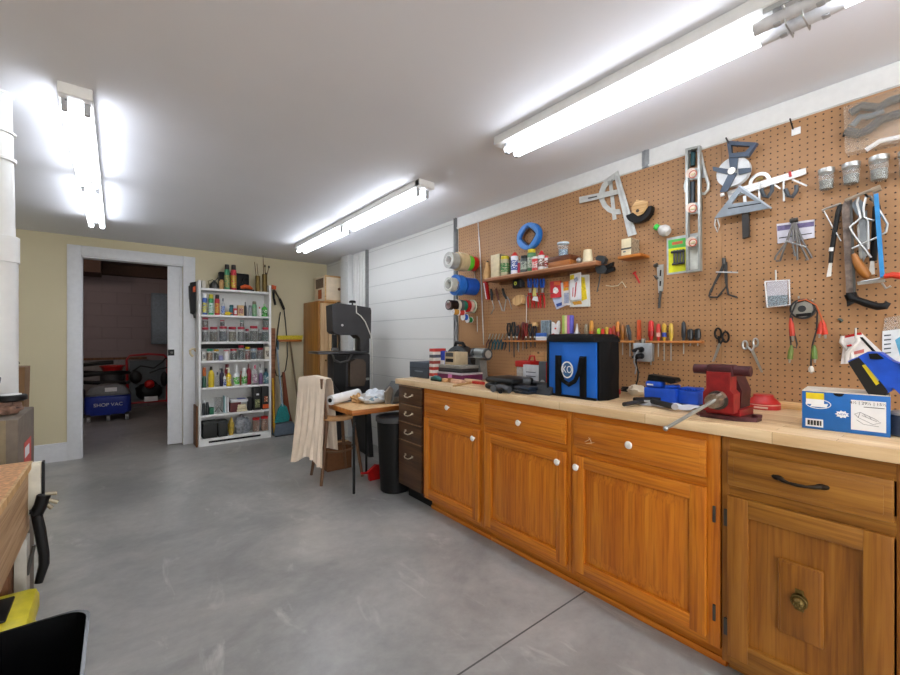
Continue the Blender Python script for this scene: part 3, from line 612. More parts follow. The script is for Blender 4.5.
# tier 4
bottle(4, 201.8, 206.2, 367.5, '#2b5a4a', '#c2601e', 'dark green bottle with an orange top at the door end of the bottle shelf', neck=.7, top=.55)
bottle(4, 208, 214.2, 366.5, '#dcc02c', '#191714', 'tall yellow bottle with a black cap on the bottle shelf', neck=.35, top=.8)
bottle(4, 214.8, 219.4, 372, '#a6acae', '#3b4248', 'grey translucent bottle on the bottle shelf', clear=True)
bottle(4, 219.4, 224.2, 368, '#2a2440', '#121214', 'dark violet spray bottle with a black trigger head', nozzle=True, neck=.4, dy=.1)
bottle(4, 222.6, 225.8, 373, '#e8e9ea', '#dcdcdc', 'small white bottle with a blue label on the bottle shelf', band='#35509e')
scan(4, 224.6, 229.6, 364.3, '#8b2230', '#6e1420', 'dark red can standing at the back of the bottle shelf', dy=.14)
bottle(4, 225.8, 231.2, 367.3, '#d6b81c', '#ece7cf', 'yellow spray bottle with a cream trigger head', nozzle=True, neck=.35, top=.68, band='#f0d21a')
bottle(4, 233, 239.6, 365, '#e2e6e6', '#ededed', 'large white spray bottle with a bright green label', neck=.3, top=.62, band='#55c03a')
bottle(4, 239.8, 242.4, 371, '#b9603a', '#c8622a', 'thin orange bottle beside the large white spray bottle', dy=.1)
bottle(4, 241.2, 247, 368, '#e0e5e0', '#f0f0f0', 'white jug with a green label on the bottle shelf', neck=.5, band='#4ea83a')
bottle(4, 246.4, 251.2, 363.6, '#8c1630', '#5e0f20', 'tall dark red bottle on the bottle shelf', neck=.3, dy=.08)
bottle(4, 252, 257.6, 365, '#d8cfd6', '#d06a80', 'clear bottle with pinkish liquid on the bottle shelf', clear=True, band='#b794a4')
bottle(4, 258.2, 262.4, 370, '#7a5c86', '#e9e9e9', 'purple bottle with a white cap on the bottle shelf', neck=.5)
bottle(4, 258.8, 261.4, 364, '#c9c9c9', '#141414', 'pale bottle with a black cap behind the purple bottle', dy=.14)
bottle(4, 263, 268.6, 368.5, '#2d5f6c', '#14222a', 'teal bottle with a dark cap at the broom end of the bottle shelf', band='#5f8a94')
# tier 5
for u, lab in ((201.8, 'dark grey canister at the door end of the lower shelf'), (205.4, 'second dark grey canister beside the green tin')):
    scan(5, u, u + 3.4, 400 if u < 204 else 402, '#23282c', '#c9c9cc' if u < 204 else '#30343a', lab)
crate(5, 209.4, 213.6, 407.5, '#1e6a4c', 'low dark green tin on the lower shelf', d=.05)
t, r, h = st(5, 213.4, 222.6, 394, 'glass_pitcher', 'grey glass bowl leaning against the back of the lower shelf', 'bowl', .1); t.part('bowl', glass('#a8a9a2', .2, 'smoky_glass')).lathe([(r * .3, 0), (r * .75, h * .2), (r, h * .8), (r * .92, h * .8), (r * .7, h * .25), (0, .01)], n=20); t.part('clamp', IRON).tube([(-r * .8, -.03, .02), (0, -.04, h * .35), (r * .9, -.03, .01)], .006)
for u0, u1, vt, c, lab, bn in ((224, 225.6, 396, '#9cc4c8', 'thin pale teal book standing on the lower shelf', 'book'), (226, 228, 396.5, '#6a2a30', 'maroon book standing next to the pale teal one', 'book')):
    t, r, h = st(5, u0, u1, vt, bn, lab, 'book', .09); t.part('cover', M(c, .6)).b2(-r, r, -.06, .06, 0, h, .001); t.part('pages', PAPER).b2(-r * .7, r * .7, -.061, .055, .003, h + .0008)
t = crate(5, 229.2, 240, 402, '#5c2224', 'flat maroon box under loose papers on the lower shelf', d=.12)
x, r, h, Y = sloc(5, 229.4, 247, 397, .09); zb = sloc(5, 229.4, 247, 402, .09)[2]
t = T('paper_pad', 'loose white and blue papers lying on the maroon box', 'paper', (x, SY + .1, LV[5] + zb + .004), 0); pp = t.part('sheets', PAPER)
for k in range(6): pp.box((.004 * (k % 3), 0, .003 + k * .0055), (r * 1.9, .13, .0048), .001)
t.part('blue_sheet', M('#3c4f9e', .6)).box((.03, -.01, .0375), (r * .9, .09, .003), .001)
t, r, h = st(5, 236, 247.4, 404, 'folded_cloth', 'folded cream cloth on the lower shelf in front of the papers', 'cloth', .04)
for k in range(3): t.part('fold', CREAM).box((0, 0, h * (.17 + .33 * k)), (r * 1.9 - .01 * k, .055, h * .31), .007)
crate(5, 247.6, 251.8, 397, '#17171a', 'small black box beside the tall printed boxes', d=.07)
t = crate(5, 252.4, 260, 387.2, '#1c1c1a', 'tall black printed box with an olive picture on the lower shelf', d=.1); m = t.part('picture', LBL('#7a8455', '#c8c090', 40)); m.b2(-.025, .028, -.0515, -.05, .03, .13); m = t.part('white_print', PAPER); m.b2(-.01, .02, -.0515, -.05, .18, .2)
t = crate(5, 261, 268.6, 386.4, '#20201f', 'tall black and orange printed box at the broom end of the lower shelf', d=.1); t.part('orange_band', ORANGE).b2(-.036, .036, -.0515, -.05, .01, .06); t.part('picture', LBL('#b05a3a', '#e0d0b0', 40)).b2(-.02, .02, -.0515, -.05, .09, .16)
# tier 6
crate(6, 202, 216.2, 421, '#1f211f', 'larger black plastic bin on the bottom shelf', 'storage_bin', 'bin', .15, lidc='#2f3230')
crate(6, 217.2, 226.6, 420, '#242625', 'smaller black plastic bin on the bottom shelf', 'storage_bin', 'bin', .15, lidc='#343735')
t, r, h = st(6, 227.4, 234.4, 417, 'plastic_bag', 'crumpled yellow plastic bag on the bottom shelf', 'bag', .07); t.part('bag', M('#b69a3a', .4, var=.4)).lump((0, -.01, 0), (r * 1.8, .08, h * .9), 5, .15)
t, r, h = st(6, 232.8, 251.4, 414.6, 'plastic_bag', 'clear grey plastic bag bulging with parts on the bottom shelf', 'bag', .1); t.part('bag', M('#8c9096', .25, var=.5, scale=40)).lump((0, -.02, 0), (r * 1.8, .11, h * .9), 8, .25)
for u0, u1, vt, lab in ((252, 260, 417.6, 'red-lidded jar of orange snacks beside the clear plastic bag'), (260.4, 268.6, 416.2, 'red-lidded jar of orange snacks at the broom end of the bottom shelf')): jar(6, u0, u1, vt, '#c21d1d', '#d27a22', lab, full=.95, dy=.07)

# ---- things around the shelf
a = OY(196.4, 448, 5.60)
t = T('wood_board', 'narrow brown board leaning in the gap between door casing and shelf', 'board', (.702, 5.53, 0), 0); t.part('board', brownw).b2(-.008, .008, -.11, .11, 0, .46, .002)
t = back('cordless_trimmer', 'black and orange hand tool hanging on the door casing beside the shelf', 'hand tool', 193.5, 285, 5.649)
m = t.part('body', BLACK); t.poly(m, [(190.5, 282.5), (196.5, 281.5), (197.8, 286), (197.6, 306), (194.5, 315), (190.6, 313), (189.8, 300)], 0.0, .05)
t.poly(t.part('grip', DGREY), [(188.8, 286), (190.4, 285), (190.6, 300), (189.2, 299)], .005, .03); t.poly(t.part('orange_mark', ORANGE), [(193, 287), (195.4, 286), (195.6, 292), (193, 292)], .0505, .001); t.rod(t.part('chuck', IRON), [(193.5, 312, .02), (194.6, 318, .02)], .01, .02)
t = back('wooden_bracket', 'pale carved wooden hook fixed on the casing at door-handle height', 'hook', 195, 349, 5.649)
t.rod(t.part('arm', CREAM), [(196.5, 349.5), (192.5, 348.6), (189.8, 350.5), (190.5, 354), (193, 356.5)], .012, .03); t.disc(t.part('plate', TAN), 196, 350, .02, 0, .02)
# ================================================================ BROOMS AND CORNER
def lean(name, label, cat, p0, p1, group=None):      # long tool from the floor point p0 (u,v at floor) to the point p1 near the wall
    t = back(name, label, cat, p0[0], p0[1], 5.60); t.loc = (t.loc[0], 5.60, 0); return t
t = T('spray_gun', 'black pressure washer gun with its hose looped on an orange peg on the yellow wall', 'spray gun', (*[OY(277, 295, 5.668)[0]], 5.668, OY(277, 295, 5.668)[1]), 0, None, 'y')
t.rod(t.part('peg', ORANGE), [(273.5, 287.5, .0), (273.5, 287.5, .06)], .012, 0); t.poly(t.part('tag', ORANGE), [(271.8, 284.8), (276.4, 286), (276, 289.6), (272, 289)], .03, .02)
t.rod(t.part('grip', BLACK), [(273.5, 290), (273.8, 298), (275.5, 305)], .014, .035); t.rod(t.part('barrel', M('#3b3122', .5)), [(274, 289.5), (279, 298), (283.5, 307)], .011, .05); t.rod(t.part('tip', BLACK), [(279.5, 298.5), (284.2, 309.5)], .017, .05)
t.rod(t.part('hose', M('#3a3a34', .5)), [(284, 309), (285.5, 322), (287, 340), (287.5, 356), (285.5, 370), (281, 377), (276.5, 375.5), (274.2, 366), (275.8, 350), (277.8, 330), (280.5, 312)], .0075, .03)
def pole(name, label, cat, u0, v0, u1, v1, r, mat, y0=5.45, y1=5.65, part='pole'):
    z0 = OY(u0, v0, y0); z1 = OY(u1, v1, y1)
    t = T(name, label, cat, (z0[0], y0, max(0, z0[1])), 0, None, 'y'); t.part(part, mat).tube([(0, 0, 0), (z1[0] - z0[0], y1 - y0, z1[1] - max(0, z0[1]))], r, 10); return t
z = OY(275, 430, 5.60)
t = T('wood_plank', 'tall reddish brown plank leaning against the wall behind the brooms', 'plank', (1.56, 5.58, 0), 0); m = t.part('plank', redw); m.add(MB().box((0, .03, .68), (.075, .02, 1.36), .003).v, MB().box((0, .03, .68), (.075, .02, 1.36), .003).f)
t = pole('yellow_pole', 'short yellow pole leaning beside the shelf', 'pole', 274.6, 424, 272.8, 366, .013, M('#d9a41c', .45), 5.44, 5.50)
t.loc = (t.loc[0], t.loc[1], .001)
# dustpan set: long-handled pan with fan broom
x0, _ = OY(284, 430, 5.42)
t = T('lobby_dustpan', 'upright blue-grey lobby dustpan standing on the floor in the corner', 'dustpan', (x0, 5.40, .001), 0)
m = t.part('pan', M('#5b6876', .5)); m.prism([(-.115, 0), (.135, 0), (.145, .02), (.115, .15), (-.10, .15), (-.125, .02)], .0, .11); t.part('lip', DGREY).b2(-.12, .14, -.03, .0, 0, .012, .003)
m = t.part('long_handle', STEEL); m.tube([(0, .09, .151), (-.005, .15, .55), (-.02, .2, 1.10)], .009, 8); t.part('handle_grip', M('#3d5a66', .5)).cyl((-.02, .2, 1.08), (-.022, .203, 1.2), .013)
t = T('fan_broom', 'teal fan-shaped broom head standing in the dustpan', 'broom', (x0 - .005, 5.385 + .02, .165), 0)
m = t.part('bristles', M('#1b7f80', .7, var=.4, scale=80)); m.prism([(-.105, 0), (.07, 0), (.085, .06), (.045, .19), (-.01, .24), (-.06, .17)], .035, .05)
t.part('shaft', M('#8fa3b4', .4)).tube([(-.006, .035, .20), (-.02, .12, .6), (-.03, .2, .95)], .009)
# yellow push broom upside down
zb = OY(290, 339, 5.60)
t = T('push_broom', 'push broom leaning upside down with its yellow bristle head up', 'broom', (OY(302, 432, 5.5)[0], 5.50, .001), 0)
hx = OY(290, 341, 5.6)[0] - t.loc[0]; hz = OY(290, 341, 5.6)[1]
t.part('handle', M('#7a6a50', .6)).tube([(0, 0, 0), (hx, .1, hz)], .012)
t.part('head_block', tabw).box((hx, .1, hz + .005), (.30, .05, .03), .006); m = t.part('bristles', M('#c9b52c', .8, var=.3, scale=120))
m.prism([(hx - .155, hz + .02), (hx + .155, hz + .02), (hx + .165, hz + .075), (hx - .16, hz + .07)], .08, .13)
x1, _ = OY(297, 434, 5.42); x2, z2 = OY(282, 372, 5.6)
t = T('wooden_paddle', 'long reddish wooden paddle leaning with its wide end on the floor', 'paddle', (x1 - .03, 5.47, .001), 0)
m = t.part('blade', M('#7b3d1e', .5)); m.prism([(-.07, 0), (.045, .0), (-.02, .28), (x2 - x1 + .05, z2), (x2 - x1 + .02, z2), (-.09, .28)], .08, .10)

# ---- tall cabinet with boxes on it
cx0 = OY(303.5, 301, 5.64)[0]; cy = 4.93
yc, ztop = OX(318.5, 300.5, cx0)
t = T('wooden_cabinet', 'tall plain wooden cabinet in the corner behind the bandsaw', 'cabinet', (cx0, yc, 0), 0)
D = 5.64 - yc; Wc = XW - .09 - cx0
b = t.part('carcass', cabw); b.b2(0, .018, 0, D, 0, ztop, .002); b.b2(.018, Wc, .018, D, .0, ztop - .001, .002)
for a, e in ((.02, Wc / 2 - .002), (Wc / 2 + .002, Wc - .002)):
    d = t.part('door', wood('pale_door_wood', '#b58f60', '#c8a478', '#d6b88e', axis=2, rough=.5, fine=False)); d.b2(a, e, -.018, 0.0, .06, ztop - .03, .002); k = t.part('knob', BRASS, sub=d); k.ball((e - .04 if a < .1 else a + .04, -.03, .95), .012)
# wooden crate on top
x, z = OX(322, 300, cx0)
t = T('wooden_crate', 'pale square plywood box on top of the tall wooden cabinet', 'box', (cx0 + .10, yc + .05, ztop + .001), 0)
hb_ = OX(321, 275, cx0 + .06)[1] - ztop
ww = OY(347, 275, yc + .05)[0] - (cx0 + .06) - .02
b = t.part('box', M('#e0cdb2', .7, var=.08, scale=12, name='plywood_pale')); b.b2(0, ww, 0, .36, 0, hb_, .003); fr = t.part('edge_frame', pine); fr.band([(0, 0), (ww, 0), (ww, hb_), (0, hb_)], [(.02, .02), (ww - .02, .02), (ww - .02, hb_ - .02), (.02, hb_ - .02)], -.006, 0)
t.part('knot', brownw).cyl((ww * .6, -.0015, hb_ * .5), (ww * .6, 0, hb_ * .5), .02); m = t.part('orange_print', M('#a8541c', .6, var=.6, scale=60)); m.b2(-.0015, 0, .10, .22, .04, .16); t.part('dark_print', M('#6f5a48', .7, var=.4, scale=40)).b2(-.0012, 0, .04, .30, .18, hb_ - .03)
# second thin board beside
# ---- bandsaw
BX, BY = 1.88, 4.05
t = T('bandsaw', 'dark grey upright bandsaw with a square table standing by the white wall', 'bandsaw', (BX, BY, 0), -.12)
GR = M('#2f2e30', .5, .2, .15, 8, name='bandsaw_grey')
K = .90
def kx(pts): return [(x * K, z) for x, z in pts]
t.part('stand', GR).prism(kx([(-.20, 0), (-.15, 0), (-.11, .60), (.13, .60), (.19, 0), (.24, 0), (.19, .66), (-.17, .66)]), -.18, .18)
t.part('lower_housing', GR).b2(-.20 * K, .235 * K, -.10, .13, .661, 1.07, .02)
t.part('lower_side_cover', BLACK).prism(kx([(-.205, .78), (-.11, .66), (-.07, .66), (-.06, 1.05), (-.20, 1.05)]), -.118, -.1005)
t.part('motor_cover', M('#4a3c30', .5, name='brown_grey_cover'), 'brown-grey rounded motor cover').prism(kx([(-.03, .74), (.13, .74), (.15, .80), (.15, .98), (.12, 1.01), (.04, 1.02), (-.03, .99), (-.035, .87)]), -.17, -.1005)
t.part('name_plate', STEEL).b2(.15 * K, .22 * K, -.104, -.1005, .79, .815)
t.part('column', GR).b2(.12 * K, .235 * K, -.08, .10, 1.071, 1.32, .012)
t.part('upper_housing', GR).prism(kx([(-.205, 1.30), (-.18, 1.275), (-.10, 1.262), (.07, 1.262), (.115, 1.225), (.24, 1.225), (.245, 1.52), (.235, 1.548), (.05, 1.568), (-.17, 1.582), (-.215, 1.565)]), -.10, .12)
t.part('hinge', STEEL).cyl((-.09, -.102, 1.36), (-.09, -.108, 1.36), .012)
t.part('tension_knob', BLACK).lathe([(.008, 0), (.008, .03), (.034, .032), (.034, .05), (.02, .058)], (.05, 0, 1.568), 16)
t.part('blade_guard', BLACK).b2(-.175, -.125, -.05, -.02, 1.12, 1.265, .006); t.part('guide_block', IRON).b2(-.18, -.11, -.055, -.015, 1.10, 1.13, .005)
t.part('blade', STEEL).b2(-.152, -.140, -.034, -.033, 1.03, 1.27)
t.part('table', M('#3a3a3c', .35, .5, name='cast_table')).b2(-.36, .13, -.22, .18, 1.072, 1.095, .004)
t.part('trunnion', IRON).tube([(-.20, -.13, 1.07), (-.18, -.13, 1.01), (-.12, -.13, .98), (-.04, -.13, 1.0), (-.0, -.13, 1.07)], .013)
t.part('cable', M('#c8c4bc', .5, name='pale_cord'), 'white cable draped over the head of the saw').tube([(.055, -.108, 1.57), (.055, -.112, 1.49), (.10, -.112, 1.46), (.15, -.112, 1.40), (.21, -.112, 1.26), (.232, -.09, 1.15), (.245, -.06, .9), (.25, -.05, .6)], .006)
# crates and clutter under/behind the small table: seen between the legs
# ---- typing table
tx, ty = OZ(352, 411, .665)
lx, ly = OZ(325, 402, .665)
t = T('small_table', 'low wooden side table with an orange wood edge and black metal legs', 'table', (tx, ty, 0), 0)
TW = 2.24 - tx; TD = 3.42 - ty
t.part('tabletop', tabw).b2(0, TW, 0, TD, .625, .665, .003)
t.part('surface', M('#d9b07c', .5, name='worn_tabletop')).b2(.006, TW - .006, .006, TD - .006, .6651, .6665)
for x, y in ((.03, .03), (TW - .03, .03), (.34, TD - .03), (TW - .03, TD - .03)):
    l = t.part('leg', BLACK); l.tube([(x, y, 0), (x, y, .6245)], .011); t.part('foot_glide', STEEL, sub=l).cyl((x, y, 0.0003), (x, y, .012), .014)
t.part('apron', BLACK).b2(.03, TW - .03, TD - .04, TD - .03, .56, .624)
TT = .6668
def ont(name, label, cat, u, v): x, y = OZ(u, v, TT); return T(name, label, cat, (x, y, TT + .0004), 0)
a = OZ(329, 406, TT); b = OZ(357, 400.5, TT)
t = T('paper_roll', 'roll of white paper lying on the small wooden table', 'paper roll', (a[0] + .02, a[1] + .02, TT + .043), 0); dx_, dy_ = b[0] - a[0], b[1] - a[1]
t.part('roll', PAPER).cyl((0, 0, 0), (dx_, dy_, .02), .041, n=24); t.part('core', BLACK).cyl((-.001 * dx_ * 20, -.001 * dy_ * 20, 0), (.002, .002, 0), .018)
t = ont('plastic_bag', 'crumpled white plastic bag on the small table beside the paper roll', 'bag', 378, 404); t.part('bag', M('#d9dfe6', .35, var=.12, scale=14)).lump((0, .09, 0), (.24, .2, .11), 4, .25); t.part('blue_print', M('#7f9cb4', .5, var=.3)).lump((-.03, .02, .02), (.10, .05, .05), 9, .2)
t = ont('cardboard_piece', 'crumpled brown packing paper between the paper roll and the plastic bag', 'paper', 362, 403); t.part('paper', TAN).lump((0, .06, 0), (.12, .12, .07), 11, .3)
t = ont('small_book', 'small flat pink-covered booklet at the back of the small table', 'book', 377, 398.5); t.part('cover', M('#b98a78', .6)).box((.0, .05, .012), (.12, .14, .02), .002)
# grey machine on the table by the wall
x, y = OZ(388, 402, TT)
t = T('bench_sander', 'grey machine housing with a slanted hood standing between table and worktop', 'machine', (1.80, 3.05, TT + .0005), 0)
t.part('hood', M('#5c5f5f', .5, name='machine_grey')).prism([(.02, .0), (.42, 0), (.42, .16), (.30, .175), (.13, .175), (.04, .08)], 0, .20)
t.part('base_lip', M('#807b72', .5, name='machine_putty')).b2(.03, .43, -.012, -.0005, .02, .06, .004); t.part('front_flap', M('#8c7f70', .5)).prism([(-.02, 0), (.018, 0), (.05, .12), (.02, .15), (-.03, .10)], .03, .05)
# ---- chair with towel
sx, sy = OZ(336, 477, 0)
t = T('stool', 'brown wooden chair with a round pale seat tucked beside the small table', 'chair', (sx, sy, 0), .0)
WD = M('#6b4a30', .5, name='stool_brown'); sh = .565
seat = t.part('seat', M('#d0a06e', .6, name='seat_tan')); seat.lathe([(.15, sh - .045), (.165, sh - .035), (.168, sh - .012), (.158, sh), (0, sh + .002)], n=28)
legs = [(-.19, -.14), (.19, -.13), (-.15, .19), (.17, .18)]
for a_, b_2 in legs: t.part('leg', WD).tube([(a_, b_2, 0.0), (a_ * .62, b_2 * .62, sh - .04)], [.013, .016], 10)
t.part('foot_ring', WD).tube([(.155 * math.cos(k * PI / 12), .145 * math.sin(k * PI / 12), .26) for k in range(24)], .009, 8, True)
for s in (-1, 1): t.part('back_post', WD).tube([(-.13, .02 + s * .12, sh - .02), (-.17, .02 + s * .13, .87)], .012)
t.part('back_rail', WD).b2(-.182, -.16, -.13, .17, .80, .885, .006)
# cloth over the back rail
t = T('cloth', 'beige cloth draped over the chair back and hanging almost to the floor', 'cloth', (sx - .171, sy + .02, 0), 0)
m = t.part('drape', M('#e6d4c0', .9, var=.06, scale=12, name='beige_cloth'))
vs = []; fs = []; NU, NV = 34, 26
path = []
for j in range(NV):
    q = j / (NV - 1)
    if q < .62:  z = .20 + (.895 - .20) * (q / .62); o = -.045 - .05 * (1 - q / .62) ** 1.3
    elif q < .70: an = (q - .62) / .08 * PI; z = .895 + .018 * math.sin(an); o = -.032 * math.cos(an) - .013
    else: z = .895 - .62 * ((q - .70) / .30); o = .026 + .03 * (q - .7) / .3
    path.append((o, z))
for j, (o, z) in enumerate(path):
    for i in range(NU):
        p = i / (NU - 1) - .5; low = max(0, (.9 - z)) / .7
        wdt = .33 + .06 * low; y = p * wdt
        f = low * (.026 * math.sin(p * 30 + 1.2) + .012 * math.sin(p * 61 + z * 5)) * (1 if o < 0 else -.6)
        zz_ = z + (.035 * math.sin(p * 7 + 2) * low if j in (0, 1, 2) else 0) - (.02 * abs(p) * 2 if z > .88 else 0)
        vs.append((o - (abs(f) if o < 0 else -abs(f)) - (.0), y, max(zz_, .05)))
n0 = len(vs)
th = .004
for (x, y, z) in list(vs): vs.append((x + (-th if x < 0 else th), y, z + .001))
for j in range(NV - 1):
    for i in range(NU - 1):
        a_ = j * NU + i; fs += [(a_, a_ + 1, a_ + NU + 1, a_ + NU), (n0 + a_, n0 + a_ + NU, n0 + a_ + NU + 1, n0 + a_ + 1)]
for i in range(NU - 1): fs += [(i, n0 + i, n0 + i + 1, i + 1), ((NV - 1) * NU + i, (NV - 1) * NU + i + 1, n0 + (NV - 1) * NU + i + 1, n0 + (NV - 1) * NU + i)]
for j in range(NV - 1): fs += [(j * NU, (j + 1) * NU, n0 + (j + 1) * NU, n0 + j * NU), (j * NU + NU - 1, n0 + j * NU + NU - 1, n0 + (j + 1) * NU + NU - 1, (j + 1) * NU + NU - 1)]
m.add(vs, fs)
t.rz = .35
# ---- waste bin, red scoop
x, y = OZ(394, 488, 0)
t = T('waste_bin', 'tall black waste bin beside the walnut drawer stack', 'waste bin', (1.765, 2.905, .0005), 0)
ov = lambda r, z: [(r * 1.0 * max(-1, min(1, 1.0 * math.cos(a))) , r * .8 * math.sin(a), z) for a in [k * 2 * PI / 28 for k in range(28)]]
t.part('body', BLACK).lathe([(.115, 0), (.125, .01), (.155, .58), (.143, .58), (.118, .02), (0, .02)], n=28, sc=(1, .9)); t.part('rim', M('#3c3d3f', .4, name='bin_rim')).lathe([(.155, .56), (.164, .565), (.164, .60), (.15, .60), (.15, .58)], n=28, sc=(1, .9))
t = T('dustpan', 'small red dustpan on the floor between the chair and the black bin', 'dustpan', (*OZ(378, 484, 0), .001), 0); t.part('pan', RED).prism([(-.02, 0), (.12, 0), (.12, .11), (.04, .13), (-.04, .08)], .10, .13); t.part('grip', RED).tube([(-.03, .115, .07), (-.10, .115, .08)], .010)
# clutter on the floor below the small table
t = T('cardboard_box', 'brown cardboard box on the floor under the back of the small table', 'box', (1.62, 3.66, .001), 0); t.part('box', M('#6e4524', .8, name='cardboard')).b2(-.12, .12, 0, .16, 0, .24, .003); t.part('tape', TAN).b2(-.12, .12, .06, .1, .2401, .241)
t = T('grey_sack', 'grey cloth sack slumped on the floor under the small table by the wall', 'sack', (2.02, 3.0, .001), 0); t.part('sack', M('#8d8a86', .9, var=.2)).lump((0, 0, 0), (.28, .26, .40), 12, .25)

# ================================================================ LEFT: PIPE, BENCH, BIN
px, py = -.396, 2.585
t = T('drain_pipe', 'thick white plastic drain pipe with coupling collars beside the yellow wall', 'pipe', (px, py, .0), 0)
PV = M('#dfe1df', .35, var=.02, name='white_pvc')
m = t.part('upper_pipe', PV); m.cyl((0, 0, 1.64), (-.008, 0, ZC - .001), .054, .050, n=28)
m = t.part('lower_pipe', PV); m.cyl((0, 0, 0.001), (0, 0, 1.66), .062, n=28)
for z0, z1 in ((1.545, 1.66), (1.978, 1.996), (2.095, 2.106)): R0 = .0665 if z0 < 1.7 else .0565; t.part('coupling', PV).lathe([(R0 - .006, z0), (R0, z0 + .003), (R0, z1 - .003), (R0 - .006, z1)], n=28)
t.part('ceiling_collar', PV).lathe([(.056, ZC - .012), (.056, ZC - .001)], (-.008, 0, 0), n=28)
# cardboard box, bag, lamp behind bench
bz = .665
t = T('cardboard_box', 'large grey-brown cardboard box with a red label behind the workbench', 'box', (-.278, 2.40, .0005), 0)
x0b = OZ(36.5, 405, 0)[0]
t.part('box', M('#6f6458', .8, name='grey_cardboard')).b2(-.55, 0, -.26, .11, 0, .93, .004); t.part('flap', M('#85775f', .8, name='cardboard_edge')).b2(-.55, -.03, -.264, -.2605, .3, .93); t.part('red_label', M('#c4463c', .6)).b2(.0003, .0015, -.14, .02, .70, .82); t.part('white_label', PAPER).b2(.0015, .002, -.13, -.03, .76, .80)
t = T('paper_bag', 'tall brown paper sack with dark tools standing behind the drain pipe', 'bag', (-.46, 3.0, .0005), 0)
m = t.part('bag', M('#7d5f40', .8, name='kraft_paper')); m.prism([(-.13, 0), (.08, 0), (.105, 1.08), (-.12, 1.09)], -.08, .08); t.part('dark_tool', BLACK).tube([(.05, 0, 1.085), (.03, 0, 1.14), (.0, .0, 1.20)], [.03, .026, .012])
t = T('magnifier_lamp', 'small lamp head with a black rim and white lens lying on the box', 'lamp', (-.318, 2.30, .9312), 0)
m = t.part('rim', BLACK); m.lathe([(.036, .05), (.046, .055), (.046, .070), (.042, .074)], n=28); t.part('lens', PAPER).lathe([(.030, .0745), (.029, .078), (0, .079)], n=24); t.part('neck', BLACK).tube([(-.04, 0, .065), (-.06, .0, .10), (-.09, 0, .105), (-.12, 0, .08)], .005)
t.part('base', M('#7c5f50', .7, var=.4, scale=60)).lump((-.01, 0, 0), (.08, .07, .05), 6, .3)
t = T('grey_tube', 'dark grey rounded tube lying on the box beside the drain pipe', 'tube', (-.455, 2.26, 1.068), 0); t.part('tube', M('#4b4c4d', .5)).tube([(-.25, 0, .0), (.05, 0, .0), (.10, 0, -.002), (.115, 0, -.004)], [.035, .035, .03, .012], 14); t.part('tangle', M('#7a6a48', .8, var=.4, scale=50)).lump((-.03, 0, -.137), (.24, .12, .115), 3, .25)
# workbench
bh = .835
BXR = OZ(30, 461, bh)[0]; BYR = OZ(30, 461, bh)[1]
t = T('workbench', 'rough wooden workbench at the near end of the room with chipboard top', 'workbench', (BXR, BYR, 0), 0)
OSB = M('#d09a68', .7, var=.28, scale=90, name='chipboard'); PLY = wood('bench_plywood', '#a5835c', '#bd9a70', '#cdae86', axis=1, rough=.6)
t.part('top', OSB).b2(-.75, 0, -2.6, 0, bh - .02, bh, .001)
t.part('side_board', PLY).b2(-.022, -.001, -2.6, -.001, bh - .215, bh - .021, .001); t.part('top_edge', pinev).b2(-.001, .006, -2.6, -.001, bh - .02, bh)
t.part('end_board', PLY).b2(-.75, -.023, -.022, -.001, bh - .215, bh - .021, .001)
for x, y in ((-.10, -.095), (-.72, -.095)): t.part('leg', brownw).b2(x - .03, x + .07, y - .03, y + .06, 0, bh - .216, .002)
m = t.part('white_panel', M('#cfcab8', .7, name='whitewashed_board'), 'whitewashed board on the end of the bench'); m.b2(-.018, .028, -.024, .0, bh - .165, bh - .003, .003)
t.part('panel_edge', BLACK).b2(.0285, .034, -.024, .002, bh - .16, bh - .003)
m = t.part('lower_panel', M('#b5b1a6', .6, name='grey_panel')); m.b2(-.028, .0, -.06, -.002, .40, .61, .002)
# clamp with black handle
cxy = OZ(41, 492, .70)
t = T('bar_clamp', 'black clamp with a long bent handle hanging on the end of the workbench', 'clamp', (BXR + .056, BYR - .05, .64), 0, None, 'y')
def q(u, v): x, z = OY(u, v, BYR - .05); return (x - t.loc[0], 0, z - t.loc[2])
t.part('handle', BLACK).tube([q(36, 512), q(40, 530), q(44, 554), q(44, 564), q(38.5, 583)], [.013, .014, .013, .013, .010], 10, flat=.7)
t.part('jaw', BLACK).tube([q(44, 495), q(41, 505), q(36, 514)], .017, 10); t.part('body', BLACK).tube([q(36, 512), q(33, 514)], .016)
for a_, b_2 in (((45, 494), (57, 493)), ((46, 499), (58, 502)), ((45, 503), (52, 508))): t.part('screw_arm', M('#9a917c', .5, .4, name='dull_brass')).tube([q(*a_), q(*b_2)], .006)
t.part('bar', IRON).tube([q(34, 545), q(27, 575)], .005)
# yellow case
Zy = .50
yx, yy = -.150, 1.605
t = T('tool_case', 'yellow and black hard tool case standing between bench and black bin', 'tool case', (yx - .03, yy, 0), 0)
t.part('case', M('#d4c522', .4, name='case_yellow')).b2(-.45, .0, -.12, .10, .001, .42, .02); t.part('lid', M('#d9ca24', .4, name='case_lid')).b2(-.45, .004, -.125, .105, .425, .50, .02); m = t.part('black_grip', BLACK); m.b2(-.45, .018, -.131, -.1255, .40, .45, .004)
m = t.part('lid_grip', BLACK); m.b2(-.40, -.04, -.08, .05, .5005, .509, .004)
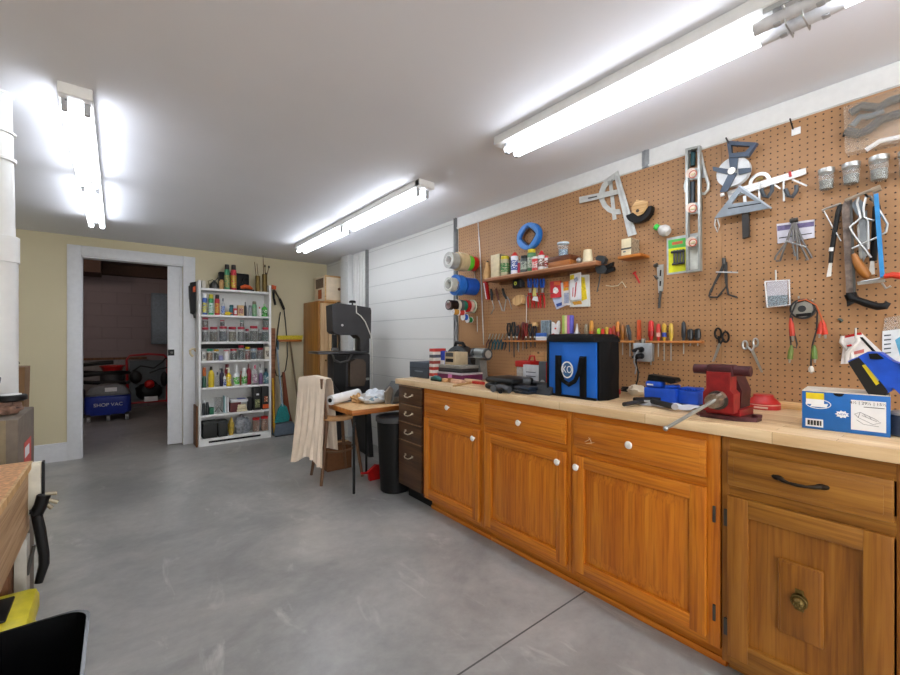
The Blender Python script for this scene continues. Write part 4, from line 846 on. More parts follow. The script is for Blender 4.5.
# black bin
hbz = .50
c1 = OZ(91, 605, hbz); c2 = OZ(50, 675, hbz)
t = T('waste_bin', 'large open black plastic bin in the near corner of the picture', 'waste bin', (c1[0] - .31, c1[1] - .175, .0005), 0)
def rr(w_, d_, z, n=6, r=.05):
    o = []
    for cx_, cy_, a0 in ((w_ - r, d_ - r, 0), (-w_ + r, d_ - r, PI / 2), (-w_ + r, -d_ + r, PI), (w_ - r, -d_ + r, 1.5 * PI)):
        for k in range(n + 1): o.append((cx_ + r * math.cos(a0 + k * PI / 2 / n), cy_ + r * math.sin(a0 + k * PI / 2 / n), z))
    return o
def loft(m, rings, cap=True):
    n = len(rings[0]); vs = [p for r_ in rings for p in r_]; fs = []
    for i in range(len(rings) - 1):
        for k in range(n): fs.append((i * n + k, i * n + (k + 1) % n, (i + 1) * n + (k + 1) % n, (i + 1) * n + k))
    if cap: fs += [tuple(reversed(range(n))), tuple(range((len(rings) - 1) * n, len(rings) * n))]
    m.add(vs, fs)
SHB = M('#0d0e0f', .22, var=.1, name='glossy_black_plastic')
def arch(ring, k): return [(x, y, z + k * (1 - abs(x) / .22) * .0) for x, y, z in ring]
loft(t.part('bin', SHB), [rr(.245, .12, 0), rr(.25, .125, .01), rr(.302, .168, hbz - .02), rr(.309, .175, hbz - .02), rr(.310, .176, hbz), rr(.303, .169, hbz), rr(.245, .12, .012)])
t.rz = .0

# ================================================================ ROOM BEYOND
x, y = OZ(105, 416, 0)
t = T('shop_vacuum', 'blue wheeled shop vacuum with a coiled black hose in the dark room', 'vacuum cleaner', (-.10, 8.15, .0), 0)
m = t.part('tank', M('#1a2f8a', .4, name='vacuum_blue')); loft(m, [rr(.24, .2, .10, r=.08), rr(.27, .22, .13, r=.08), rr(.27, .22, .36, r=.08), rr(.25, .2, .38, r=.08)])
loft(t.part('lid', M('#77787a', .5, name='vacuum_lid')), [rr(.25, .2, .381, r=.08), rr(.26, .21, .41, r=.08), rr(.20, .15, .5, r=.06), rr(.1, .1, .54, r=.04)])
t.part('lid_label', PAPER).b2(-.04, .1, -.2, -.195, .44, .5)
text_mesh(t.part('lettering', PAPER), 'SHOP VAC', .07, (0, -.223, .25))
for a_ in (-.22, 0, .22):
    t.part('caster', M('#8b8b8b', .5, name='caster_grey')).cyl((a_ - .02, -.18, .0455), (a_ + .02, -.18, .0455), .045)
    t.part('caster_bracket', BLACK).b2(a_ - .025, a_ + .025, -.2, -.16, .08, .12)
m = t.part('hose', BLACK); m.tube([(-.1 + (.34 + .02 * math.sin(k)) * math.cos(k * .5), -.1 + .26 * math.sin(k * .5), .56 + .012 * k - .05 * math.sin(k * .5)) for k in range(24)], .028, 8)
t = T('shop_vacuum', 'dark wet-dry vacuum half hidden at the door side of the blue vacuum', 'vacuum cleaner', (-.58, 8.55, 0), 0)
t.part('tank', DGREY).lathe([(.18, .06), (.2, .1), (.2, .42), (.17, .46)], n=24); t.part('lid', BLACK).lathe([(.17, .461), (.18, .5), (.12, .6), (0, .62)], n=24); t.part('foot', BLACK).lathe([(.19, .0005), (.19, .05), (.15, .0595)], n=20)
# hand truck / generator frame, red
t = T('pressure_washer', 'red tube-framed wheeled pressure washer with black parts in the dark room', 'pressure washer', (.40, 8.62, 0), 0)
rf = M('#a3121a', .4, name='frame_red')
m = t.part('frame', rf); m.tube([(-.26, -.15, .16), (-.27, -.15, .55), (-.28, -.12, .88), (-.24, -.11, .95), (.0, -.11, .97), (.22, -.11, .95), (.27, -.12, .88), (.27, -.15, .5), (.26, -.15, .16)], .017, 8)
t.part('cross_bar', rf).tube([(-.26, -.15, .18), (.26, -.15, .18)], .015); t.part('back_plate', M('#4c5357', .6)).b2(-.24, .24, .0, .02, .2, .86)
t.part('engine', BLACK).lump((.03, 0, .21), (.36, .26, .30), 5, .15); t.part('pump_cover', RED).ball((.02, -.13, .47), .07); t.part('plate_label', PAPER).b2(-.05, .13, -.168, -.1655, .19, .27)
for a_ in (-.31, .33): t.part('wheel', M('#55524e', .7, name='tyre_grey')).cyl((a_ - .03, -.02, .1305), (a_ + .03, -.02, .1305), .13, n=24)
t.part('hose', BLACK).tube([(-.2, -.16, .70), (-.1, -.17, .78), (.08, -.17, .74), (.2, -.17, .84), (.24, -.17, .90), (.30, -.14, .86), (.28, -.14, .74), (.16, -.17, .72), (.02, -.17, .66)], .013)
t.part('coil', BLACK).ball((-.16, -.17, .6), .08, (1, .5, 1.3)); t.part('spray_coil', BLACK).ball((.22, -.17, .55), .07, (.8, .6, 1.8))
t = T('red_bucket', 'red tub standing on a dark drum beside the pressure washer', 'tub', (-.06, 8.90, .68), 0); t.part('tub', RED).lathe([(.12, .0005), (.16, .10), (.17, .10), (.17, .085)], n=20)
t = T('drum', 'dark drum below the red tub beside the pressure washer', 'drum', (-.06, 8.90, 0), 0); t.part('drum', DGREY).lathe([(.15, .0005), (.16, .02), (.16, .66), (.15, .679)], n=24); t.part('hoop', BLACK).lathe([(.162, .3), (.167, .31), (.162, .33)], n=24)
t = T('breaker_panel', 'grey electrical panel on the wall of the dark room above the washer', 'electrical panel', (.60, 9.299, 1.13), 0); t.part('cabinet', M('#6d7780', .5, .3, name='panel_grey')).b2(-.12, .30, -.12, -.001, 0, .92, .004); t.part('door', M('#76808a', .5, .3, name='panel_door_grey')).b2(-.10, .28, -.128, -.1205, .03, .89, .003)
t = T('lever_pole', 'thin dark pole leaning in the corner beside the vacuum', 'pole', (-.52, 9.12, 0), 0); t.part('pole', BLACK).tube([(0, 0, 0.001), (.05, .1, 1.15)], .012)
# ================================================================ ON THE PEGBOARD
# ---- tape rolls threaded on rods that stick out of the board
def spindle(u, v, label): 
    t = peg('dowel_rod', label, 'rod', u, v); return t
def roll(row, out, wd, r, c, label, core='#d9c9a8', group='tape rolls on the rods', ri=.55, rim=None):
    u, v = row; y, z = OX(u, v, PEGX)
    t = T('tape_roll', label, 'tape roll', (PEGX - out, y, z - .0), PI / 2 * 2, group)
    R = Matrix.Rotation(PI / 2, 4, 'Y'); i = r * ri
    t.part('tape', M(c, .4)).lathe([(i + .003, 0), (r, 0), (r, wd), (i + .003, wd), (i + .003, 0)], n=28, M=R)
    t.part('core', M(core, .7)).lathe([(i, -.0006), (i + .003, -.0006), (i + .003, wd + .0006), (i, wd + .0006), (i, -.0006)], n=24, M=R)
ROWS = ((474.5, 264), (474.5, 287), (473.5, 306.5))
for k, (u, v) in enumerate(ROWS):
    y, z = OX(u, v, PEGX)
    t = T('dowel_rod', ['upper', 'middle', 'lower'][k] + ' dowel rod holding tape rolls at the edge of the pegboard', 'rod', (PEGX, y, z + .022), PI)
    t.part('rod', pine).cyl((0, 0, 0), (.262, 0, 0), .009); t.part('end_knob', STEEL).ball((.264, 0, 0), .011)
R1, R2, R3 = ROWS
roll(R1, .004, .045, .060, '#c8201c', 'red tape roll next to the board on the upper rod', ri=.5)
roll(R1, .052, .05, .062, '#5cc42c', 'lime green tape roll on the upper rod', ri=.5)
roll(R1, .106, .085, .074, '#c9b48c', 'wide tan masking tape roll on the upper rod', '#a98a58')
roll(R1, .205, .07, .064, '#a8a8a2', 'grey tape roll at the outer end of the upper rod', '#e2e2e0')
roll(R2, .004, .12, .070, '#1555b8', 'widest deep blue tape roll against the board on the middle rod', '#3a6a4a')
roll(R2, .150, .06, .082, '#2168c0', 'blue tape roll with a white core facing out on the middle rod', '#c4cdd6', ri=.62)
roll(R2, .222, .055, .055, '#b9bab2', 'clear white tape roll at the outer end of the middle rod', '#dadad6', ri=.7)
roll(R3, .010, .014, .055, '#c2cdb4', 'thin pale green tape ring against the board on the lower rod', ri=.75)
roll(R3, .030, .028, .048, '#d8b2a4', 'pink tape roll on the lower rod')
roll(R3, .064, .03, .050, '#c41e22', 'bright red tape roll on the lower rod', '#c41e22', ri=.3)
roll(R3, .098, .032, .044, '#1f7a5c', 'dark green tape roll on the lower rod', '#cfe4da', ri=.4)
roll(R3, .134, .026, .048, '#5b6060', 'grey electrical tape roll on the lower rod', '#b8a8a8', ri=.6)
roll(R3, .164, .02, .046, '#d8d2c2', 'cream tape roll on the lower rod', ri=.5)
roll(R3, .190, .075, .040, '#221614', 'black tape roll at the outer end of the lower rod', '#b49c9c', ri=.7)
def spool(u, v, out, r, w_, c, label):
    y, z = OX(u, v, PEGX); t = T('wire_spool', label, 'spool', (PEGX, y, z), PI, 'small spools below the tape rolls')
    t.part('bracket', STEEL).cyl((0, 0, 0), (out + w_ + .004, 0, 0), .003); a = t.part('winding', M(c, .5)); a.cyl((out, 0, 0), (out + w_, 0, 0), r); 
    for e in (out - .003, out + w_): t.part('flange', PAPER).cyl((e, 0, 0), (e + .003, 0, 0), r * 1.15)
spool(472, 320, .01, .022, .04, '#1c7f3c', 'small green wire spool under the tape rolls')
spool(472, 317.5, .062, .024, .035, '#1658c0', 'small blue wire spool under the tape rolls')
spool(474, 313, .12, .024, .05, '#c8362a', 'small red wire spool under the tape rolls')
spool(475, 313, .185, .022, .05, '#c9913c', 'small orange wire spool at the outer end under the tape rolls')
t = peg('power_cord', 'grey cable hanging down the edge strip below the tape rolls', 'cord', 456, 320)
t.X = 0; t.rod(t.part('cord', M('#8d8f92', .5)), [(455, 232), (455.5, 300), (455, 318), (457.5, 330), (454.5, 345), (454, 362)], .006, .01); t.rod(t.part('second_strand', M('#a9abad', .5)), [(457, 322), (454.8, 333), (457.6, 345), (457, 362)], .005, .012)  # power cord hanging beside the board
# long thin rods
t = peg('steel_rod', 'long thin bright rod leaning against the board from header to worktop', 'rod', 479, 225); t.rod(t.part('rod', STEEL), [(478, 222), (480.5, 260), (483.6, 345)], .004, .012); 
t = peg('steel_rod', 'short thin rod hanging between the tape rolls and the long rod', 'rod', 477, 300); t.rod(t.part('rod', STEEL), [(474.5, 262), (475, 280)], .003, .006); t.rod(t.part('lower_rod', STEEL), [(477, 316), (477.4, 332)], .003, .006)

# ---- blue fish tape with a diamond-shaped opening
t = peg('fish_tape', 'round bright blue reel case with a diamond-shaped opening hanging near the header', 'reel', 527.5, 236)
c = t.p(527.5, 236, .04); c0 = t.p(539.4, 236, .04); rw = abs(c0[0] - c[0]); rh = abs(t.p(527.5, 222.6, .04)[1] - c[1])
o = []; i_ = []
for k in range(32):
    a = 2 * PI * k / 32; o.append((c[0] + rw * math.cos(a), c[1] + rh * math.sin(a)))
    d = .66 / (abs(math.cos(a)) ** 1.25 + abs(math.sin(a)) ** 1.25) ** (1 / 1.25); i_.append((c[0] + (rw * d * 1.0) * math.cos(a + .05), c[1] + rh * 1.08 * d * math.sin(a + .05)))
BLR = M('#0f6cc0', .4, name='reel_blue')
t.part('case', BLR).band(o, i_, -.035, -.006); o2 = [(c[0] + (x - c[0]) * .93, c[1] + (z - c[1]) * .93) for x, z in o]; i2 = [(c[0] + (x - c[0]) * 1.12, c[1] + (z - c[1]) * 1.12) for x, z in i_]
t.part('raised_face', M('#1878cc', .4, name='reel_blue_light')).band(o2, i2, -.040, -.0352); t.part('winding', M('#5d3a22', .5)).band([(c[0] + (x - c[0]) * .86, c[1] + (z - c[1]) * .86) for x, z in i_], [(c[0] + (x - c[0]) * .8, c[1] + (z - c[1]) * .8) for x, z in i_], -.03, -.01)
t.rod(t.part('hook', IRON), [(526, 230, 0), (526, 230, .05), (526, 228, .055)], .003, 0)

# ---- upper wooden shelf
X2 = 2.18; y0, zs = OX(485, 277, X2); y1, _ = OX(596, 262, X2); US = 1.681
t = T('wall_shelf', 'long narrow wooden shelf on the pegboard holding cans and a wooden box', 'shelf', (X2, y0, US), -PI / 2)
t.part('board', redw).b2(0, y0 - y1, 0, PEGX - X2 - .001, -.026, 0, .002); t.part('front_edge', M('#c89a78', .6, name='pale_shelf_edge')).b2(.0, y0 - y1, -.0015, -.0001, -.008, -.001)
t.part('batten', brownw).b2(.06, y0 - y1 - .06, PEGX - X2 - .022, PEGX - X2 - .001, -.05, -.0265)
def us(u0, u1, vt, name, label, cat, X=2.215, group=None, zb=US):
    a = OX(u0, 270, X)[0]; b = OX(u1, 270, X)[0]; zt = OX((u0 + u1) / 2, vt, X)[1]
    t = T(name, label, cat, (X, (a + b) / 2, zb + .0006), -PI / 2, group); return t, abs(a - b) / 2, zt - zb
def uscan(u0, u1, vt, bc, cc, label, band=None, capf=.84, tip=False, **k):
    t, r, h = us(u0, u1, vt, 'spray_can', label, 'can', **k); r *= .94
    q = h * capf
    t.part('body', M(bc, .35)).lathe([(r * .95, 0), (r, .004), (r, q - .006), (r * .85, q)], n=20)
    t.part('cap', M(cc, .4)).lathe([(r * .88, q + .0003), (r * .9, q + .003), (r * (.25 if tip else .86), h)], n=20)
    if band: t.part('label_band', LBL(band, bc, 70)).lathe([(r * 1.012, q * .2), (r * 1.012, q * .75)], n=20)
t, r, h = us(484.5, 490.5, 262.5, 'glue_bottle', 'tan rounded bottle at the far end of the long shelf', 'bottle', X=2.235); t.part('body', TAN).lathe([(r * .9, 0), (r * 1.1, h * .2), (r * .8, h * .55), (r * .5, h * .75), (r * .4, h)], n=18); t.part('cap', DGREY).lathe([(r * .3, h), (r * .2, h * 1.1)], n=10)
t, r, h = us(490.8, 499.6, 254.6, 'card_box', 'cream upright card box with a dark printed side on the long shelf', 'box', X=2.195); t.part('box', CREAM).b2(-r, r, 0, .07, 0, h, .001); t.part('printed_side', LBL('#6c6455', '#b0a890', 90)).b2(r, r + .0008, .002, .068, .004, h - .004)
uscan(501.5, 508.6, 256.5, '#b9b08e', '#d6c41c', 'yellow-capped can with a green label on the long shelf', '#4a8a4a', X=2.21)
uscan(507.2, 511.6, 258, '#1d2230', '#2c3a3c', 'narrow dark bottle with a green label beside the yellow-capped can', '#2f9a4a', X=2.25)
uscan(511.6, 517.8, 252.5, '#dfe2ea', '#d23022', 'white and blue glue tube with a red nozzle cap on the long shelf', '#2b4fa8', tip=True, capf=.82, X=2.205)
uscan(518, 520.6, 261, '#c42a4a', '#e8e4e0', 'tiny crimson tube beside the glue tube on the long shelf', X=2.21)
uscan(521, 527.2, 256, '#4d5454', '#1c1d1e', 'grey-black bottle with a pale label on the long shelf', '#aeb8a8', X=2.21)
uscan(528, 535.2, 249.6, '#5c8c62', '#d8c61e', 'tall canister with a wide yellow cap and green label on the long shelf', '#d9dccf', X=2.235)
uscan(532.4, 538.2, 257, '#c43a3a', '#dcdad6', 'red and white can in front of the tall yellow-capped canister', '#e0c4c0', X=2.2)
uscan(538.4, 544.6, 250.8, '#d8d6d2', '#c4222e', 'white can with a red conical cap on the long shelf', '#8b5a4c', tip=True, capf=.75, X=2.21)
uscan(544.6, 548.2, 256, '#dcdcd8', '#c8403a', 'slim white tube next to the wooden box on the long shelf', '#b03a34', X=2.215)
t, r, h = us(548, 569.5, 256, 'wooden_box', 'small reddish wooden box with a lid on the long shelf', 'box', X=2.187)
t.part('base', wood('box_wood', '#8a4a1c', '#ae6a30', '#c0803e', axis=0)).b2(-r, r, 0, .10, 0, h * .52, .002); t.part('lid', wood('box_lid_wood', '#4a2814', '#6c3c20', '#845030', axis=0)).b2(-r - .001, r + .001, -.001, .10, h * .53, h, .002); bx = t
zt = US + h + .001
t, r, h2 = us(558.5, 568, 242.8, 'clear_container', 'small clear plastic tub standing on the wooden box', 'tub', X=2.235, zb=zt); t.part('tub', glass('#dfe9ee', .1)).lathe([(r * .85, 0), (r, h2 * .9), (r * .9, h2 * .9)], n=20); t.part('lid', M('#cfe0ea', .3)).lathe([(r * 1.03, h2 * .9), (r * 1.03, h2)], n=20); t.part('contents', M('#7c96ac', .6, var=.5, scale=80)).lathe([(r * .75, .002), (r * .78, h2 * .5)], n=14)
t, r, h = us(576.5, 582, 258.5, 'metal_ball', 'small round metal finial on the long shelf by the cream cup', 'finial', X=2.21); t.part('ball', STEEL).ball((0, 0, r), r); 
t, r, h = us(583.2, 592.2, 250, 'paper_cup', 'upside-down cream paper cup at the near end of the long shelf', 'cup', X=2.215); t.part('cup', CREAM).lathe([(r, 0), (r * 1.05, .004), (r, .006), (r * .74, h), (0, h - .002)], n=22)
# squeeze clamp hanging at the shelf end
t = peg('bar_clamp', 'dark grey trigger bar clamp hanging at the near end of the long shelf', 'clamp', 601, 268)
m = t.part('head', M('#2f3438', .45, name='clamp_grey')); t.poly(m, [(595.5, 257.5), (598, 255.3), (603, 255.6), (605.5, 259), (604, 263.5), (598.6, 264.6), (595.8, 262)], .03, .03)
t.poly(t.part('body', M('#2f3438', .45)), [(594.5, 266), (597.5, 264), (604, 265), (606.4, 269), (604.5, 273), (597, 273.4)], .03, .03)
t.poly(t.part('trigger', BLACK), [(604.5, 266), (613, 262), (612.6, 265.4), (606, 269.6)], .035, .018); t.poly(t.part('lower_grip', BLACK), [(603.6, 270), (613.4, 266.6), (613.8, 270.2), (604, 274)], .035, .02)
t.rod(t.part('bar', IRON), [(600.5, 272), (599, 283), (597, 292)], .004, .045); t.rod(t.part('hook', IRON), [(601, 262, .0), (601, 262, .04)], .004, 0)

# ---- tape measure under the shelf
t = peg('tape_measure', 'black tape measure with a yellow round label under the long shelf', 'tape measure', 516, 283.5)
t.pbox(t.part('case', BLACK), 512, 279.6, 519.5, 287.6, .01, .04, .008); t.disc(t.part('yellow_label', M('#c8cf1c', .4)), 515.4, 283.4, .0135, .05, .0015); t.disc(t.part('label_centre', BLACK), 515.4, 283.4, .005, .0516, .001); t.pbox(t.part('side_grip', DGREY), 519.6, 280, 521.5, 287, .01, .036)
t.rod(t.part('hook', IRON), [(516, 281, 0), (516, 281, .012)], .003, 0)
# ---- hanging hand tools, upper row
t = peg('folding_rule', 'slim red folding rule hanging at the far end below the long shelf', 'rule', 485, 284); t.poly(t.part('rule', RED), [(483, 281.6), (486.2, 281.4), (488.8, 299.6), (485.6, 299.6)], .004, .016); t.poly(t.part('white_side', PAPER), [(483.2, 283), (484.2, 283), (486.8, 299), (485.8, 299)], .0205, .0008)
t.rod(t.part('hook', IRON), [(485, 283, 0), (485, 283, .006)], .003, 0)
def hung(label, pts_handle, c, shaft, r=.004, name='chisel', cat='chisel', w=.011, group='hand tools hanging in a row below the long shelf', off=.022):
    t = peg(name, label, cat, shaft[0][0], pts_handle[0][1], group)
    h = t.part('handle', M(c, .45)); hs = [t.P(u, v, off) for u, v in pts_handle]; n = len(hs)
    h.tube(hs, [w * .7] + [w] * (n - 2) + [w * .65], 10)
    t.rod(t.part('shaft', STEEL), shaft, r, off); a = t.P(*pts_handle[len(pts_handle) // 2], off); t.part('hook', IRON).tube([(a[0], -.0002, a[2] - .004), (a[0], -off + w * .4, a[2] - .004)], .0022)
    return t
hung('black-handled chisel, first of the three chisels below the long shelf', [(491, 289), (491.6, 294), (492, 300.5)], '#17181b', [(492, 300), (494, 308), (491, 314)])
hung('brown-handled chisel, middle one of the three chisels below the long shelf', [(496, 288.6), (497.2, 294), (498.6, 300.5)], '#5c2a1c', [(498.6, 300), (501.5, 308), (502.4, 311)])
hung('black-handled chisel nearest the hexagonal wood block', [(502.6, 288.6), (504, 294), (506.4, 299)], '#1a1c1c', [(506.2, 299), (503.9, 311.4)])
hung('thin steel pick hanging beside the chisel nearest the hexagonal block', [(507, 296.5), (508.4, 299), (509.6, 301)], '#9a9a98', [(509.4, 301), (511.5, 309)], .0025, 'pick', 'pick', .005)
t = peg('wood_block', 'pale hexagonal wood block hanging beside the chisels', 'wood block', 516.5, 300); t.poly(t.part('block', pinev), [(512, 299.6), (516.4, 295.4), (520.4, 294.6), (522, 298.4), (521, 303.6), (516, 306), (512.6, 303.8)], .002, .05)
t = peg('wire_hook', 'bent wire hanger beside the blue and red pliers', 'hook', 527, 296); t.rod(t.part('wire', STEEL), [(530, 293.5, .002), (526.4, 296, .02), (526.4, 320, .02), (527.6, 327, .02), (529, 320, .02)], .0022, .02); t.rod(t.part('rail_wire', IRON), [(524, 296), (553, 293.4)], .0018, .03)
for k, (u, lab) in enumerate(((529.8, 'blue and red gripped pliers nearest the bent wire'), (536, 'blue and red gripped pliers in the middle of three, holding a paper tag'), (542.2, 'blue and red gripped pliers nearest the red package'))):
    t = peg('pliers', lab, 'pliers', u, 290, 'blue and red pliers below the long shelf')
    t.rod(t.part('jaw', STEEL), [(u + .3, 288.6), (u + .6, 292.8)], .009, .02)
    for s in (-1, 1):
        g = t.part('blue_grip', M('#1450b4', .4)); g.tube([t.P(u + s * 1.4, 278.8, .02), t.P(u + s * 1.5, 283, .02), t.P(u + s * .9, 287.6, .02)], [.008, .009, .007], 8)
        g = t.part('red_grip', RED); g.tube([t.P(u + s * .8, 292.8, .02), t.P(u + s * 2.0, 298, .02), t.P(u + s * 2.0 + .4, 304, .02), t.P(u + s * 1.8 + .4, 308, .02)], [.006, .0065, .006, .004], 8)
    t.rod(t.part('hook', IRON), [(u, 290, 0), (u, 290, .02)], .003, 0)
t = peg('paper_tag', 'small cream paper tag hanging between the pliers', 'tag', 534.5, 296); t.poly(t.part('tag', PAPER), [(533.6, 296.4), (537.6, 296.6), (538.4, 301.6), (531.8, 300.2)], .032, .001); t.poly(t.part('yellow_part', M('#cfc26a', .6)), [(533.4, 288), (535.4, 287.6), (536.4, 296), (532.6, 296)], .032, .001); t.rod(t.part('string', IRON), [(535, 292, 0), (535, 292, .033)], .0015, 0)
def pack(name, label, cat, pts, c, off, th=.012, bits_=(), hook=None):
    t = peg(name, label, cat, pts[0][0], pts[0][1]); t.poly(t.part('card', M(c, .5, var=.06)), pts, off, th)
    for bn, bp, bc in bits_: t.poly(t.part(bn, M(bc, .5, var=.25, scale=70)), bp, off + th + .0003, .0012)
    u, v = hook or ((pts[0][0] + pts[1][0]) / 2, pts[0][1] + 2); t.rod(t.part('hook', IRON), [(u, v, 0), (u, v, off + th * .5)], .002, 0); return t
pack('blister_pack', 'red and white packet with a blister window next to the blue and red pliers', 'packet', [(550, 281.6), (560.4, 280.6), (560.6, 297), (550.4, 298)], '#c8222a', .010, .012, [('white_star', [(553, 289), (555, 287), (557.5, 288), (558.6, 291.4), (556, 293.8), (553, 292.6)], '#dcdad6'), ('orange_top', [(554, 281.8), (560, 281.4), (560, 285), (554, 285.4)], '#d8602a')])
pack('blister_pack', 'pale blue and white packet hanging below the red one', 'packet', [(552, 297), (564, 284), (569, 303.8), (556.4, 309.4)], '#c2cdea', .002, .006, [('blue_stripe', [(556, 304), (568, 300), (568.4, 303), (557, 307)], '#34509e'), ('blue_print', [(558, 290), (562, 287), (565, 298), (562, 299)], '#5a7fd0')], hook=(562, 290))
pack('blister_pack', 'white packet with an orange blister beside the pale blue one', 'packet', [(560.8, 283), (569.6, 281), (569.8, 305), (562, 305.4)], '#d9d3d0', .012, .01, [('orange_blister', [(563, 282), (568.6, 281), (568.8, 287), (563.4, 288)], '#e0781c'), ('yellow_print', [(563.4, 288.2), (568.6, 287.2), (568.6, 290), (563.4, 291)], '#e0a41c'), ('grey_print', [(564, 293), (568.8, 292.5), (568.8, 303), (564.2, 303.4)], '#9aa0b8')])
pack('instruction_sheet', 'white sheet with red printed lines and a yellow corner hanging from a hook', 'sheet', [(569.8, 274.6), (580.4, 272.2), (580.8, 298.6), (570.4, 300.4)], '#e6e6e8', .022, .008, [('yellow_corner', [(570, 275.4), (574, 274.4), (574, 279), (570, 280)], '#e0c81c'), ('red_line', [(575.6, 283), (576.8, 281.6), (575.4, 296.4), (574.2, 297.4)], '#c84448'), ('red_line', [(572.6, 288), (573.4, 287), (573, 296), (572.2, 297)], '#c84448'), ('ink_circle', [(573.5, 279), (577, 276.5), (578, 280), (575, 282.5)], '#9a9fb4')])
pack('manual_booklet', 'yellow edged booklet in a clear sleeve behind the white sheet', 'booklet', [(578.6, 275), (588.4, 274.6), (589.4, 306.4), (569.6, 307)], '#dcdcd4', .002, .012, [('yellow_cover', [(581, 277), (584.6, 277.4), (587, 299), (581.6, 301)], '#e0c818'), ('orange_foot', [(572, 301.8), (581, 300.6), (582, 304), (574, 305)], '#d49a2c')], hook=(584, 278))
# ---- rail shelves with drivers
RX = 2.262; RZ = 1.211
def rail(u0, u1, label):
    a = OX(u0, 340, RX)[0]; b = OX(u1, 340, RX)[0]
    t = T('tool_rail', label, 'rail', (RX, a, RZ), -PI / 2, 'thin wooden tool rails'); t.part('strip', wood('rail_wood', '#a0602c', '#c07c40', '#cf9256', axis=0)).b2(0, a - b, 0, PEGX - RX - .001, -.012, 0, .001); return t
rail(502, 633, 'long thin wooden tool rail running behind the blue bag'); rail(645.5, 702, 'short thin wooden tool rail above the grey outlet box')
def onrail(u0, u1, vt, name, label, cat, X=2.268, group=None):
    a = OX(u0, 335, X)[0]; b = OX(u1, 335, X)[0]; zt = OX((u0 + u1) / 2, vt, X)[1]
    return T(name, label, cat, (X, (a + b) / 2, RZ + .0005), -PI / 2, group), abs(a - b) / 2, zt - RZ
def driver(u, vt, c, vb, label, w=2.0, c2=None, tilt=0, group='screwdrivers on the rails', X=2.276, name='screwdriver'):
    t, r, h = onrail(u - w, u + w, vt, name, label, 'screwdriver', X, group)
    zb = OX(u, vb, X)[1] - RZ; r *= .95
    m = t.part('handle', M(c, .3)); m.lathe([(r * .55, 0), (r * .6, h * .12), (r * .95, h * .2), (r, h * .6), (r * .9, h * .9), (r * .45, h)], (0, 0, 0), 10)
    if c2: t.part('handle_band', M(c2, .35)).lathe([(r * 1.0, h * .22), (r * 1.03, h * .24), (r * 1.03, h * .45), (r, h * .47)], n=10)
    t.part('shaft', STEEL).tube([(0, -.0, .002), (0, 0, zb)], .0032, 8)
    t.loc = (t.loc[0] - (.0), t.loc[1], t.loc[2])
DR = [(586.5, 324, '#8a7a60', 350, 'small tan-handled screwdriver beside the silver cone'), (591.4, 320.5, '#c98a2c', 352, 'amber-handled screwdriver with an orange band', '#c4541c'), (599, 328.4, '#8fc01c', 352, 'short lime green handled screwdriver on the long rail'), (602.8, 329, '#c8281c', 350, 'short red-handled screwdriver beside the lime green one'), (606.8, 327, '#c9a42c', 350, 'yellow-handled screwdriver behind the top of the blue bag'), (610.4, 328, '#b8201c', 351, 'dark red handled screwdriver behind the top of the blue bag'), (613.8, 326, '#a83a20', 355, 'rust-red handled screwdriver above the black side of the bag'), (617.8, 321.6, '#c97c2c', 356, 'tall amber-handled screwdriver on the long rail', '#8a2a1a'), (622.6, 325, '#a86a2c', 355, 'brown amber handled screwdriver near the end of the long rail')]
for d in DR: driver(d[0], d[1], d[2], d[4 - 1], d[4], c2=d[5] if len(d) > 5 else None)
t, r, h = onrail(626.6, 631.4, 325, 'utility_knife', 'grey and white curved pruning knife at the end of the long rail', 'knife'); t.part('handle', M('#3a3c3e', .4)).tube([(r * .5, 0, 0), (r * .2, 0, h * .5), (-r * .6, 0, h)], [.008, .011, .008]); t.part('blade', STEEL).prism([(-r * .9, h * .95), (-r * .2, h * .3), (r * .1, h * .1), (-r * .1, h * .5)], -.016, -.013); t.part('tip', STEEL).tube([(r * .4, 0, 0), (r * .4, 0, -.09)], .004)
DR2 = [(651, 320.6, '#c4201e', 365, 'tall red-handled screwdriver at the start of the short rail', '#a01818'), (658.4, 323.8, '#c8322a', 357, 'second red-handled screwdriver on the short rail', '#d8a090'), (664.2, 323.5, '#c9a02c', 361, 'yellow and blue handled screwdriver on the short rail', '#2b3f9e'), (671, 323.4, '#c4a23c', 361, 'clear amber handled screwdriver on the short rail'), (683.6, 321.8, '#2c3238', 354, 'long dark grey handled screwdriver on the short rail')]
for d in DR2: driver(d[0], d[1], d[2], d[3], d[4], w=2.4 if d[0] != 651 else 3.0, c2=d[5] if len(d) > 5 else None)
driver(690.4, 329, '#25282b', 346, 'stubby dark round-handled screwdriver on the short rail', w=3.3); driver(697.8, 328.6, '#202326', 346, 'stubby dark round-handled screwdriver at the end of the short rail', w=3.4)
driver(518.6, 325, '#7c3020', 352, 'dark red screwdriver standing among the pliers on the long rail', w=1.4); driver(523, 322, '#5e1c16', 350, 'maroon screwdriver standing among the pliers on the long rail', w=1.6)
def stuck(label, u, vt, vb, c, w=.010, group='pliers on the long rail', spread=1.7, jaws='#55575a', off=.03):
    t = peg('pliers', label, 'pliers', u, vt, group)
    for s in (-1, 1): t.part('handle', M(c, .45)).tube([t.P(u + s * spread * .5, vt, off), t.P(u + s * spread, (vt + 336) / 2 - 1, off), t.P(u + s * .5, 336.4, off)], [w * .6, w * .75, w * .6], 8)
    t.rod(t.part('jaw', M(jaws, .4, .8)), [(u, 336.2), (u + .3, 340.5), (u + .5, vb)], .0042, .026)
    t.part('pivot', STEEL).cyl(t.P(u, 337, off + .008), t.P(u, 337, off), .006); t.rod(t.part('hook', IRON), [(u, 335, 0), (u, 335, .03)], .002, 0)
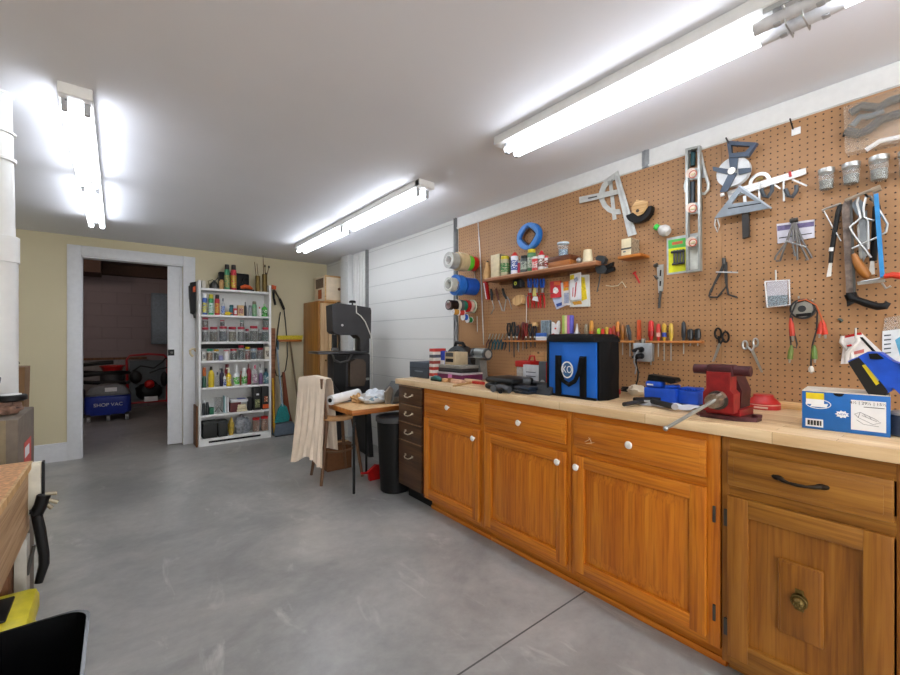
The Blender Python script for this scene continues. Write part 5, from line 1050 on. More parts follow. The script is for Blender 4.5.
stuck('black-handled pliers at the far end of the long rail', 509, 323, 352, '#17191b'); stuck('second black-handled pliers on the long rail', 513.6, 322, 357, '#1c1e20'); stuck('black-handled pliers with a wide head on the long rail', 517, 326, 350, '#26282b')
stuck('red-handled pliers among the black ones on the long rail', 526, 323, 349, '#7a1c1a'); stuck('black and red gripped pliers before the small pine cube on the long rail', 530.4, 324, 347, '#201a1c'); stuck('slim dark pliers below the small pine cube on the long rail', 534.6, 326, 347, '#2a2024')
# low row hanging by wire: small pliers with teal, red and black grips
for k, (u, c, n_) in enumerate(((488.6, '#5a2a24', 'brown-gripped small pliers hanging first from the leaning rod'), (491.6, '#26282a', 'black-gripped small pliers hanging second from the leaning rod'), (494.8, '#17606e', 'teal-gripped small pliers hanging third from the leaning rod'), (498, '#155a66', 'dark teal gripped small pliers hanging fourth from the leaning rod'), (501.4, '#1c4c5c', 'blue-green gripped small pliers under the rail end'), (505, '#1c2c3a', 'navy-gripped small pliers under the rail end'))):
    t = peg('small_pliers', n_, 'pliers', u, 337, 'small pliers hanging under the rail end'); 
    t.rod(t.part('jaw', STEEL), [(u + 1.6, 334), (u, 339)], .004, .02)
    for s in (-1, 1): t.part('handle', M(c, .4)).tube([t.P(u, 339.4, .02), t.P(u + s * 1.5 - .6, 344, .02), t.P(u + s * 1.2 - 1.6, 349.5, .02)], [.004, .0055, .004], 7)
    t.rod(t.part('hook', IRON), [(u, 338.5, 0), (u, 338.5, .02)], .002, 0)
t, r, h = onrail(532.6, 535.8, 320.5, 'wood_cube', 'small pine cube block above the pliers on the long rail', 'wood block'); t.loc = (PEGX - .001, t.loc[1], OX(534, 324.6, 2.27)[1]); t.part('cube', pine).b2(-.016, .016, -.03, 0, -.015, .017, .001)
t, r, h = onrail(541, 549.4, 320.4, 'parts_box', 'small grey-blue clear box of parts standing on the long rail', 'box'); t.part('box', M('#6c7d88', .3, var=.5, scale=60)).b2(-r, r, 0, .024, 0, h, .001); t.part('frame', M('#b4c2cc', .3)).band([(-r, 0), (r, 0), (r, h), (-r, h)], [(-r + .004, .004), (r - .004, .004), (r - .004, h - .004), (-r + .004, h - .004)], -.002, -.0003)
t, r, h = onrail(535.6, 546, 333, 'card_box', 'low blue and white box on the long rail in front of the grey-blue box', 'box', X=2.262); t.part('box', PAPER).b2(-r, r, -.03, -.0004, .0, h * .5, .001); t.part('blue_lid', M('#2f63b8', .5)).b2(-r, r, -.03, -.0004, h * .5 + .0003, h, .001)
t.loc = (t.loc[0] + .03, t.loc[1], t.loc[2]); 
t, r, h = onrail(550.6, 558.6, 320.8, 'gadget', 'white and red plastic gadget standing on the long rail', 'gadget'); t.part('body', PAPER).prism([(-r * .8, 0), (r * .3, 0), (r, h * .5), (r * .9, h), (r * .2, h * .75), (-r * .7, h * .95)], -.002, .02); t.part('red_part', RED).prism([(-r, 0), (0, 0), (0, h * .35), (-r, h * .28)], -.014, -.0025); t.part('red_button', RED).ball((r * .35, -.006, h * .6), .006)
for u, c, n_ in ((563.2, '#a9c45c', 'yellow-green'), (565.6, '#d9cf9a', 'pale yellow'), (568, '#c76aa8', 'pink'), (570.6, '#6a68c8', 'violet')):
    t, r, h = onrail(u - 1.15, u + 1.15, 315.4, 'sanding_pad', n_ + ' upright strip in the row of coloured strips on the long rail', 'strip', group='coloured strips on the long rail'); t.part('strip', M(c, .6)).b2(-r, r, 0, .024, 0, h, .002); t.part('dark_core', M('#55555c', .7)).b2(-r * .5, r * .5, .0, .0235, h + .0003, h + .0015)
t, r, h = onrail(572, 581.4, 323.6, 'plumb_bob', 'silver cone standing on the long rail beside the coloured strips', 'cone', X=2.272); t.part('cone', ALU).lathe([(r, 0), (r, h * .12), (r * .5, h * .45), (r * .3, h * .55), (.003, h)], (0, .004, 0), n=20); t.part('ring', STEEL).lathe([(r * 1.02, .004), (r * 1.02, .008)], (0, .004, 0), n=20)
t = peg('chisel', 'thin orange-red chisel standing against the board between the two rails', 'chisel', 638.6, 322); t.poly(t.part('blade', M('#d0532c', .4)), [(637.2, 320), (640, 320), (640.4, 339.6), (636.6, 339.6)], .004, .012); t.rod(t.part('hook', IRON), [(638.4, 323, 0), (638.4, 323, .006)], .002, 0)
# ---- outlet box
t = peg('outlet_box', 'grey metal electrical outlet box with two black plugs on the pegboard', 'outlet', 643, 353)
t.pbox(t.part('box', M('#a2a7aa', .35, .5, name='outlet_grey')), 633.5, 343.4, 651.6, 361.6, .001, .035, .004); t.pbox(t.part('cover_plate', M('#b2b7ba', .35, .5, name='plate_grey')), 633.2, 343, 651.8, 362, .0365, .003, .002)
t.rod(t.part('conduit_clamp', STEEL), [(643.4, 338.6), (643.4, 343)], .012, .02)
for v in (349.6, 356):
    o_ = t.part('outlet', DGREY); t.disc(o_, 641.6, v, .016, .0396, .002); p_ = t.part('plug', BLACK); a = t.P(640.4, v, .04); p_.tube([(a[0], -.041, a[2]), (a[0] - .006, -.07, a[2] - .002), (a[0] - .025, -.085, a[2] - .006)], [.014, .013, .006], 10)
t = peg('power_cord', 'black cable running from the outlet box down to the worktop', 'cord', 640, 360)
t.rod(t.part('cord', BLACK), [(638.6, 357, .08), (636, 359.5, .08), (636.4, 365, .07), (638.4, 372, .07), (637.6, 380, .075), (635, 388, .08)], .0045, .08); t.rod(t.part('second_cord', M('#8b8d8e', .5)), [(638.4, 350.5, .085), (634.5, 355, .09), (633.8, 362, .08), (636.4, 368, .075), (635, 374, .07)], .0045, .08)  # power cord fed from the outlet box

# ---- saw protractor
t = peg('saw_protractor', 'large aluminium saw protractor with a long arm near the header strip', 'protractor', 614, 190)
AL2 = M('#cfd2cf', .35, .5, name='satin_aluminium')
t.poly(t.part('long_arm', AL2), [(613.6, 173.6), (617.6, 170.6), (636.6, 234), (628, 236.6)], .010, .004); t.poly(t.part('arm_rib', ALU), [(615.4, 176), (617, 175.4), (633.6, 233), (631.6, 233.8)], .0142, .003)
t.poly(t.part('fence', AL2), [(579, 197), (617, 189.4), (617.6, 194), (579.4, 203.4)], .016, .006); t.poly(t.part('fence_slot', IRON), [(588, 197.6), (597, 195.6), (597, 197), (588, 199)], .0222, .0006)
oo = [(613.6, 173.4), (607.5, 178), (602, 184), (599, 192), (599.2, 200), (602.6, 207), (608, 212), (614, 214.4), (621, 214)]; ii = [(614.6, 179.5), (610, 182.5), (606, 187.5), (604.2, 193), (604.2, 199), (606.6, 204), (610.2, 207.4), (614.6, 209.2), (619.6, 209)]
m = t.part('arc', AL2); m.band([t.p(u, v, .01) for u, v in oo], [t.p(u, v, .01) for u, v in ii], -.0098, -.006, closed=False)
t.poly(t.part('radius_arm', AL2), [(608.6, 182), (612, 181), (616.4, 219), (612.6, 220)], .003, .0028); t.poly(t.part('knob_plate', M('#aeb1ae', .3, .8)), [(607.5, 181), (611.4, 180.4), (611.8, 184), (607.8, 184.6)], .0202, .004); t.rod(t.part('hook', IRON), [(612, 180, 0), (612, 180, .02)], .003, 0)
# ---- black half-round tool with wood plate
t = peg('cove_gauge', 'black half-round disc with a pale wooden block hanging by the long arm', 'tool', 638, 211)
c = t.p(638.2, 210.6, .05); R_ = abs(t.p(651.3, 210.6, .05)[0] - c[0]); n = 20
rot = .16
o = [(c[0] + R_ * math.cos(PI + rot + PI * k / n), c[1] + R_ * .9 * math.sin(PI + rot + PI * k / n)) for k in range(n + 1)]; i_ = [(c[0] + .33 * R_ * math.cos(PI + rot + PI * k / n), c[1] + .33 * R_ * math.sin(PI + rot + PI * k / n)) for k in range(n + 1)]
t.part('disc', BLACK).band(o, i_, -.05, -.012, closed=False); t.poly(t.part('wood_block', pine), [(632.4, 212), (631.8, 207), (636.4, 199.6), (647.4, 201.2), (646.6, 207), (642.4, 213), (637.6, 216)], .052, .012); t.disc(t.part('hub', M('#3a2a1c', .6)), 637.6, 210.8, .009, .0642, .002); t.rod(t.part('hook', IRON), [(640, 204, 0), (640, 204, .052)], .003, 0)
# ---- small shelf with block
SX3 = 2.19; ya, _ = OX(617.6, 256, SX3); yb, _ = OX(640.4, 256, SX3); z3 = OX(629, 254.6, SX3)[1]
t = T('wall_shelf', 'tiny orange-edged wooden shelf below the protractor arm', 'shelf', (SX3, ya, z3), -PI / 2); t.part('board', tabw).b2(0, ya - yb, 0, PEGX - SX3 - .001, -.015, 0, .001)
ya, _ = OX(621.4, 250, SX3 + .004); yb, _ = OX(630.8, 250, SX3 + .004); zt = OX(626, 238.6, SX3 + .004)[1]
t = T('layout_block', 'pale squared block with dark speckled side standing on the tiny shelf', 'block', (SX3 + .004, ya, z3 + .0005), -PI / 2); t.part('block', CREAM).b2(0, ya - yb, 0, .095, 0, zt - z3, .001); t.part('speckled_side', M('#8b7a62', .8, var=.5, scale=120)).b2(ya - yb, ya - yb + .001, .003, .093, .002, zt - z3 - .002); t.part('dark_band', IRON).b2(-.0005, ya - yb + .002, -.002, -.0003, (zt - z3) * .34, (zt - z3) * .44); t.part('logo_mark', M('#5a6068', .6)).b2(.01, .025, -.0012, -.0003, (zt - z3) * .18, (zt - z3) * .26)
t = peg('chalk_line', 'small red thin tool hanging below the tiny shelf', 'tool', 636, 276); t.rod(t.part('body', RED), [(633.8, 272.4), (636, 276), (639.6, 283)], .005, .008); t.rod(t.part('head', RED), [(633, 274), (636, 271.6)], .005, .009); t.rod(t.part('hook', IRON), [(636, 276, 0), (636, 276, .008)], .002, 0)
t = peg('wire_hook', 'small bent wire hook on the board between clamp and tiny red tool', 'hook', 620, 286); t.rod(t.part('wire', M('#cdbfa0', .5)), [(606, 285.4, .002), (612, 286.4, .006), (618, 285.6, .006), (622, 281.6, .008), (626, 287.4, .006)], .0025, .006)
# ---- bottle with green cap
t = peg('chalk_bottle', 'round clear bottle with a bright green cap hanging on the board', 'bottle', 664, 230)
cc = t.P(664.6, 230.6, .035); ax = Vector(t.P(654, 226, .035)) - Vector(cc); ax.normalize(); Rm = ax.to_track_quat('Z', 'Y').to_matrix().to_4x4()
t.part('body', M('#c9c6c2', .25, var=.2)).lathe([(0, -.028), (.02, -.025), (.030, -.010), (.030, .010), (.018, .030), (.012, .034)], cc, 20, Rm); t.part('cap', M('#3ccc4a', .35)).lathe([(.014, .035), (.016, .036), (.016, .056), (.012, .06)], cc, 16, Rm); t.rod(t.part('hook', IRON), [(661, 229, 0), (661, 229, .02)], .003, 0)
# ---- yellow and green pack
t = peg('blister_pack', 'large yellow and green packet of drill parts behind the aluminium level', 'packet', 668, 240)
t.poly(t.part('backing', M('#b9bfc0', .4)), [(666.6, 238.4), (698.6, 232.4), (698.8, 270.8), (666.8, 275)], .001, .003); t.poly(t.part('yellow_card', M('#dfe21a', .5)), [(668.4, 249), (687.8, 246.4), (688, 270.2), (668.6, 273)], .0042, .002); t.poly(t.part('green_card', M('#5cc25a', .5)), [(668.2, 240.4), (687.6, 237.2), (687.8, 246.2), (668.4, 248.8)], .0042, .002)
t.poly(t.part('red_print', M('#c8683a', .5)), [(672, 242.4), (682.6, 240.6), (682.6, 243.4), (672, 245.2)], .0064, .001)
for k in range(4): t.rod(t.part('drill_bit', IRON), [(674.4 + k * 3, 250.4 - .4 * k), (674.4 + k * 3, 264 - .4 * k)], .0055, .014)
t.rod(t.part('bit_case', DGREY), [(671.4, 252.4), (684.4, 250.6)], .007, .018); t.rod(t.part('bit_case', DGREY), [(672.4, 264.4), (684.4, 262.6)], .006, .018); t.poly(t.part('side_strip', M('#d8dad4', .4)), [(690, 237), (697.6, 235.6), (697.8, 269), (690.2, 270)], .0042, .0015)
# ---- aluminium level
t = peg('spirit_level', 'long aluminium level with three round vials hanging upright on the board', 'level', 692, 150)
q = lambda pts, off: [t.p(u, v, off) for u, v in pts]
m = t.part('frame', M('#a9ada9', .35, .6, name='level_aluminium')); m.band(q([(685.2, 148.6), (699.8, 145.2), (700.6, 270.8), (685.8, 272.8)], .045), q([(687.8, 150.4), (697.4, 148.2), (698.2, 268.8), (688.2, 270.4)], .045), -.045, -.022)
for v in (174.2, 208.6, 242.6):
    v_ = t.part('vial_housing', M('#d8c4b4', .4, name='vial_cream')); t.disc(v_, 692.8, v, .024, .020, .026, 24); d_ = t.part('vial', M('#b9664e', .3, name='vial_red'), sub=v_); t.ring(d_, 692.8, v, .020, .015, .0462, .0015)
    g_ = t.part('vial_glass', M('#d9cfa8', .2, name='vial_glass'), sub=v_); a = t.P(690.8, v + .6, .048); b = t.P(694.8, v - .6, .048); g_.tube([a, b], .005)
    t.poly(t.part('web', M('#a9ada9', .35, .6)), [(688.4, v - 5.5), (697.6, v - 6.4), (697.8, v + 5), (688.6, v + 5.8)], .028, .004)
t.rod(t.part('hook', IRON), [(692, 149.6, 0), (692, 149.6, .045)], .003, 0)
t = peg('nut_driver', 'teal tube-shaped tool hanging behind the top of the level', 'tool', 692, 158); t.rod(t.part('tube', M('#1f5058', .4)), [(693.2, 152.6), (692.6, 166)], .012, .0125); t.rod(t.part('end', BLACK), [(693.4, 150.8), (693.2, 153)], .012, .0125); t.rod(t.part('hook', IRON), [(693, 156, 0), (693, 156, .008)], .002, 0)
t = peg('nut_driver', 'dark tool hanging behind the middle of the level', 'tool', 692, 190); t.rod(t.part('body', M('#2c3a44', .4)), [(692.8, 182), (692.6, 203)], .012, .0125); t.rod(t.part('grip', BLACK), [(700.6, 198), (701, 211)], .008, .014); t.rod(t.part('hook', IRON), [(692.6, 186, 0), (692.6, 186, .008)], .002, 0)
t = peg('curved_gauge', 'white curved hook-shaped gauge sticking out from behind the level', 'gauge', 704, 175)
t.rod(t.part('arm', AL2), [(701, 155), (703.2, 166), (706, 176), (708.6, 184), (708, 190), (704.6, 194), (701.6, 193.4)], .0075, .013); t.poly(t.part('blade', AL2), [(698, 150), (702, 152), (706.4, 177), (702, 178)], .004, .003); t.rod(t.part('left_curve', AL2), [(686, 180), (684.6, 186), (685.6, 192)], .006, .012)
# ---- folding caliper, compasses
t = peg('sliding_bracket', 'tarnished metal sliding bracket hanging below the small packet', 'bracket', 658, 268)
t.poly(t.part('plate', M('#b9b9b4', .4, .7)), [(656.6, 265), (663.4, 264.4), (662.6, 291), (658.4, 293)], .004, .008); t.rod(t.part('tail', IRON), [(660.6, 291), (659.6, 300), (659.2, 308)], .007, .01); t.rod(t.part('ball', IRON), [(654.4, 266), (657.6, 264.6)], .011, .014); t.poly(t.part('slot', BLACK), [(660, 270), (661.4, 270), (661, 276), (659.6, 276)], .0122, .0008); t.poly(t.part('slot', BLACK), [(659.6, 281), (661.2, 281), (660.8, 286), (659.4, 286)], .0122, .0008); t.rod(t.part('lever', IRON), [(655, 276), (658, 279)], .007, .012); t.rod(t.part('hook', IRON), [(659, 266, 0), (659, 266, .012)], .003, 0)
t = peg('calipers', 'black iron calipers with spread legs hanging right of the pegboard seam', 'calipers', 724, 262)
for pts in ([(724, 258), (722.4, 270), (710.4, 291), (709, 296.6)], [(724.6, 262), (714, 284), (711, 292.6)], [(724.4, 258), (725.6, 280), (728.4, 294.4), (737, 297.4)], [(726.4, 262), (726.8, 286), (717.6, 297), (710, 297.6)], [(709.4, 296.8), (717, 297.6), (722, 293)]): t.rod(t.part('leg', M('#3f3e3d', .45, .7)), pts, .0045, .014)
t.rod(t.part('head', IRON), [(723.8, 258), (724.2, 264)], .009, .014); t.rod(t.part('screw', STEEL), [(716, 272), (738, 272.6)], .003, .02); t.rod(t.part('hook', IRON), [(724, 260, 0), (724, 260, .014)], .003, 0)
def scissors(label, piv, r1, r2, tip, c, loopc, cat='scissors', rr_=5.0, off=.012):
    t = peg('scissors', label, cat, piv[0], piv[1]); 
    for s, rc in ((0, r1), (1, r2)):
        cx_, cy_ = rc; m = t.part('finger_loop', loopc); L_ = [t.P(cx_ + rr_ * .5 * math.cos(a), cy_ + rr_ * .8 * math.sin(a), off + .004 * s) for a in [k * PI / 8 for k in range(16)]]; m.tube(L_, .0045, 7, True)
        t.rod(t.part('shank', loopc), [(cx_ + (piv[0] - cx_) * .25, cy_ + (piv[1] - cy_) * .25), piv], .005, off + .004 * s)
        d = Vector((tip[0] - piv[0], tip[1] - piv[1])); n_ = Vector((-d.y, d.x)).normalized() * 1.5 * (1 if s else -1)
        t.poly(t.part('blade', c), [(piv[0] + n_.x, piv[1] + n_.y), (piv[0] - n_.x * .5, piv[1] - n_.y * .5), (tip[0] - n_.x * .2 + n_.x * .5, tip[1]), (tip[0] + n_.x * .8, tip[1] - 1)], off + .003 * s, .0025)
    t.disc(t.part('pivot', STEEL), piv[0], piv[1], .004, off + .005, .004, 10); t.rod(t.part('hook', IRON), [(r2[0], r2[1] - rr_ * .7, 0), (r2[0], r2[1] - rr_ * .7, .02)], .0025, 0)
scissors('black-handled scissors pointing down above the red vise', (719.6, 344), (718, 333.5), (725.6, 337), (713.4, 362), STEEL, BLACK, rr_=6.5)
scissors('all-steel surgical scissors hanging open beside the black-handled pair', (752.4, 351), (745, 345), (755.6, 342.6), (761.6, 372.6), STEEL, STEEL)
# ---- measuring reel, squares
t = peg('measuring_reel', 'navy open tape reel with a white disc and a D-shaped handle', 'reel', 733, 172)
NV_ = M('#3b4a5e', .45, name='reel_navy')
c = t.P(733.4, 172, .03); t.part('disc', M('#cfd2d4', .4)).cyl((c[0], -.012, c[2]), (c[0], -.04, c[2]), .068, n=32)
arms = [[(712.4, 166.6), (728, 169), (729, 174.6), (713, 170.6)], [(738, 168.6), (750.4, 167.6), (751, 171.6), (738.6, 174.6)], [(728.6, 156.6), (738.2, 154.6), (736.4, 170), (730, 170)], [(729.4, 172), (736.6, 173), (727.2, 191.4), (719.6, 192)]]
for a_ in arms: t.poly(t.part('arm', NV_), a_, .042, .008)
m = t.part('handle', NV_); m.band(q([(726.8, 141.4), (757.2, 142.6), (747.6, 156.8), (730.4, 157.6)], .05) if False else [t.p(u, v, .05) for u, v in ((726.8, 141), (757.4, 142.8), (748.2, 156.4), (729.6, 157.8))], [t.p(u, v, .05) for u, v in ((731, 145), (750.8, 146.4), (745.4, 152), (732, 153.4))], -.055, -.03)
t.part('arm_hub', M('#b9b4aa', .3, .6)).cyl((c[0], -.05, c[2]), (c[0], -.056, c[2]), .016, n=20); t.rod(t.part('crank_tip', PAPER), [(722, 193.6), (722.6, 196)], .009, .04); t.rod(t.part('hook', IRON), [(726, 138, .0), (726, 138, .05), (728.6, 143, .06)], .0035, 0)
t = peg('protractor', 'round white ring protractor half hidden behind the slanted white bar', 'protractor', 759.6, 181)
t.ring(t.part('ring', AL2), 759.4, 181.6, .042, .028, .004, .004, 28); t.poly(t.part('brass_arm', BRASS), [(756, 178), (763, 176.6), (763.4, 179), (756.4, 181)], .0085, .002)
t = peg('sliding_bar', 'slanted white aluminium straightedge bar crossing behind the speed square', 'straightedge', 770, 184); t.poly(t.part('bar', M('#dcdad6', .4, .2, name='white_bar')), [(727, 191.4), (805.6, 167.8), (806, 174), (728.6, 198.6)], .010, .008); t.poly(t.part('groove', ALU), [(729, 194), (805, 171), (805, 171.8), (729, 195)], .0182, .0006); t.rod(t.part('red_hook', RED), [(789.6, 171.6), (790.4, 176.6)], .005, .022)
for k, (u, lab) in enumerate(((759, 'combination square with dark head hanging nearer the speed square'), (783.4, 'combination square hanging under the free end of the white bar'))):
    t = peg('combination_square', lab, 'square', u, 185, 'combination squares under the white bar')
    t.poly(t.part('blade', ALU), [(u - .8, 182 - k), (u + 1, 181.6 - k), (u + 1.4, 201), (u - .6, 201.4)], .024, .003); t.poly(t.part('slanted_blade', ALU), [(u + 8, 181 - k), (u + 10, 180 - k), (u + 22 + k * 2, 188 - 3 * k), (u + 21 + k * 2, 189.4 - 3 * k)], .024, .003)
    t.rod(t.part('curved_head', M('#4a5056', .45, .4)), [(u + 2, 189), (u + 5, 196), (u + 9, 197), (u + 13, 191), (u + 13, 185)], .008, .03); t.rod(t.part('hook', IRON), [(u, 184, 0), (u, 184, .026)], .002, 0)
t = peg('speed_square', 'grey triangular speed square hanging in front of the white bar', 'square', 740, 200)
m = t.part('triangle', M('#7d848a', .4, .5, name='square_grey')); m.band([t.p(u, v, .05) for u, v in ((739.4, 184.6), (771.4, 207.6), (713.6, 218.4))], [t.p(u, v, .05) for u, v in ((740.4, 191.4), (754.2, 200.6), (731.4, 203.6))], -.046, -.040)
t.poly(t.part('fence_lip', M('#a4abb0', .4, .5)), [(739.4, 184.6), (771.4, 207.2), (770.4, 208.6), (738.4, 186)], .0462, .012); t.poly(t.part('slot', BLACK), [(728, 208), (761, 202.6), (761, 203.6), (728, 209)], .0462, .0005); t.rod(t.part('hook', IRON), [(740, 188, 0), (740, 188, .046)], .003, 0)
t = peg('try_square', 'black wooden handled tool hanging straight down below the speed square', 'tool', 745, 226); t.poly(t.part('handle', M('#24211f', .5)), [(741.6, 212), (748.4, 211), (749.2, 236.6), (742.4, 238.6)], .018, .018); t.poly(t.part('blade', STEEL), [(743, 196), (746, 195.6), (747, 212), (743.6, 212)], .022, .003); t.rod(t.part('hook', IRON), [(745, 215, 0), (745, 215, .02)], .002, 0)
t = peg('clip', 'small grey spring clip hanging at the tip of the speed square', 'clip', 717, 222); t.rod(t.part('wire', ALU), [(715.4, 219), (714.6, 225), (717.6, 232), (719.4, 226), (717.4, 219)], .003, .02); t.rod(t.part('hook', IRON), [(716, 219, 0), (716, 219, .02)], .002, 0)
t = peg('price_tag', 'small white tag on a black hook near the top edge of the board', 'tag', 795, 130); t.pbox(t.part('tag', PAPER), 791.4, 129, 800.6, 133.2, .004, .004, .001); t.rod(t.part('hook', BLACK), [(793, 129, .002), (793, 129, .03), (790.6, 121, .05), (790, 118.6, .045)], .0028, 0)
# ---- package with dividers
t = peg('card_pack', 'white and purple packet behind the grey dividers', 'packet', 778, 222); t.poly(t.part('card', M('#d4d2dc', .5)), [(776.6, 224), (814.4, 219.4), (814.4, 237.4), (777.6, 243.6)], .002, .006); t.poly(t.part('purple_band', M('#6a5f86', .5, var=.4, scale=60)), [(777.2, 226), (814, 221.4), (814, 226), (777.4, 231)], .0082, .0008); t.poly(t.part('black_line', BLACK), [(779, 237.6), (812, 232.8), (812, 233.6), (779, 238.6)], .0082, .0008)
t = peg('dividers', 'cluster of grey steel dividers with spread legs hanging over the white and purple packet', 'dividers', 793, 222)
for pts in ([(793, 222), (788, 240), (776, 256), (774.6, 260)], [(793.6, 222), (785, 246), (780, 261), (776, 261)], [(794.4, 222), (797, 240), (797.4, 260)], [(794.8, 222), (803, 242), (812, 258)], [(794.2, 222), (800, 244), (808, 260), (805, 260)], [(793.6, 224), (793, 245), (795, 256)]): t.rod(t.part('leg', M('#6e6b68', .4, .8)), pts, .0042, .026)
t.rod(t.part('head', IRON), [(790, 221), (798, 219.6)], .010, .028); t.rod(t.part('bar', STEEL), [(786, 241), (806, 247)], .0035, .03); t.rod(t.part('hook', IRON), [(794, 220, 0), (794, 220, .026)], .003, 0)
# ---- glass jars fixed under lids
for u0, u1, vt, vb, lab in ((817.6, 834.6, 168.6, 189.4, 'smallest-looking glass jar hanging from its lid, nearest the dividers'), (841.4, 860.6, 163, 184, 'middle glass jar hanging from its lid below the bag of hose'), (868.4, 889.6, 156, 180.2, 'glass jar hanging from its lid above the blue hacksaw'), (897.6, 920, 150, 176, 'glass jar cut by the edge of the picture, hanging from its lid')):
    X = 2.26; a = OX(u0, (vt + vb) / 2, X); b = OX(u1, (vt + vb) / 2, X); r = abs(a[0] - b[0]) / 2; uc = (u0 + u1) / 2; zt = OX(uc, vt, X)[1]; zb = OX(uc, vb, X)[1]; h = zt - zb
    t = T('hanging_jar', lab, 'jar', (2.296 - r - .003, (a[0] + b[0]) / 2, zb), -PI / 2, 'jars hanging on the pegboard'); 
    t.part('glass_body', glass()).lathe([(r * .8, .0), (r * .9, .004), (r * .93, h * .75), (r * .86, h * .82)], n=22); t.part('contents', M('#6f6c62', .5, .2, .25, 60)).lathe([(r * .76, .004), (r * .82, h * .45)], n=18); t.part('lid', STEEL).lathe([(r, h * .8), (r * 1.02, h * .82), (r * 1.02, h), (0, h)], n=24)
# ---- bag of hose
t = peg('plastic_bag', 'clear plastic bag holding a grey hose at the top corner of the board', 'bag', 850, 125)
m = t.part('bag', glass('#d8c8b4', .25, 'clear_bag_film')); t.poly(m, [(843.4, 107), (905, 86), (912, 140), (845, 153)], .002, .045)
t.rod(t.part('hose', M('#3a4045', .35)), [(846, 131), (858, 134), (868, 130), (880, 120), (892, 116), (906, 112)], .017, .03); t.rod(t.part('hose', M('#4b5257', .35)), [(850, 113), (862, 106), (878, 108), (890, 101), (906, 96)], .016, .028); t.rod(t.part('hose', M('#6a7175', .35)), [(852, 126), (860, 117), (872, 116), (884, 110)], .012, .036); t.rod(t.part('white_wand', PAPER), [(866, 150), (880, 141), (905, 136)], .009, .03)
t.rod(t.part('hook', BLACK), [(843.6, 136, 0), (843.6, 136, .05)], .004, 0)
# ---- saws
t = peg('coping_saw', 'black-handled coping saw with a thin wire frame', 'saw', 838, 215)
t.rod(t.part('handle', BLACK), [(840.4, 204.6), (837.6, 214), (834.6, 232), (831.6, 252)], .0085, .03); t.rod(t.part('white_band', PAPER), [(832, 247.6), (831.4, 251.4)], .0092, .03); t.poly(t.part('end_plate', M('#d4d2cc', .5)), [(829, 262.6), (832, 262.6), (831, 276), (826.4, 277)], .026, .006); t.rod(t.part('ferrule', BLACK), [(831.6, 252), (830.6, 263)], .0075, .03)
t.rod(t.part('frame', STEEL), [(822, 210.6), (826, 208.8), (841, 203.6)], .0045, .034); t.rod(t.part('wire', STEEL), [(824, 211), (832, 226), (841, 241)], .0022, .034); t.rod(t.part('hook', IRON), [(840, 206, 0), (840, 206, .03)], .003, 0)
t = peg('handsaw', 'rusty stiff-backed saw with a curved black handle at the bottom', 'saw', 848, 220)
RUST = M('#7d6f66', .6, .3, .45, 45, name='rusty_blade')
t.poly(t.part('blade', RUST), [(841.6, 207), (845, 200), (851.6, 199.4), (853.4, 250), (855.6, 294), (846.4, 296)], .028, .006); t.poly(t.part('back_spine', IRON), [(849.4, 200), (852, 199.6), (855.8, 293), (853, 293.4)], .0342, .008)
m = t.part('handle', BLACK); m.tube([t.P(u, v, .04) for u, v in ((848.4, 294), (851, 299), (858, 300.4), (868, 304), (878, 306.6), (885.4, 306), (888.6, 302.4))], [.014, .017, .013, .014, .014, .013, .008], 10); t.poly(t.part('ferrule_block', BLACK), [(845.8, 293), (856, 292), (857.6, 301), (847, 306.4)], .03, .02)
t.poly(t.part('top_blade', STEEL), [(857, 281.6), (885, 279), (885, 282), (857.6, 285)], .030, .004); t.rod(t.part('wing_nut', STEEL), [(882, 283), (886, 288.4), (891, 286)], .004, .034); t.rod(t.part('hook', IRON), [(847, 205, 0), (847, 205, .03)], .003, 0)
t = peg('mallet', 'light metal rod hammer head lying across the top of the saws', 'hammer', 860, 190); t.rod(t.part('bar', M('#a89c8c', .4, .6)), [(845, 200.6), (866, 192), (876, 188.6)], .006, .064); t.rod(t.part('head', M('#a89884', .4, .6)), [(872, 191), (881, 187.6)], [.012, .012] and .012, .064)
t.rod(t.part('hook', BLACK), [(858, 195, 0), (858, 195, .064)], .003, 0)
t = peg('keyhole_saw', 'tool with an orange-brown wooden handle behind the wire tongs', 'saw', 858, 262)
m = t.part('handle', M('#a5692c', .4, name='handle_honey')); m.tube([t.P(u, v, .045) for u, v in ((853.4, 254), (857, 262), (862, 270), (867, 276), (868.6, 278))], [.008, .014, .017, .014, .006], 12); t.poly(t.part('blade', STEEL), [(857, 225), (861.6, 223), (863.6, 255), (859.4, 262)], .012, .003); t.rod(t.part('hook', IRON), [(861, 228, 0), (861, 228, .015)], .003, 0)
t = peg('snips', 'broad grey steel snips hanging among the saws', 'snips', 860, 205); t.poly(t.part('blade', M('#7f8890', .4, .6)), [(851, 204), (858, 197), (866, 205), (861, 219), (856, 214)], .036, .006); t.poly(t.part('second_blade', M('#9aa0a4', .4, .6)), [(858, 217), (867, 210), (868, 253), (863, 262), (860, 236)], .020, .005); t.rod(t.part('hook', IRON), [(859, 202, 0), (859, 202, .036)], .003, 0)
t = peg('wire_tongs', 'bright wire tongs with crossed loops hanging in front of the saws', 'tongs', 862, 205)
for pts in ([(858.4, 197), (857, 203), (861, 217.6), (850, 227), (853, 234), (871, 257.6)], [(866.4, 196), (863.6, 207), (864, 217.6), (874, 221)], [(866, 196), (871, 196.6), (879.6, 211), (887.6, 224), (886, 232), (878, 237), (852, 248.8)], [(866.6, 219), (868, 221), (868.4, 249)]): t.rod(t.part('wire', STEEL), pts, .0042, .052)
t.rod(t.part('hook', BLACK), [(864, 193, 0), (864, 193, .056), (868, 197, .056)], .0035, 0)
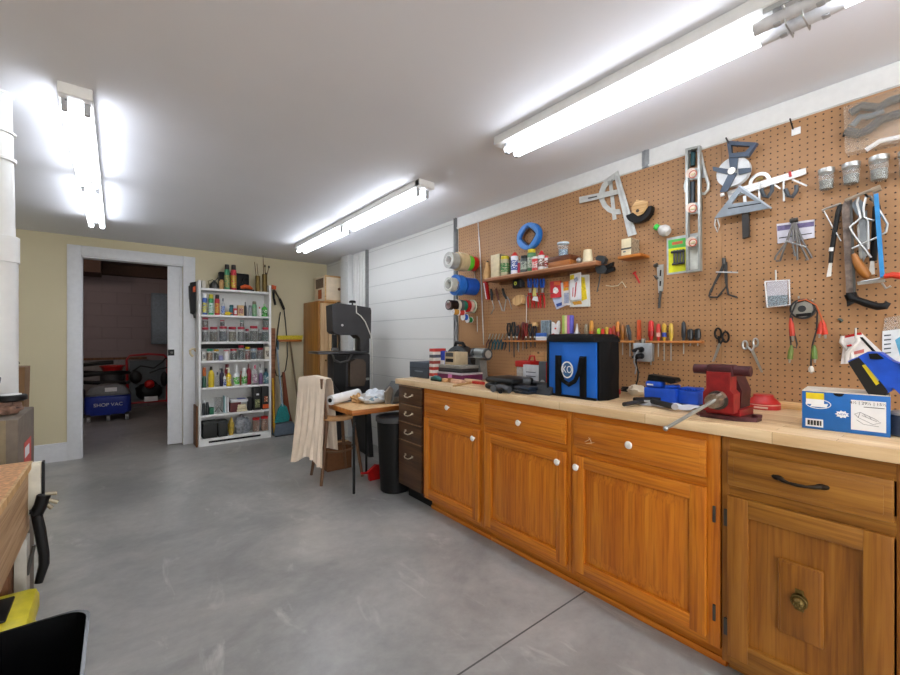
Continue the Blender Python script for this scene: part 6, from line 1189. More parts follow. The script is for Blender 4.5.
t = peg('hacksaw', 'hacksaw with a bright blue flat frame and a red grip reaching out of the picture', 'saw', 878, 200)
t.poly(t.part('frame', M('#2a86c4', .4, name='saw_blue')), [(873.6, 194.6), (878.2, 193), (884.4, 275.4), (880, 277.6)], .058, .014); m = t.part('grip', M('#d03a22', .4, name='grip_red')); m.tube([t.P(u, v, .065) for u, v in ((884, 276.4), (892, 275), (902, 276), (915, 279))], [.009, .011, .013, .014], 10); t.rod(t.part('blade', STEEL), [(861, 281.6), (876, 279), (884, 277)], .003, .066)
t.rod(t.part('hook', IRON), [(876, 196, 0), (876, 196, .06)], .003, 0)
t = peg('small_hacksaw', 'black-handled small saw with a white end hanging behind the blue frame', 'saw', 874, 235); t.rod(t.part('handle', BLACK), [(876.6, 206), (874.8, 240), (873, 261)], .011, .034); t.poly(t.part('end', M('#d8d6d0', .5)), [(870.4, 261), (874, 261), (874.6, 274), (868.4, 275)], .030, .008); t.rod(t.part('arc', BLACK), [(870, 199, .02), (878, 203, .02), (880.6, 212, .02), (878, 222, .02)], .004, .02); t.rod(t.part('hook', IRON), [(876, 210, 0), (876, 210, .03)], .003, 0)
# ---- clear box, reel with clips
t = peg('parts_case', 'small clear hinged box with blue-grey screws hanging on the board', 'box', 777, 290); t.pbox(t.part('box', glass('#dfe2e8', .2, 'frosted_box')), 765, 281, 789.4, 306.4, .002, .026, .002); t.pbox(t.part('backing_paper', M('#c2bcc2', .7)), 767, 282.6, 787.4, 305, .004, .002); t.pbox(t.part('screws', M('#6b7f88', .5, .3, .6, 120)), 767.4, 296, 787, 305, .007, .018, .002); t.rod(t.part('frame', M('#e4e4e4', .3)), [(765, 281.6), (789, 280), (790, 304.6), (767.4, 307.4), (765, 281.6)], .003, .026); t.rod(t.part('hook', STEEL), [(776, 282, 0), (776, 282, .02), (775.6, 270, .022)], .003, 0)
t = peg('small_reel', 'round black reel with a shiny face hanging above alligator clips', 'reel', 803, 309); c = t.P(803, 309, .02); t.part('drum', M('#2f3133', .4)).cyl((c[0], -.006, c[2]), (c[0], -.034, c[2]), .043, n=28); t.part('face', STEEL).lathe([(.036, .0), (.034, .003), (0, .004)], (c[0], -.0342, c[2]), 24, Matrix.Rotation(PI / 2, 4, 'X')); t.part('face_mark', DGREY).cyl((c[0], -.039, c[2]), (c[0], -.0395, c[2]), .014); t.poly(t.part('window', BLACK), [(796, 314), (811, 312.6), (811, 315.6), (796, 317)], .035, .003); t.rod(t.part('hook', STEEL), [(798.6, 298, 0), (798.6, 298, .04), (798.6, 296, .04)], .003, 0)
def clips(label, cord, ends):
    t = peg('test_lead', label, 'test lead', cord[0][0], cord[0][1], 'test leads looped over the round reel')
    t.rod(t.part('lead', M('#1f1d1c', .5)), cord, .003, .046)
    for (a, b, c_) in ends:
        t.part('clip_boot', M(c_, .5)).tube([t.P(*a, .046), t.P((a[0] * 2 + b[0]) / 3, (a[1] * 2 + b[1]) / 3, .046), t.P(*b, .046)], [.004, .009, .010], 9); d = (b[0] - a[0], b[1] - a[1]); t.part('jaw', STEEL).tube([t.P(*b, .046), t.P(b[0] + d[0] * .18, b[1] + d[1] * .28, .046)], [.0055, .003], 7)
clips('black test lead with red and green alligator clips at the scissors side of the reel', [(791.6, 316), (793.6, 330), (797, 344), (796.4, 348), (791, 346), (789.6, 330), (790.4, 316), (796, 303), (804, 300.6)], [((790.6, 318), (792.6, 336), '#c23a24'), ((791.6, 345), (789.8, 359), '#6a7a34')])
clips('black test lead with red and green alligator clips at the pliers side of the reel', [(804, 300), (812, 303), (817.4, 312), (816.6, 330), (812.4, 345), (811, 362), (811, 366)], [((822, 320), (819.6, 334), '#c8361c'), ((822.4, 320), (825, 334.6), '#c8361c'), ((814, 345), (814.6, 359), '#5f7a34'), ((811, 366), (811.4, 372), '#c4bcae')])
t = peg('test_lead', 'orange test lead hanging over the hook beside the round reel', 'test lead', 816, 305); t.rod(t.part('lead', M('#c4602c', .5)), [(798, 301), (806, 299.6), (816, 305), (821, 316), (823, 324)], .0028, .05); t.rod(t.part('hook', STEEL), [(812.6, 300, 0), (812.6, 300, .05)], .003, 0)
t = peg('brass_hook', 'small empty dark hook on the board below the test leads', 'hook', 841, 320); t.rod(t.part('hook', M('#3c4a44', .5)), [(839, 319, .002), (842, 321, .008)], .006, 0)
# ---- pliers on packet
t = peg('card_pack', 'white packet with a red top and black print behind the wire cutters', 'packet', 850, 333); t.poly(t.part('card', M('#e4e0de', .5)), [(844.6, 335.6), (860.6, 332.4), (884, 354), (880, 362), (840.6, 364)], .002, .008); t.poly(t.part('red_top', RED), [(845, 335.6), (860.8, 332.2), (862.4, 334.4), (845, 338)], .0102, .001)
t.poly(t.part('black_print', BLACK), [(859.6, 337.4), (862.4, 337), (877.4, 353), (874.6, 354)], .0102, .001); t.poly(t.part('red_print', M('#c8706a', .6)), [(852, 352), (864, 349), (864, 352.6), (852, 355)], .0102, .001)
t = peg('wire_cutters', 'white and steel wire cutters hanging on the white packet', 'cutters', 850, 345)
for s, pts in ((0, [(842.4, 336), (841.4, 342), (846, 347), (851, 353), (853, 362)]), (1, [(857.6, 335), (858, 342), (852.4, 347), (847.6, 353), (846, 363)])): t.part('handle', M('#d6d2cc', .35)).tube([t.P(u, v, .03 + .006 * s) for u, v in pts], [.005, .008, .009, .009, .005], 8)
t.disc(t.part('pivot', STEEL), 849.6, 349.6, .008, .036, .006, 12); t.rod(t.part('red_spring', RED), [(847, 346), (851.6, 345)], .004, .044); t.rod(t.part('hook', STEEL), [(855.6, 338, 0), (855.6, 338, .04), (855.6, 328, .042)], .003, 0)
# ---- instruction bag at right
t = peg('instruction_sheet', 'white instruction sheet in a clear bag at the edge of the picture', 'sheet', 888, 330); t.poly(t.part('sheet', M('#d9dee2', .5)), [(882.4, 331), (908, 328), (908, 366), (882, 362)], .002, .004); t.poly(t.part('bag_top', glass('#dfdcd6', .3, 'bag_film')), [(884.4, 318), (908, 314), (908, 328), (883, 331)], .002, .005)
for k in range(5): t.poly(t.part('printed_line', M('#3d4650', .6)), [(884, 335 + 4.4 * k), (891, 334.4 + 4.4 * k), (891, 335.6 + 4.4 * k), (884, 336.4 + 4.4 * k)], .0062, .0004)
t.poly(t.part('blue_picture', M('#5aa4c8', .5, var=.3)), [(895, 340), (904, 334), (908, 352), (900, 356)], .0062, .0004)
# ================================================================ ON THE WORKTOP
def size(t, u0, u1, v0, vt, Z=WT):      # width along y and height of a thing whose front bottom edge is u0..u1 at v0
    X = OZ(u0, v0, Z)[0]; a = OX(u0, v0, X)[0]; b = OX(u1, v0, X)[0]; return a - b, OX(u0, vt, X)[1] - Z
def cbox(name, label, cat, u0, v0, u1, vt, depth, group=None, Z=WT, rz=0):
    t = ctr(name, label, cat, u0, v0, rz, group, Z); w_, h = size(t, u0, u1, v0, vt, Z); return t, w_, h, depth
# dark box at the end
t, w_, h, d = cbox('storage_box', 'dark slate-blue box standing at the far end of the worktop', 'box', 409.6, 376.6, 427.5, 361.5, .2)
t.part('box', M('#39434f', .6, name='slate_card')).b2(0, w_, 0, d, 0, h, .003); t.part('lid_seam', BLACK).b2(-.001, w_ + .001, -.001, d * .9, h * .62, h * .64); m = t.part('faint_print', M('#66727e', .6)); m.b2(w_ * .3, w_ * .75, -.0012, -.0005, h * .38, h * .46)
# stack of books / cassette boxes
t, w_, h, d = cbox('organiser_box', 'flat purple-fronted tray under the stack at the far end of the worktop', 'tray', 433, 378.6, 462, 371, .2)
t.part('tray', M('#6c2350', .4, name='tray_purple')).b2(0, w_, 0, d, 0, h * .8, .003); t.part('lid', M('#c4bcc4', .4)).b2(-.002, w_ + .002, -.002, d, h * .8 + .0004, h, .002); t.part('latch', M('#d07ab4', .4)).b2(w_ * .55, w_ * .68, -.004, -.0025, h * .2, h * .8)
bz = WT + h + .001; bl = t.loc
hh_ = [('#2a2a2c', .030, 'flat black plastic tray lying on the purple tray'), ('#8f8f8b', .022, 'flat grey case on the black tray')]
zc = bz
for c, th, lab in hh_:
    t = T('flat_case', lab, 'case', (bl[0] + .01, bl[1] - .03, zc + .0005), -PI / 2); t.part('case', M(c, .45)).b2(0, w_ * .85, 0, .17, 0, th * .6, .004); t.part('lid', M(c, .4, var=.2)).b2(-.002, w_ * .85 + .002, -.002, .172, th * .6 + .0003, th, .004); zc += th + .001
for k, (c, lab) in enumerate((('#c9b48c', 'cream paper carton of fittings on top of the flat cases'), ('#1c3fae', 'bright blue packet at the end of the top of the stack'))):
    y = bl[1] - (.11 if k == 0 else .05)
    t = T('carton', lab, 'carton', (bl[0] + .03, y, zc + .0005), -PI / 2)
    if k == 0:
        t.part('carton', M('#bba888', .6)).b2(0, .125, 0, .12, 0, .095, .002); t.part('black_slot', BLACK).b2(.01, .10, -.001, -.0003, .02, .045); t.part('grey_slot', IRON).b2(.01, .10, -.001, -.0003, .06, .09)
    else: t.part('packet', M('#1c3fae', .4)).b2(0, .055, .0, .03, 0, .10, .002); t.part('white_foot', PAPER).b2(.0, .055, -.001, -.0003, .0, .03)
t, w2, h2, d2 = cbox('book_row', '', '', 428.4, 377.5, 433, 350, .1)
ALL.remove(t)
sp = ['#c8c2b8', '#b43a30', '#e0ddd6', '#a2342c', '#d2cfc9', '#8f3a34', '#cbc6bc', '#4a4c52', '#d9d4ca', '#b9362e']
x0_, y0_ = OZ(429.3, 379, WT)
for k, c in enumerate(sp):
    t = T('disc_case', ['pale grey', 'brick red', 'white', 'crimson', 'silver', 'maroon', 'stone', 'charcoal', 'ivory', 'scarlet'][k] + ' flat case in the narrow pile at the far end, %s' % ['lowest', 'second up', 'third up', 'fourth up', 'fifth up', 'sixth up', 'seventh up', 'eighth up', 'ninth up', 'topmost'][k], 'case', (x0_, y0_, WT + .0005 + k * .0232), -PI / 2, 'flat cases in the narrow pile')
    t.part('case', M(c, .5)).b2(0, .052 - .002 * (k % 3), 0, .12, 0, .0228, .001)
# black drum-shaped tool case (dark arched shape) and grey grinder behind
t = ctr('circular_saw', 'black arched blade guard of a circular saw behind the stack of cases', 'saw', 458, 372)
t.loc = (2.20, OX(462, 370, 2.20)[0], WT + .0005)
m = t.part('blade_guard', M('#232527', .4, name='guard_black')); n = 18; R_ = .155
o = [(R_ * math.cos(PI * k / n), .02 + R_ * 1.0 * math.sin(PI * k / n)) for k in range(n + 1)]; o = [(x * 1.22, z * 1.42) for x, z in o]; m.prism(o, -.05, .03); t.part('guard_rim', M('#4c5257', .4)).band([(x * 1.0, z) for x, z in o], [(x * .86, .02 + (z - .02) * .86) for x, z in o], -.058, -.0502, closed=False)
t.part('base', IRON).b2(-.17, .17, -.06, .04, 0, .019, .003); t.part('top_handle', BLACK).tube([(-.10, -.01, .20), (-.06, -.01, .275), (.02, -.01, .27), (.05, -.01, .235)], .014)
t = T('bench_grinder', 'grey bench grinder on a fluted pedestal behind the clutter near the far end', 'grinder', (2.17, OX(481, 372, 2.17)[0], WT + .0005), -PI / 2)
GG = M('#8f9492', .4, .4, name='grinder_grey')
t.part('pedestal', GG).prism([(-.055, 0), (.055, 0), (.035, .03), (.024, .15), (.06, .178), (-.06, .178), (-.024, .15), (-.035, .03)], -.035, .035); t.part('motor', GG).cyl((-.055, .0, .205), (.055, .0, .205), .03, n=24)
for s in (-1, 1): g = t.part('wheel_guard', M('#55585a', .4, .5)); g.cyl((s * .058, 0, .19), (s * .078, 0, .19), .045, n=26); w__ = t.part('wheel', M('#a8a49c', .8)); w__.cyl((s * .0785, 0, .19), (s * .081, 0, .19), .03, n=22)
t.part('tool_rest', STEEL).b2(-.08, .08, -.06, -.036, .16, .166)
# small things in front
t, w_, h, d = cbox('toy_car', 'small dark teal toy-like tool lying at the front of the far end', 'tool', 429.6, 380.6, 440, 376.4, .035)
t.part('body', M('#0f5a58', .4)).tube([(0.008, .015, .015), (w_ * .4, .015, .026), (w_ * .7, .015, .024), (w_ - .004, .015, .014)], [.012, .017, .016, .01], 10); t.part('foot', BLACK).b2(.004, w_ - .004, .004, .026, 0, .01, .002)
LS = [('wood_offcut', 'thin pine offcut beside the dark teal tool', 441.5, 381.8, 447, 378.4, '#c99a6a', .04), ('fitting', 'small copper-coloured fitting near the teal tool', 447.2, 382.4, 450.2, 378, '#9a6a3c', .03), ('wood_offcut', 'pinkish wood offcut at the front of the far end', 450.4, 383, 462, 379, '#d2a98c', .03), ('sanding_block', 'lime green block between the wood offcuts', 462.4, 378, 469.4, 372.6, '#b4c48a', .03), ('fitting', 'dark grey fitting next to the lime green block', 469.6, 378.2, 476, 373, '#4c5248', .04), ('wood_offcut', 'long pale offcut behind the red strip', 464, 382, 480, 378.6, '#d9b896', .025), ('red_strip', 'thin bright red plastic strip on the worktop near the black cases', 472, 383.6, 483, 380.8, '#c4302a', .02)]
for n_, lab, u0, v0, u1, vt, c, d in LS:
    t, w_, h, d = cbox(n_, lab, 'offcut' if 'offcut' in n_ else 'part', u0, v0, u1, vt, d)
    t.part('body', M(c, .6)).b2(0, w_, 0, d, 0, max(h, .006), .003)
for u, v, u1, v1, lab in ((459, 368.5, 476, 373.4, 'slanted pine stick leaning on the flat cases'), (452, 379, 473, 381, 'pine stick lying flat among the offcuts')):
    a = OZ(u, v + 8, WT); b = OZ(u1, v1 + 2, WT); t = T('wood_stick', lab, 'stick', (a[0] + .01, a[1], WT + .006), 0); t.part('stick', pine).tube([(0, 0, .028 if v < 370 else .0), (b[0] - a[0], b[1] - a[1], .0)], .006, 4)
t = ctr('glue_bottle', 'white squeeze bottle lying near the grinder', 'bottle', 486, 377); t.part('body', M('#cdb9ac', .5)).lathe([(.018, 0), (.024, .004), (.026, .05), (.016, .075), (.007, .085), (.004, .11)], n=18); t.part('label_band', M('#b4564c', .5)).lathe([(.0265, .012), (.0268, .04)], n=18)
t = ctr('paper_sheet', 'folded pale paper lying behind the black cases', 'paper', 497, 375.4); t.part('sheet', M('#d8cbb4', .7)).box((.02, .03, .003), (.16, .07, .005), .001)
# black equipment cases
def case(label, u0, v0, u1, vt, d, c='#17191b', Z=WT, hinge=True, group=None):
    t, w_, h, d = cbox('tool_case', label, 'tool case', u0, v0, u1, vt, d, group, Z)
    t.part('lower_shell', M(c, .4)).b2(0, w_, 0, d, 0, h * .48, .016); t.part('upper_shell', M(c, .35, var=.2)).b2(.001, w_ - .001, .001, d, h * .5, h, .018); l = t.part('latch', DGREY); l.b2(w_ * .4, w_ * .5, -.005, -.0005, h * .35, h * .65, .002); t.part('handle', DGREY).tube([(w_ * .25, 0, h * .45), (w_ * .27, -.022, h * .42), (w_ * .6, -.022, h * .42), (w_ * .62, 0, h * .45)], .006); return t
case('large black moulded tool case lying beside the clear parts box', 484, 388.6, 512, 376.4, .20)
t, w_, h, d = cbox('power_tool', 'grey and black power tool lying in front of the large black case', 'power tool', 490.6, 392, 506, 385, .05)
t.part('body', M('#3e4145', .5)).tube([(0, .03, .022), (w_ * .5, .03, .026), (w_, .03, .02)], [.018, .024, .018], 12); t.part('head', M('#55585c', .4)).tube([(.01, .03, .02), (.02, .0, .02)], [.018, .02]); t.part('grip', BLACK).tube([(w_ * .6, .02, .02), (w_ * .8, -.02, .014)], .013)
t, w_, h, d = cbox('drill_body', 'grey cordless tool resting between the black case and the navy case', 'power tool', 507, 390, 518, 379.5, .06)
t.part('body', M('#4b4e52', .5)).tube([(0.0, .02, .035), (w_ * .3, .03, .05), (w_ * .8, .05, .055), (w_ * 1.3, .08, .052)], [.016, .024, .024, .018], 12); t.part('chuck', M('#8d8f90', .3, .6)).cyl((.0, .0, .033), (.014, .012, .038), .018); t.part('grip', M('#5e6165', .5)).tube([(w_ * .4, .03, .045), (w_ * .1, .02, .012)], .015)
case('navy-black slim case in front of the grey cordless tool', 512.6, 393, 528, 385.6, .09, '#1b2634')
case('black slim case lying behind the navy one beside the blue bag', 518, 388, 545, 380.6, .10, '#202224')
t, w_, h, d = cbox('cloth_pouch', 'dark grey wedge-shaped pouch right beside the blue bag', 'pouch', 531.6, 393.6, 549.4, 384.6, .10); t.part('pouch', M('#303236', .8)).prismx([(0, 0), (.12, 0), (.12, h), (.04, h * .9)], 0, w_ * .96); t.part('seam', BLACK).b2(0.002, w_ * .95, .02, .024, h * .5, h * .52)
# boxes standing behind
t = T('card_box', 'plain brown cardboard box standing against the board behind the clear parts box', 'box', (2.20, OX(531, 360, 2.20)[0], WT + .0005), -PI / 2)
w_ = OX(531, 360, 2.2)[0] - OX(545.4, 360, 2.2)[0]; h = OX(531, 351.6, 2.2)[1] - WT; t.part('box', M('#b98c5c', .8)).b2(0, w_, 0, .07, 0, h, .002); t.part('flap_edge', M('#8a6238', .8)).b2(w_ * .1, w_ * .9, -.001, -.0003, h * .86, h * .87); t.part('notch', M('#5a3c20', .8)).b2(w_ * .45, w_ * .6, -.001, -.0003, h * .94, h)
t = T('parts_case', 'clear box with a bright red lid behind the black cases', 'box', (2.06, OX(515.6, 370, 2.06)[0], WT + .0005), -PI / 2)
w_ = OX(515.6, 370, 2.06)[0] - OX(531, 370, 2.06)[0]; h = OX(520, 358.6, 2.06)[1] - WT; t.part('box', M('#a8a4a0', .3, var=.3, scale=60)).b2(.008, w_ - .008, 0.0, .09, 0, h * .68, .003); t.part('lid', RED).b2(0, w_, -.006, .094, h * .69, h * .92, .004); t.part('handle', RED).tube([(w_ * .6, .04, h * .92), (w_ * .7, .04, h * 1.1), (w_ * .95, .04, h * 1.1), (w_ * 1.0, .04, h * .9)], .006)
t = T('card_box', 'white and grey printed box standing beside the blue bag', 'box', (2.02, OX(523, 374, 2.02)[0], WT + .0005), -PI / 2)
w_ = OX(523, 374, 2.02)[0] - OX(539, 374, 2.02)[0]; h = OX(524, 364.6, 2.02)[1] - WT; t.part('box', M('#c9ccd2', .6)).b2(0, w_, 0, .03, 0, h, .002)
for k in range(3): t.part('printed_line', M('#5c626c', .6)).b2(w_ * .2, w_ * .8, -.001, -.0003, h * (.3 + .18 * k), h * (.34 + .18 * k))
t = T('card_box', 'plain grey box with a red edge wedged behind the blue bag', 'box', (1.99, OX(538.6, 370, 1.99)[0], WT + .0005), -PI / 2); h = OX(541, 361.6, 1.99)[1] - WT; t.part('box', M('#55595e', .6)).b2(0, .055, 0, .05, 0, h, .002); t.part('red_edge', RED).b2(.0555, .075, .0, .05, 0, h * .98, .001); t.part('pale_disc', M('#a9adb2', .5)).cyl((.03, -.001, h * .25), (.03, -.0003, h * .25), .018)
# ---- the blue bag
P0 = OZ(548.6, 394.6, WT); P1 = OZ(596, 401, WT)
ang = math.atan2(P1[1] - P0[1], P1[0] - P0[0]); BW = math.hypot(P1[0] - P0[0], P1[1] - P0[1]); BD = .20
t = T('tool_bag', 'upright blue and black tool bag with two black handles and a round emblem', 'bag', (P0[0], P0[1], WT + .0006), ang)
Rz = lambda x, y: (P0[0] + x * math.cos(ang) - y * math.sin(ang), P0[1] + x * math.sin(ang) + y * math.cos(ang))
dep = ST * P0[0] + CT * P0[1]; BH = (394.6 - 334.5) / F * dep
BB = M('#1365c8', .5, var=.08, scale=10, name='bag_blue'); BK = M('#0b0c0e', .7, var=.3, scale=12, name='bag_black', spec=.2)
nx, nz = 10, 10; vs = []; fs = []
f = t.part('front_panel', BB)
for j in range(nz + 1):
    for i in range(nx + 1):
        x = BW * i / nx; z = BH * .88 * j / nz; p = math.sin(PI * i / nx) * math.sin(PI * j / nz)
        vs.append((x * (1 - .02 * j / nz) + .004 * j / nz, -.012 * p + .006 * math.sin(x * 40 + z * 26) * (j / nz) ** 2 * math.sin(PI * i / nx) - .0, z))
for j in range(nz):
    for i in range(nx): a = j * (nx + 1) + i; fs.append((a, a + 1, a + nx + 2, a + nx + 1))
nb = len(vs); vs += [(x, y + .012, z) for x, y, z in vs]; fs += [(a[3] + nb, a[2] + nb, a[1] + nb, a[0] + nb) for a in fs]
edge = [i for i in range(nx + 1)] + [(nx + 1) * j + nx for j in range(1, nz + 1)] + [(nx + 1) * nz + i for i in range(nx - 1, -1, -1)] + [(nx + 1) * j for j in range(nz - 1, 0, -1)]
for k in range(len(edge)): a, b = edge[k], edge[(k + 1) % len(edge)]; fs.append((b, a, a + nb, b + nb))
f.add(vs, fs)
s_ = t.part('side_panel', BK)
ring = lambda z, e, k: [(e - .006, .012 + e * 0, z), (BW + .012 - e * .2, .012, z), (BW + .03 - e + k, BD * .3, z), (BW + .02 - e - k, BD * .6, z), (BW + .004 - e, BD, z), (e, BD, z), (-.004 + e, BD * .5, z)]
loft(s_, [ring(0, 0, 0), ring(BH * .25, .002, .004), ring(BH * .5, .0, -.01), ring(BH * .75, .002, .006), ring(BH * .88, .004, 0)])
tb = t.part('top_band', BK)
loft(tb, [[(x + (.004 if x < .1 else -.004) * 0, y, z) for x, y, z in ((-.002, -.016, BH * .875), (BW + .002, -.016, BH * .875), (BW + .022, .02, BH * .875), (BW + .01, BD, BH * .875), (0, BD, BH * .875))], [(-.0, -.014, BH * .93), (BW - .006, -.012, BH * .95), (BW + .018, .03, BH * .93), (BW - .0, BD, BH * .96), (0, BD, BH * .98)], [(.006, .0, BH), (BW - .02, .004, BH * .97), (BW + .0, .04, BH * .97), (BW - .02, BD - .01, BH), (.01, BD - .01, BH * 1.02)]])
t.part('bottom_trim', BK).b2(-.004, BW + .004, -.010, .004, 0, .012, .003); t.part('far_side_trim', BK).b2(-.008, .004, -.008, .006, 0, BH * .88, .003)
for x in (.26, .78): t.part('strap', BK).b2(BW * (x - .065), BW * (x + .065), -.0165, -.011, .008, BH * .66, .001)
m = t.part('carry_handle', BK); xs = (.27, .31, .40, .52, .64, .73, .78); zs_ = (.64, .42, .26, .21, .27, .42, .64)
pl = [Vector((BW * x, -.026, BH * z)) for x, z in zip(xs, zs_)]; m.tube(pl, [.014, .013, .012, .012, .012, .013, .014], 8, flat=.35)
e_ = t.part('emblem', PAPER, 'round white emblem with letters'); cz_ = BH * .44; cx_ = BW * .475
e_.band([(cx_ + .037 * math.cos(a), cz_ + .044 * math.sin(a)) for a in [k * PI / 14 for k in range(28)]], [(cx_ + .030 * math.cos(a), cz_ + .037 * math.sin(a)) for a in [k * PI / 14 for k in range(28)]], -.0235, -.0215)
t.part('emblem_ground', M('#2a5a8c', .5, name='emblem_blue')).prism([(cx_ + .030 * math.cos(a), cz_ + .037 * math.sin(a)) for a in [k * PI / 14 for k in range(28)]], -.0225, -.0215)
text_mesh(t.part('emblem_letters', PAPER), 'KO', .052, (cx_, -.0235, cz_), squash=.8)
# red levelling tool to the right of the bag
t = T('caulk_gun', 'red and steel tool standing behind the black side of the blue bag', 'tool', (2.12, OX(612, 380, 2.12)[0], WT + .0005), -PI / 2); t.part('red_body', RED).b2(.0, .022, 0, .03, 0, .17, .004); t.part('foot', RED).b2(-.03, .03, -.01, .04, 0, .03, .004); t.part('steel_frame', STEEL).tube([(-.02, .0, .05), (-.03, .0, .1), (-.01, .0, .15), (.0, 0, .19)], .007)
# cream cloth, cords
t = ctr('rag', 'cream crumpled rag at the foot of the pegboard below the outlet box', 'rag', 635, 388); t.loc = (2.19, 1.12, WT + .0005); t.part('rag', M('#d8ccb4', .9)).lump((.0, .0, 0), (.09, .09, .055), 3, .22)
t = ctr('cord_coil', 'coiled black cord on the worktop beside the blue bag', 'cord', 627, 394); t.part('coil', BLACK).tube([((.045 - .0004 * k) * math.cos(k * .55) + .01 * math.sin(k), .03 + .03 * math.sin(k * .55), .007 + .0009 * k) for k in range(34)], .0042, 7)
t = ctr('power_adapter', 'black round power adapter standing by the cream rag', 'adapter', 642, 391); t.part('body', BLACK).lathe([(.02, 0), (.024, .006), (.022, .035), (.014, .05)], n=18); t.part('cord', BLACK).tube([(0, 0, .05), (.0, .01, .09), (.01, .05, .12)], .004)
# blue battery charger / inflator
t, w_, h, d = cbox('battery_charger', 'large blue box-shaped charger with a black top beside the rag', 'charger', 643.4, 401.6, 675.6, 377.5, .10)
Bl = M('#1450c4', .4, name='tool_blue')
t.part('housing', Bl).b2(0, w_, 0, d, .006, h * .62, .010); t.part('shoulder', Bl).b2(.008, w_ * .55, .0, d * .6, h * .625, h * .86, .008); t.part('right_shoulder', Bl).b2(w_ * .62, w_ * .94, .012, d * .8, h * .625, h * .75, .006); t.part('black_top', BLACK).prism([(w_ * .05, h * .865), (w_ * .62, h * .865), (w_ * .8, h * .80), (w_ * .95, h * .9), (w_ * .9, h * 1.03), (w_ * .5, h * 1.08), (w_ * .1, h * 1.12)], .02, d * .8); t.part('brand_plate', PAPER).b2(w_ * .12, w_ * .32, -.0012, -.0003, h * .7, h * .76); t.part('base', BLACK).b2(.004, w_ - .004, .004, d - .004, 0, .0055)
t, w_, h, d = cbox('battery_charger', 'smaller ribbed blue charger between the large blue one and the red vise', 'charger', 676.8, 404.6, 699, 386, .10)
t.part('housing', Bl).b2(0, w_, 0, d, .006, h * .78, .008)
for k in range(7): t.part('rib', Bl).b2(w_ * (.1 + .12 * k), w_ * (.16 + .12 * k), .004, d * .9, h * .785, h * .92, .002)
t.part('base', BLACK).b2(.004, w_ - .004, .004, d - .004, 0, .0055)
# white paper with pliers and black knife
t = ctr('paper_sheet', 'crumpled white paper towel under the black-handled tools', 'paper', 668, 406)
m = t.part('paper', M('#e2e2e6', .8, var=.04)); vs = []; fs = []; N = 12
for j in range(N + 1):
    for i in range(N + 1):
        x = (i / N - .5) * .24 * (1 + .12 * math.sin(j * 1.3)); y = (j / N - .5) * .16 * (1 + .12 * math.sin(i * 1.1 + 1)); z = .004 + .004 * math.sin(i * 1.7 + j) + .004 * math.sin(j * 1.9 - i * .6); vs.append((x, y, max(z, .0008)))
for j in range(N):
    for i in range(N): a = j * (N + 1) + i; fs.append((a, a + 1, a + N + 2, a + N + 1))
nb = len(vs); vs += [(x, y, z + .0008) for x, y, z in vs]; fs += [(a[3] + nb, a[2] + nb, a[1] + nb, a[0] + nb) for a in fs]; m.add(vs, fs)
a = OZ(624, 408, WT); b = OZ(652, 404, WT)
t = T('snips', 'black-handled snips lying on the worktop towards the blue bag', 'snips', (a[0], a[1], WT + .016), 0); t.part('handle', M('#222326', .45)).tube([(0, 0, 0), ((b[0] - a[0]) * .5, (b[1] - a[1]) * .5, .002), (b[0] - a[0], b[1] - a[1], .004)], [.010, .011, .008], 10); t.part('second_handle', BLACK).tube([((b[0] - a[0]) * .5, (b[1] - a[1]) * .5 + .02, .012), (b[0] - a[0], b[1] - a[1], .008), (b[0] - a[0] + .02, b[1] - a[1] - .03, .006)], .009)
a = OZ(652, 406, WT); b = OZ(674, 412, WT)
t = T('utility_knife', 'black chunky utility knife lying on the white paper towel', 'knife', (a[0], a[1], WT + .022), 0); t.part('body', M('#1a1b1e', .45)).tube([(0, 0, 0), (b[0] - a[0], b[1] - a[1], 0)], [.012, .013], 10, flat=.8); t.part('end_cap', M('#b4b4b8', .4)).tube([(b[0] - a[0], b[1] - a[1], 0), ((b[0] - a[0]) * 1.06, (b[1] - a[1]) * 1.06, 0)], .013, 10); t.part('blade', STEEL).tube([(0, 0, 0), (-.015, .03, -.002)], .005)
# ---- bench vise
vx, vy = OZ(715, 418, WT)
t = T('bench_vise', 'worn red bench vise with a T-shaped jaw head bolted to the worktop edge', 'vise', (1.85, .585, WT + .0006), -PI / 2 - .02)
t.scale = .88
VR = M('#8f1c1e', .45, .1, .3, 20, name='vise_red'); VD = M('#4c2226', .5, .3, .3, 25, name='vise_dark_red')
# local x to the right, y away from the viewer (screw axis)
t.part('base', VD).prismz([(-.115, -.03), (-.08, -.075), (.06, -.075), (.12, -.03), (.12, .03), (.06, .10), (-.06, .10), (-.115, .04)], 0, .018); t.part('base_flare', VR).prismz([(-.065, -.05), (.065, -.05), (.075, .08), (-.075, .08)], .0183, .045)
m = t.part('lug', VD); m.cyl((.112, -.0, .018), (.112, -.0, .028), .018)
t.part('front_body', VR).prism([(-.058, .035), (.058, .035), (.058, .115), (.045, .13), (.045, .205), (-.045, .205), (-.045, .13), (-.058, .115)], -.10, -.025)
t.part('jaw_head', VD).cyl((-.108, -.06, .212), (.108, -.06, .212), .0215, n=24); t.part('jaw_block', VD).b2(-.05, .05, -.088, -.02, .185, .236, .008)
t.part('slide', IRON).b2(-.028, .028, -.024, .14, .05, .10, .004)
t.part('rear_body', VD).prism([(-.05, .0455), (.05, .0455), (.055, .12), (.04, .16), (.03, .185), (-.03, .185), (-.05, .15)], .005, .12); t.part('rear_jaw', VD).b2(-.06, .06, .0, .03, .186, .222, .006); t.part('anvil', IRON).b2(-.025, .03, .06, .13, .186, .196, .003)
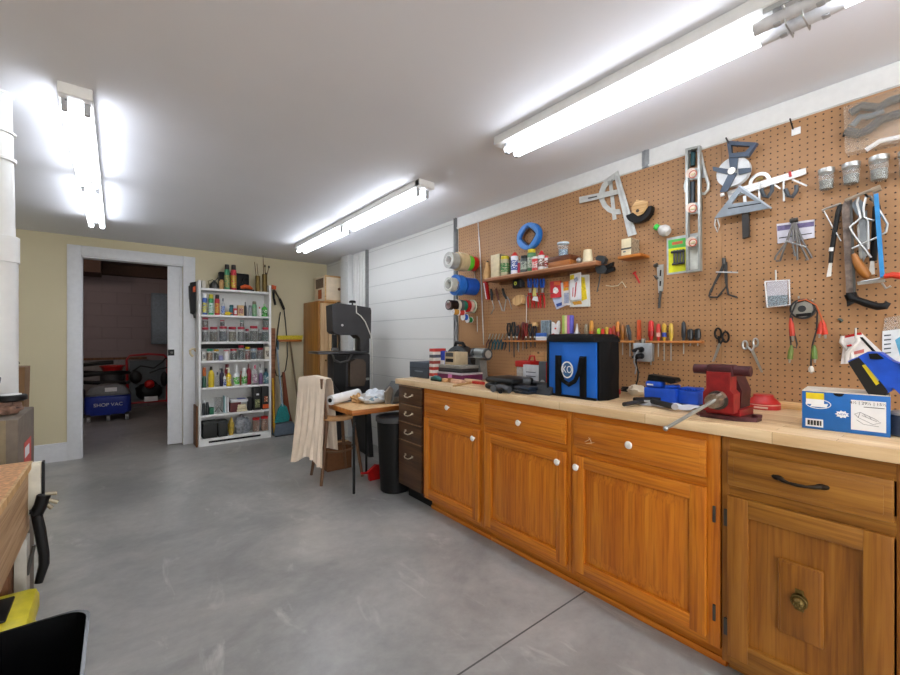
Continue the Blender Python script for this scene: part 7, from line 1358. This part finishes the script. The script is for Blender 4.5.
h_ = t.part('screw_head', M('#a89888', .3, .8, .3, 60, name='screw_steel')); h_.cyl((0, -.16, .085), (0, -.10, .085), .030, n=24); t.part('screw_collar', IRON).cyl((0, -.112, .085), (0, -.1005, .085), .040, n=24)
a_ = Vector((.03, -.145, .108)); b_ = Vector((-.155, -.235, -.045)); t.part('handle_bar', STEEL).tube([a_, b_], .0075, 12); t.part('handle_end', STEEL).ball(tuple(b_), .0115); t.part('handle_knob', M('#a89888', .3, .8, .3, 60)).cyl((.018, -.148, .10), (.04, -.148, .117), .014)
# red puck stack
t, w_, h, d = cbox('gauge_disc', 'round red ribbed disc lying behind the vise', 'disc', 742.4, 408, 776.6, 394, .1)
r = w_ / 2
m = t.part('disc', M('#b8231f', .4, name='disc_red')); m.lathe([(r, 0), (r, h * .42), (r * .9, h * .5), (r * .82, h * .62), (r * .62, h * .8), (r * .58, h * .98), (r * .3, h)], (r, r, 0), 36); t.part('pale_band', M('#d8a494', .5)).lathe([(r * 1.005, h * .30), (r * 1.005, h * .36)], (r, r, 0), 36); t.part('front_label', M('#d9b4a4', .5)).b2(r * .7, r * 1.5, -.002, .004, h * .1, h * .22)
# black paper tray with wire hook
t, w_, h, d = cbox('black_folder', 'black flat tray standing on edge against the board behind the blue box', 'tray', 770, 402.6, 803, 394.4, .03)
t.part('tray', BLACK).b2(0, w_ + .06, 0, .03, 0, h, .002); t.part('white_edge', PAPER).b2(0, w_ + .06, -.001, .031, h, h + .004); t.part('wire_loop', STEEL).tube([(w_ * .75 + .014 * math.cos(a), .012, h + .022 + .016 * math.sin(a)) for a in [k * PI / 7 for k in range(14)]], .0025, 6, True); t.part('wire_foot', STEEL).tube([(w_ * .72, .012, h), (w_ * .75, .012, h + .008)], .0025)
# ---- blue cardboard box with labels
q0 = OZ(802, 427.6, WT); q1 = OZ(890.6, 438, WT); ang = math.atan2(q1[1] - q0[1], q1[0] - q0[0]); w_ = math.hypot(q1[0] - q0[0], q1[1] - q0[1])
dep = ST * q0[0] + CT * q0[1]; h = (427.6 - 391) / F * dep; d = .17
t = T('product_box', 'long blue cardboard box with a line-drawing label, cream inside showing', 'box', (q0[0], q0[1], WT + .0006), ang)
BX_ = M('#1766b4', .45, var=.05, name='box_blue')
t.part('carton', BX_).b2(0, w_, 0, .004, 0, h, .001); t.part('side', M('#1c4676', .5, name='box_side_blue')).b2(w_ - .004, w_, .0045, d, 0, h, .001); t.part('tray_body', CREAM).b2(.0, w_ - .0045, .0045, d, 0, h * .96, .001); 
m = t.part('top_flap', M('#d8cfc0', .6, name='flap_cream')); m.b2(.0, w_, .0, d, h + .0003, h + .003); t.part('thumb_notch', BLACK).prism([(w_ * .44 + .013 * math.cos(a), h - .0005 + .010 * math.sin(a)) for a in [PI + k * PI / 10 for k in range(11)]], -.0008, -.0001)
t.part('yellow_sticker', M('#e2c81c', .5)).b2(w_ * .05, w_ * .27, -.001, -.0003, h * .80, h * .97); t.part('price_label', PAPER).b2(w_ * .05, w_ * .27, -.001, -.0003, h * .66, h * .80)
ov_ = [(w_ * .20 + w_ * .155 * math.cos(a), h * .68 + h * .13 * math.sin(a)) for a in [k * PI / 14 for k in range(28)]]; ov2 = [(w_ * .20 + w_ * .145 * math.cos(a), h * .68 + h * .11 * math.sin(a)) for a in [k * PI / 14 for k in range(28)]]
t.part('oval_logo', PAPER).band(ov_, ov2, -.0009, -.0002); m = t.part('logo_swash', PAPER); m.prism([(w_ * .10, h * .60), (w_ * .30, h * .60), (w_ * .32, h * .70), (w_ * .12, h * .66)], -.0009, -.0002)
bp_ = t.part('barcode_label', PAPER); bp_.b2(w_ * .045, w_ * .26, -.001, -.0003, h * .06, h * .27)
for k in range(9): t.part('bar', BLACK).b2(w_ * (.07 + .019 * k), w_ * (.07 + .019 * k) + (.0022 if k % 2 else .0036), -.0014, -.0011, h * .10, h * .23)
fl_ = t.part('paper_label', PAPER); fl_.b2(w_ * .58, w_ * .955, -.001, -.0003, h * .10, h * .86)
text_mesh(t.part('label_heading', BLACK), '4½ | 29½ | 15½', .0122, (w_ * .765, -.0013, h * .79), th=.0003, squash=1.02)
t.part('heading_rule', BLACK).b2(w_ * .72, w_ * .94, -.0014, -.0011, h * .69, h * .705)
m = t.part('line_drawing', M('#6f7278', .6)); 
for pts in ([(.62, .5), (.68, .56), (.84, .42), (.9, .34), (.82, .28), (.66, .42), (.62, .5)], [(.68, .56), (.66, .42)], [(.70, .48), (.86, .36)], [(.64, .36), (.72, .26), (.88, .24)], [(.72, .52), (.75, .44)], [(.78, .48), (.8, .40)]): m.tube([(w_ * a, -.0013, h * b) for a, b in pts], .0006, 4)
m = t.part('burst_mark', PAPER); m.prism([((w_ * .48) + (.018 if k % 2 else .012) * math.cos(k * PI / 9), h * .46 + (.013 if k % 2 else .009) * math.sin(k * PI / 9)) for k in range(18)], -.0009, -.0002); text_mesh(t.part('burst_text', BX_), 'NEW', .009, (w_ * .48, -.0013, h * .46), th=.0003)
# ---- blue heat gun / saw lying on the box
t = T('cordless_tool', 'blue cordless power tool with black battery and yellow label leaning on the blue box', 'power tool', (1.93, .16, WT + h + .004), -PI / 2)
X3 = 1.93
def g3(u, v, off=0): y, z = OX(u, v, X3 - off); return (-(y - t.loc[1]), -off, z - t.loc[2])
def gp(m, pts, off, th, bev=0): m.prism([(g3(u, v, off + th)[0], g3(u, v, off + th)[2]) for u, v in pts], -off - th, -off)
gp(t.part('battery', M('#15171a', .4)), [(848, 362.4), (861, 356.4), (888, 391.6), (885, 397.4), (872.6, 397.6), (868, 394)], .0, .07); gp(t.part('battery_face', Bl), [(848, 361), (856, 357.4), (866, 354.6), (893.4, 385), (892, 391), (886, 394), (861, 361.6), (850, 366)], -.006, .07)
gp(t.part('body', Bl), [(858, 356.4), (868, 351.6), (880, 352.6), (893, 361.6), (906, 366), (930, 360), (930, 398), (908, 402), (893.4, 388), (886, 388)], -.012, .085); gp(t.part('dark_grip', BLACK), [(868.4, 353.6), (877, 353.4), (884, 358.6), (876.4, 359.6), (870, 359)], .0735, .004)
gp(t.part('yellow_label', M('#d9c01c', .4)), [(862, 365.4), (866, 364.2), (879.4, 383.4), (876, 385.4)], .0703, .001); gp(t.part('grey_label', M('#a8b4a0', .4)), [(866.6, 365), (870, 366.4), (880, 379.4), (878, 381.6)], .0703, .0012); gp(t.part('black_motor', BLACK), [(899, 364), (904, 359), (930, 354), (930, 366), (905, 370)], .074, .012)
t = ctr('sanding_disc', 'grey-blue round tub behind the end of the blue box at the edge of the picture', 'tub', 903, 437); t.part('tub', M('#4b566c', .5)).lathe([(.05, 0), (.055, .005), (.055, .06), (.05, .065)], (.02, .03, 0), 24); t.part('lid', M('#c8c4bc', .5)).lathe([(.056, .066), (.056, .074), (.02, .078)], (.02, .03, 0), 24)

for t in ALL: t.finish()
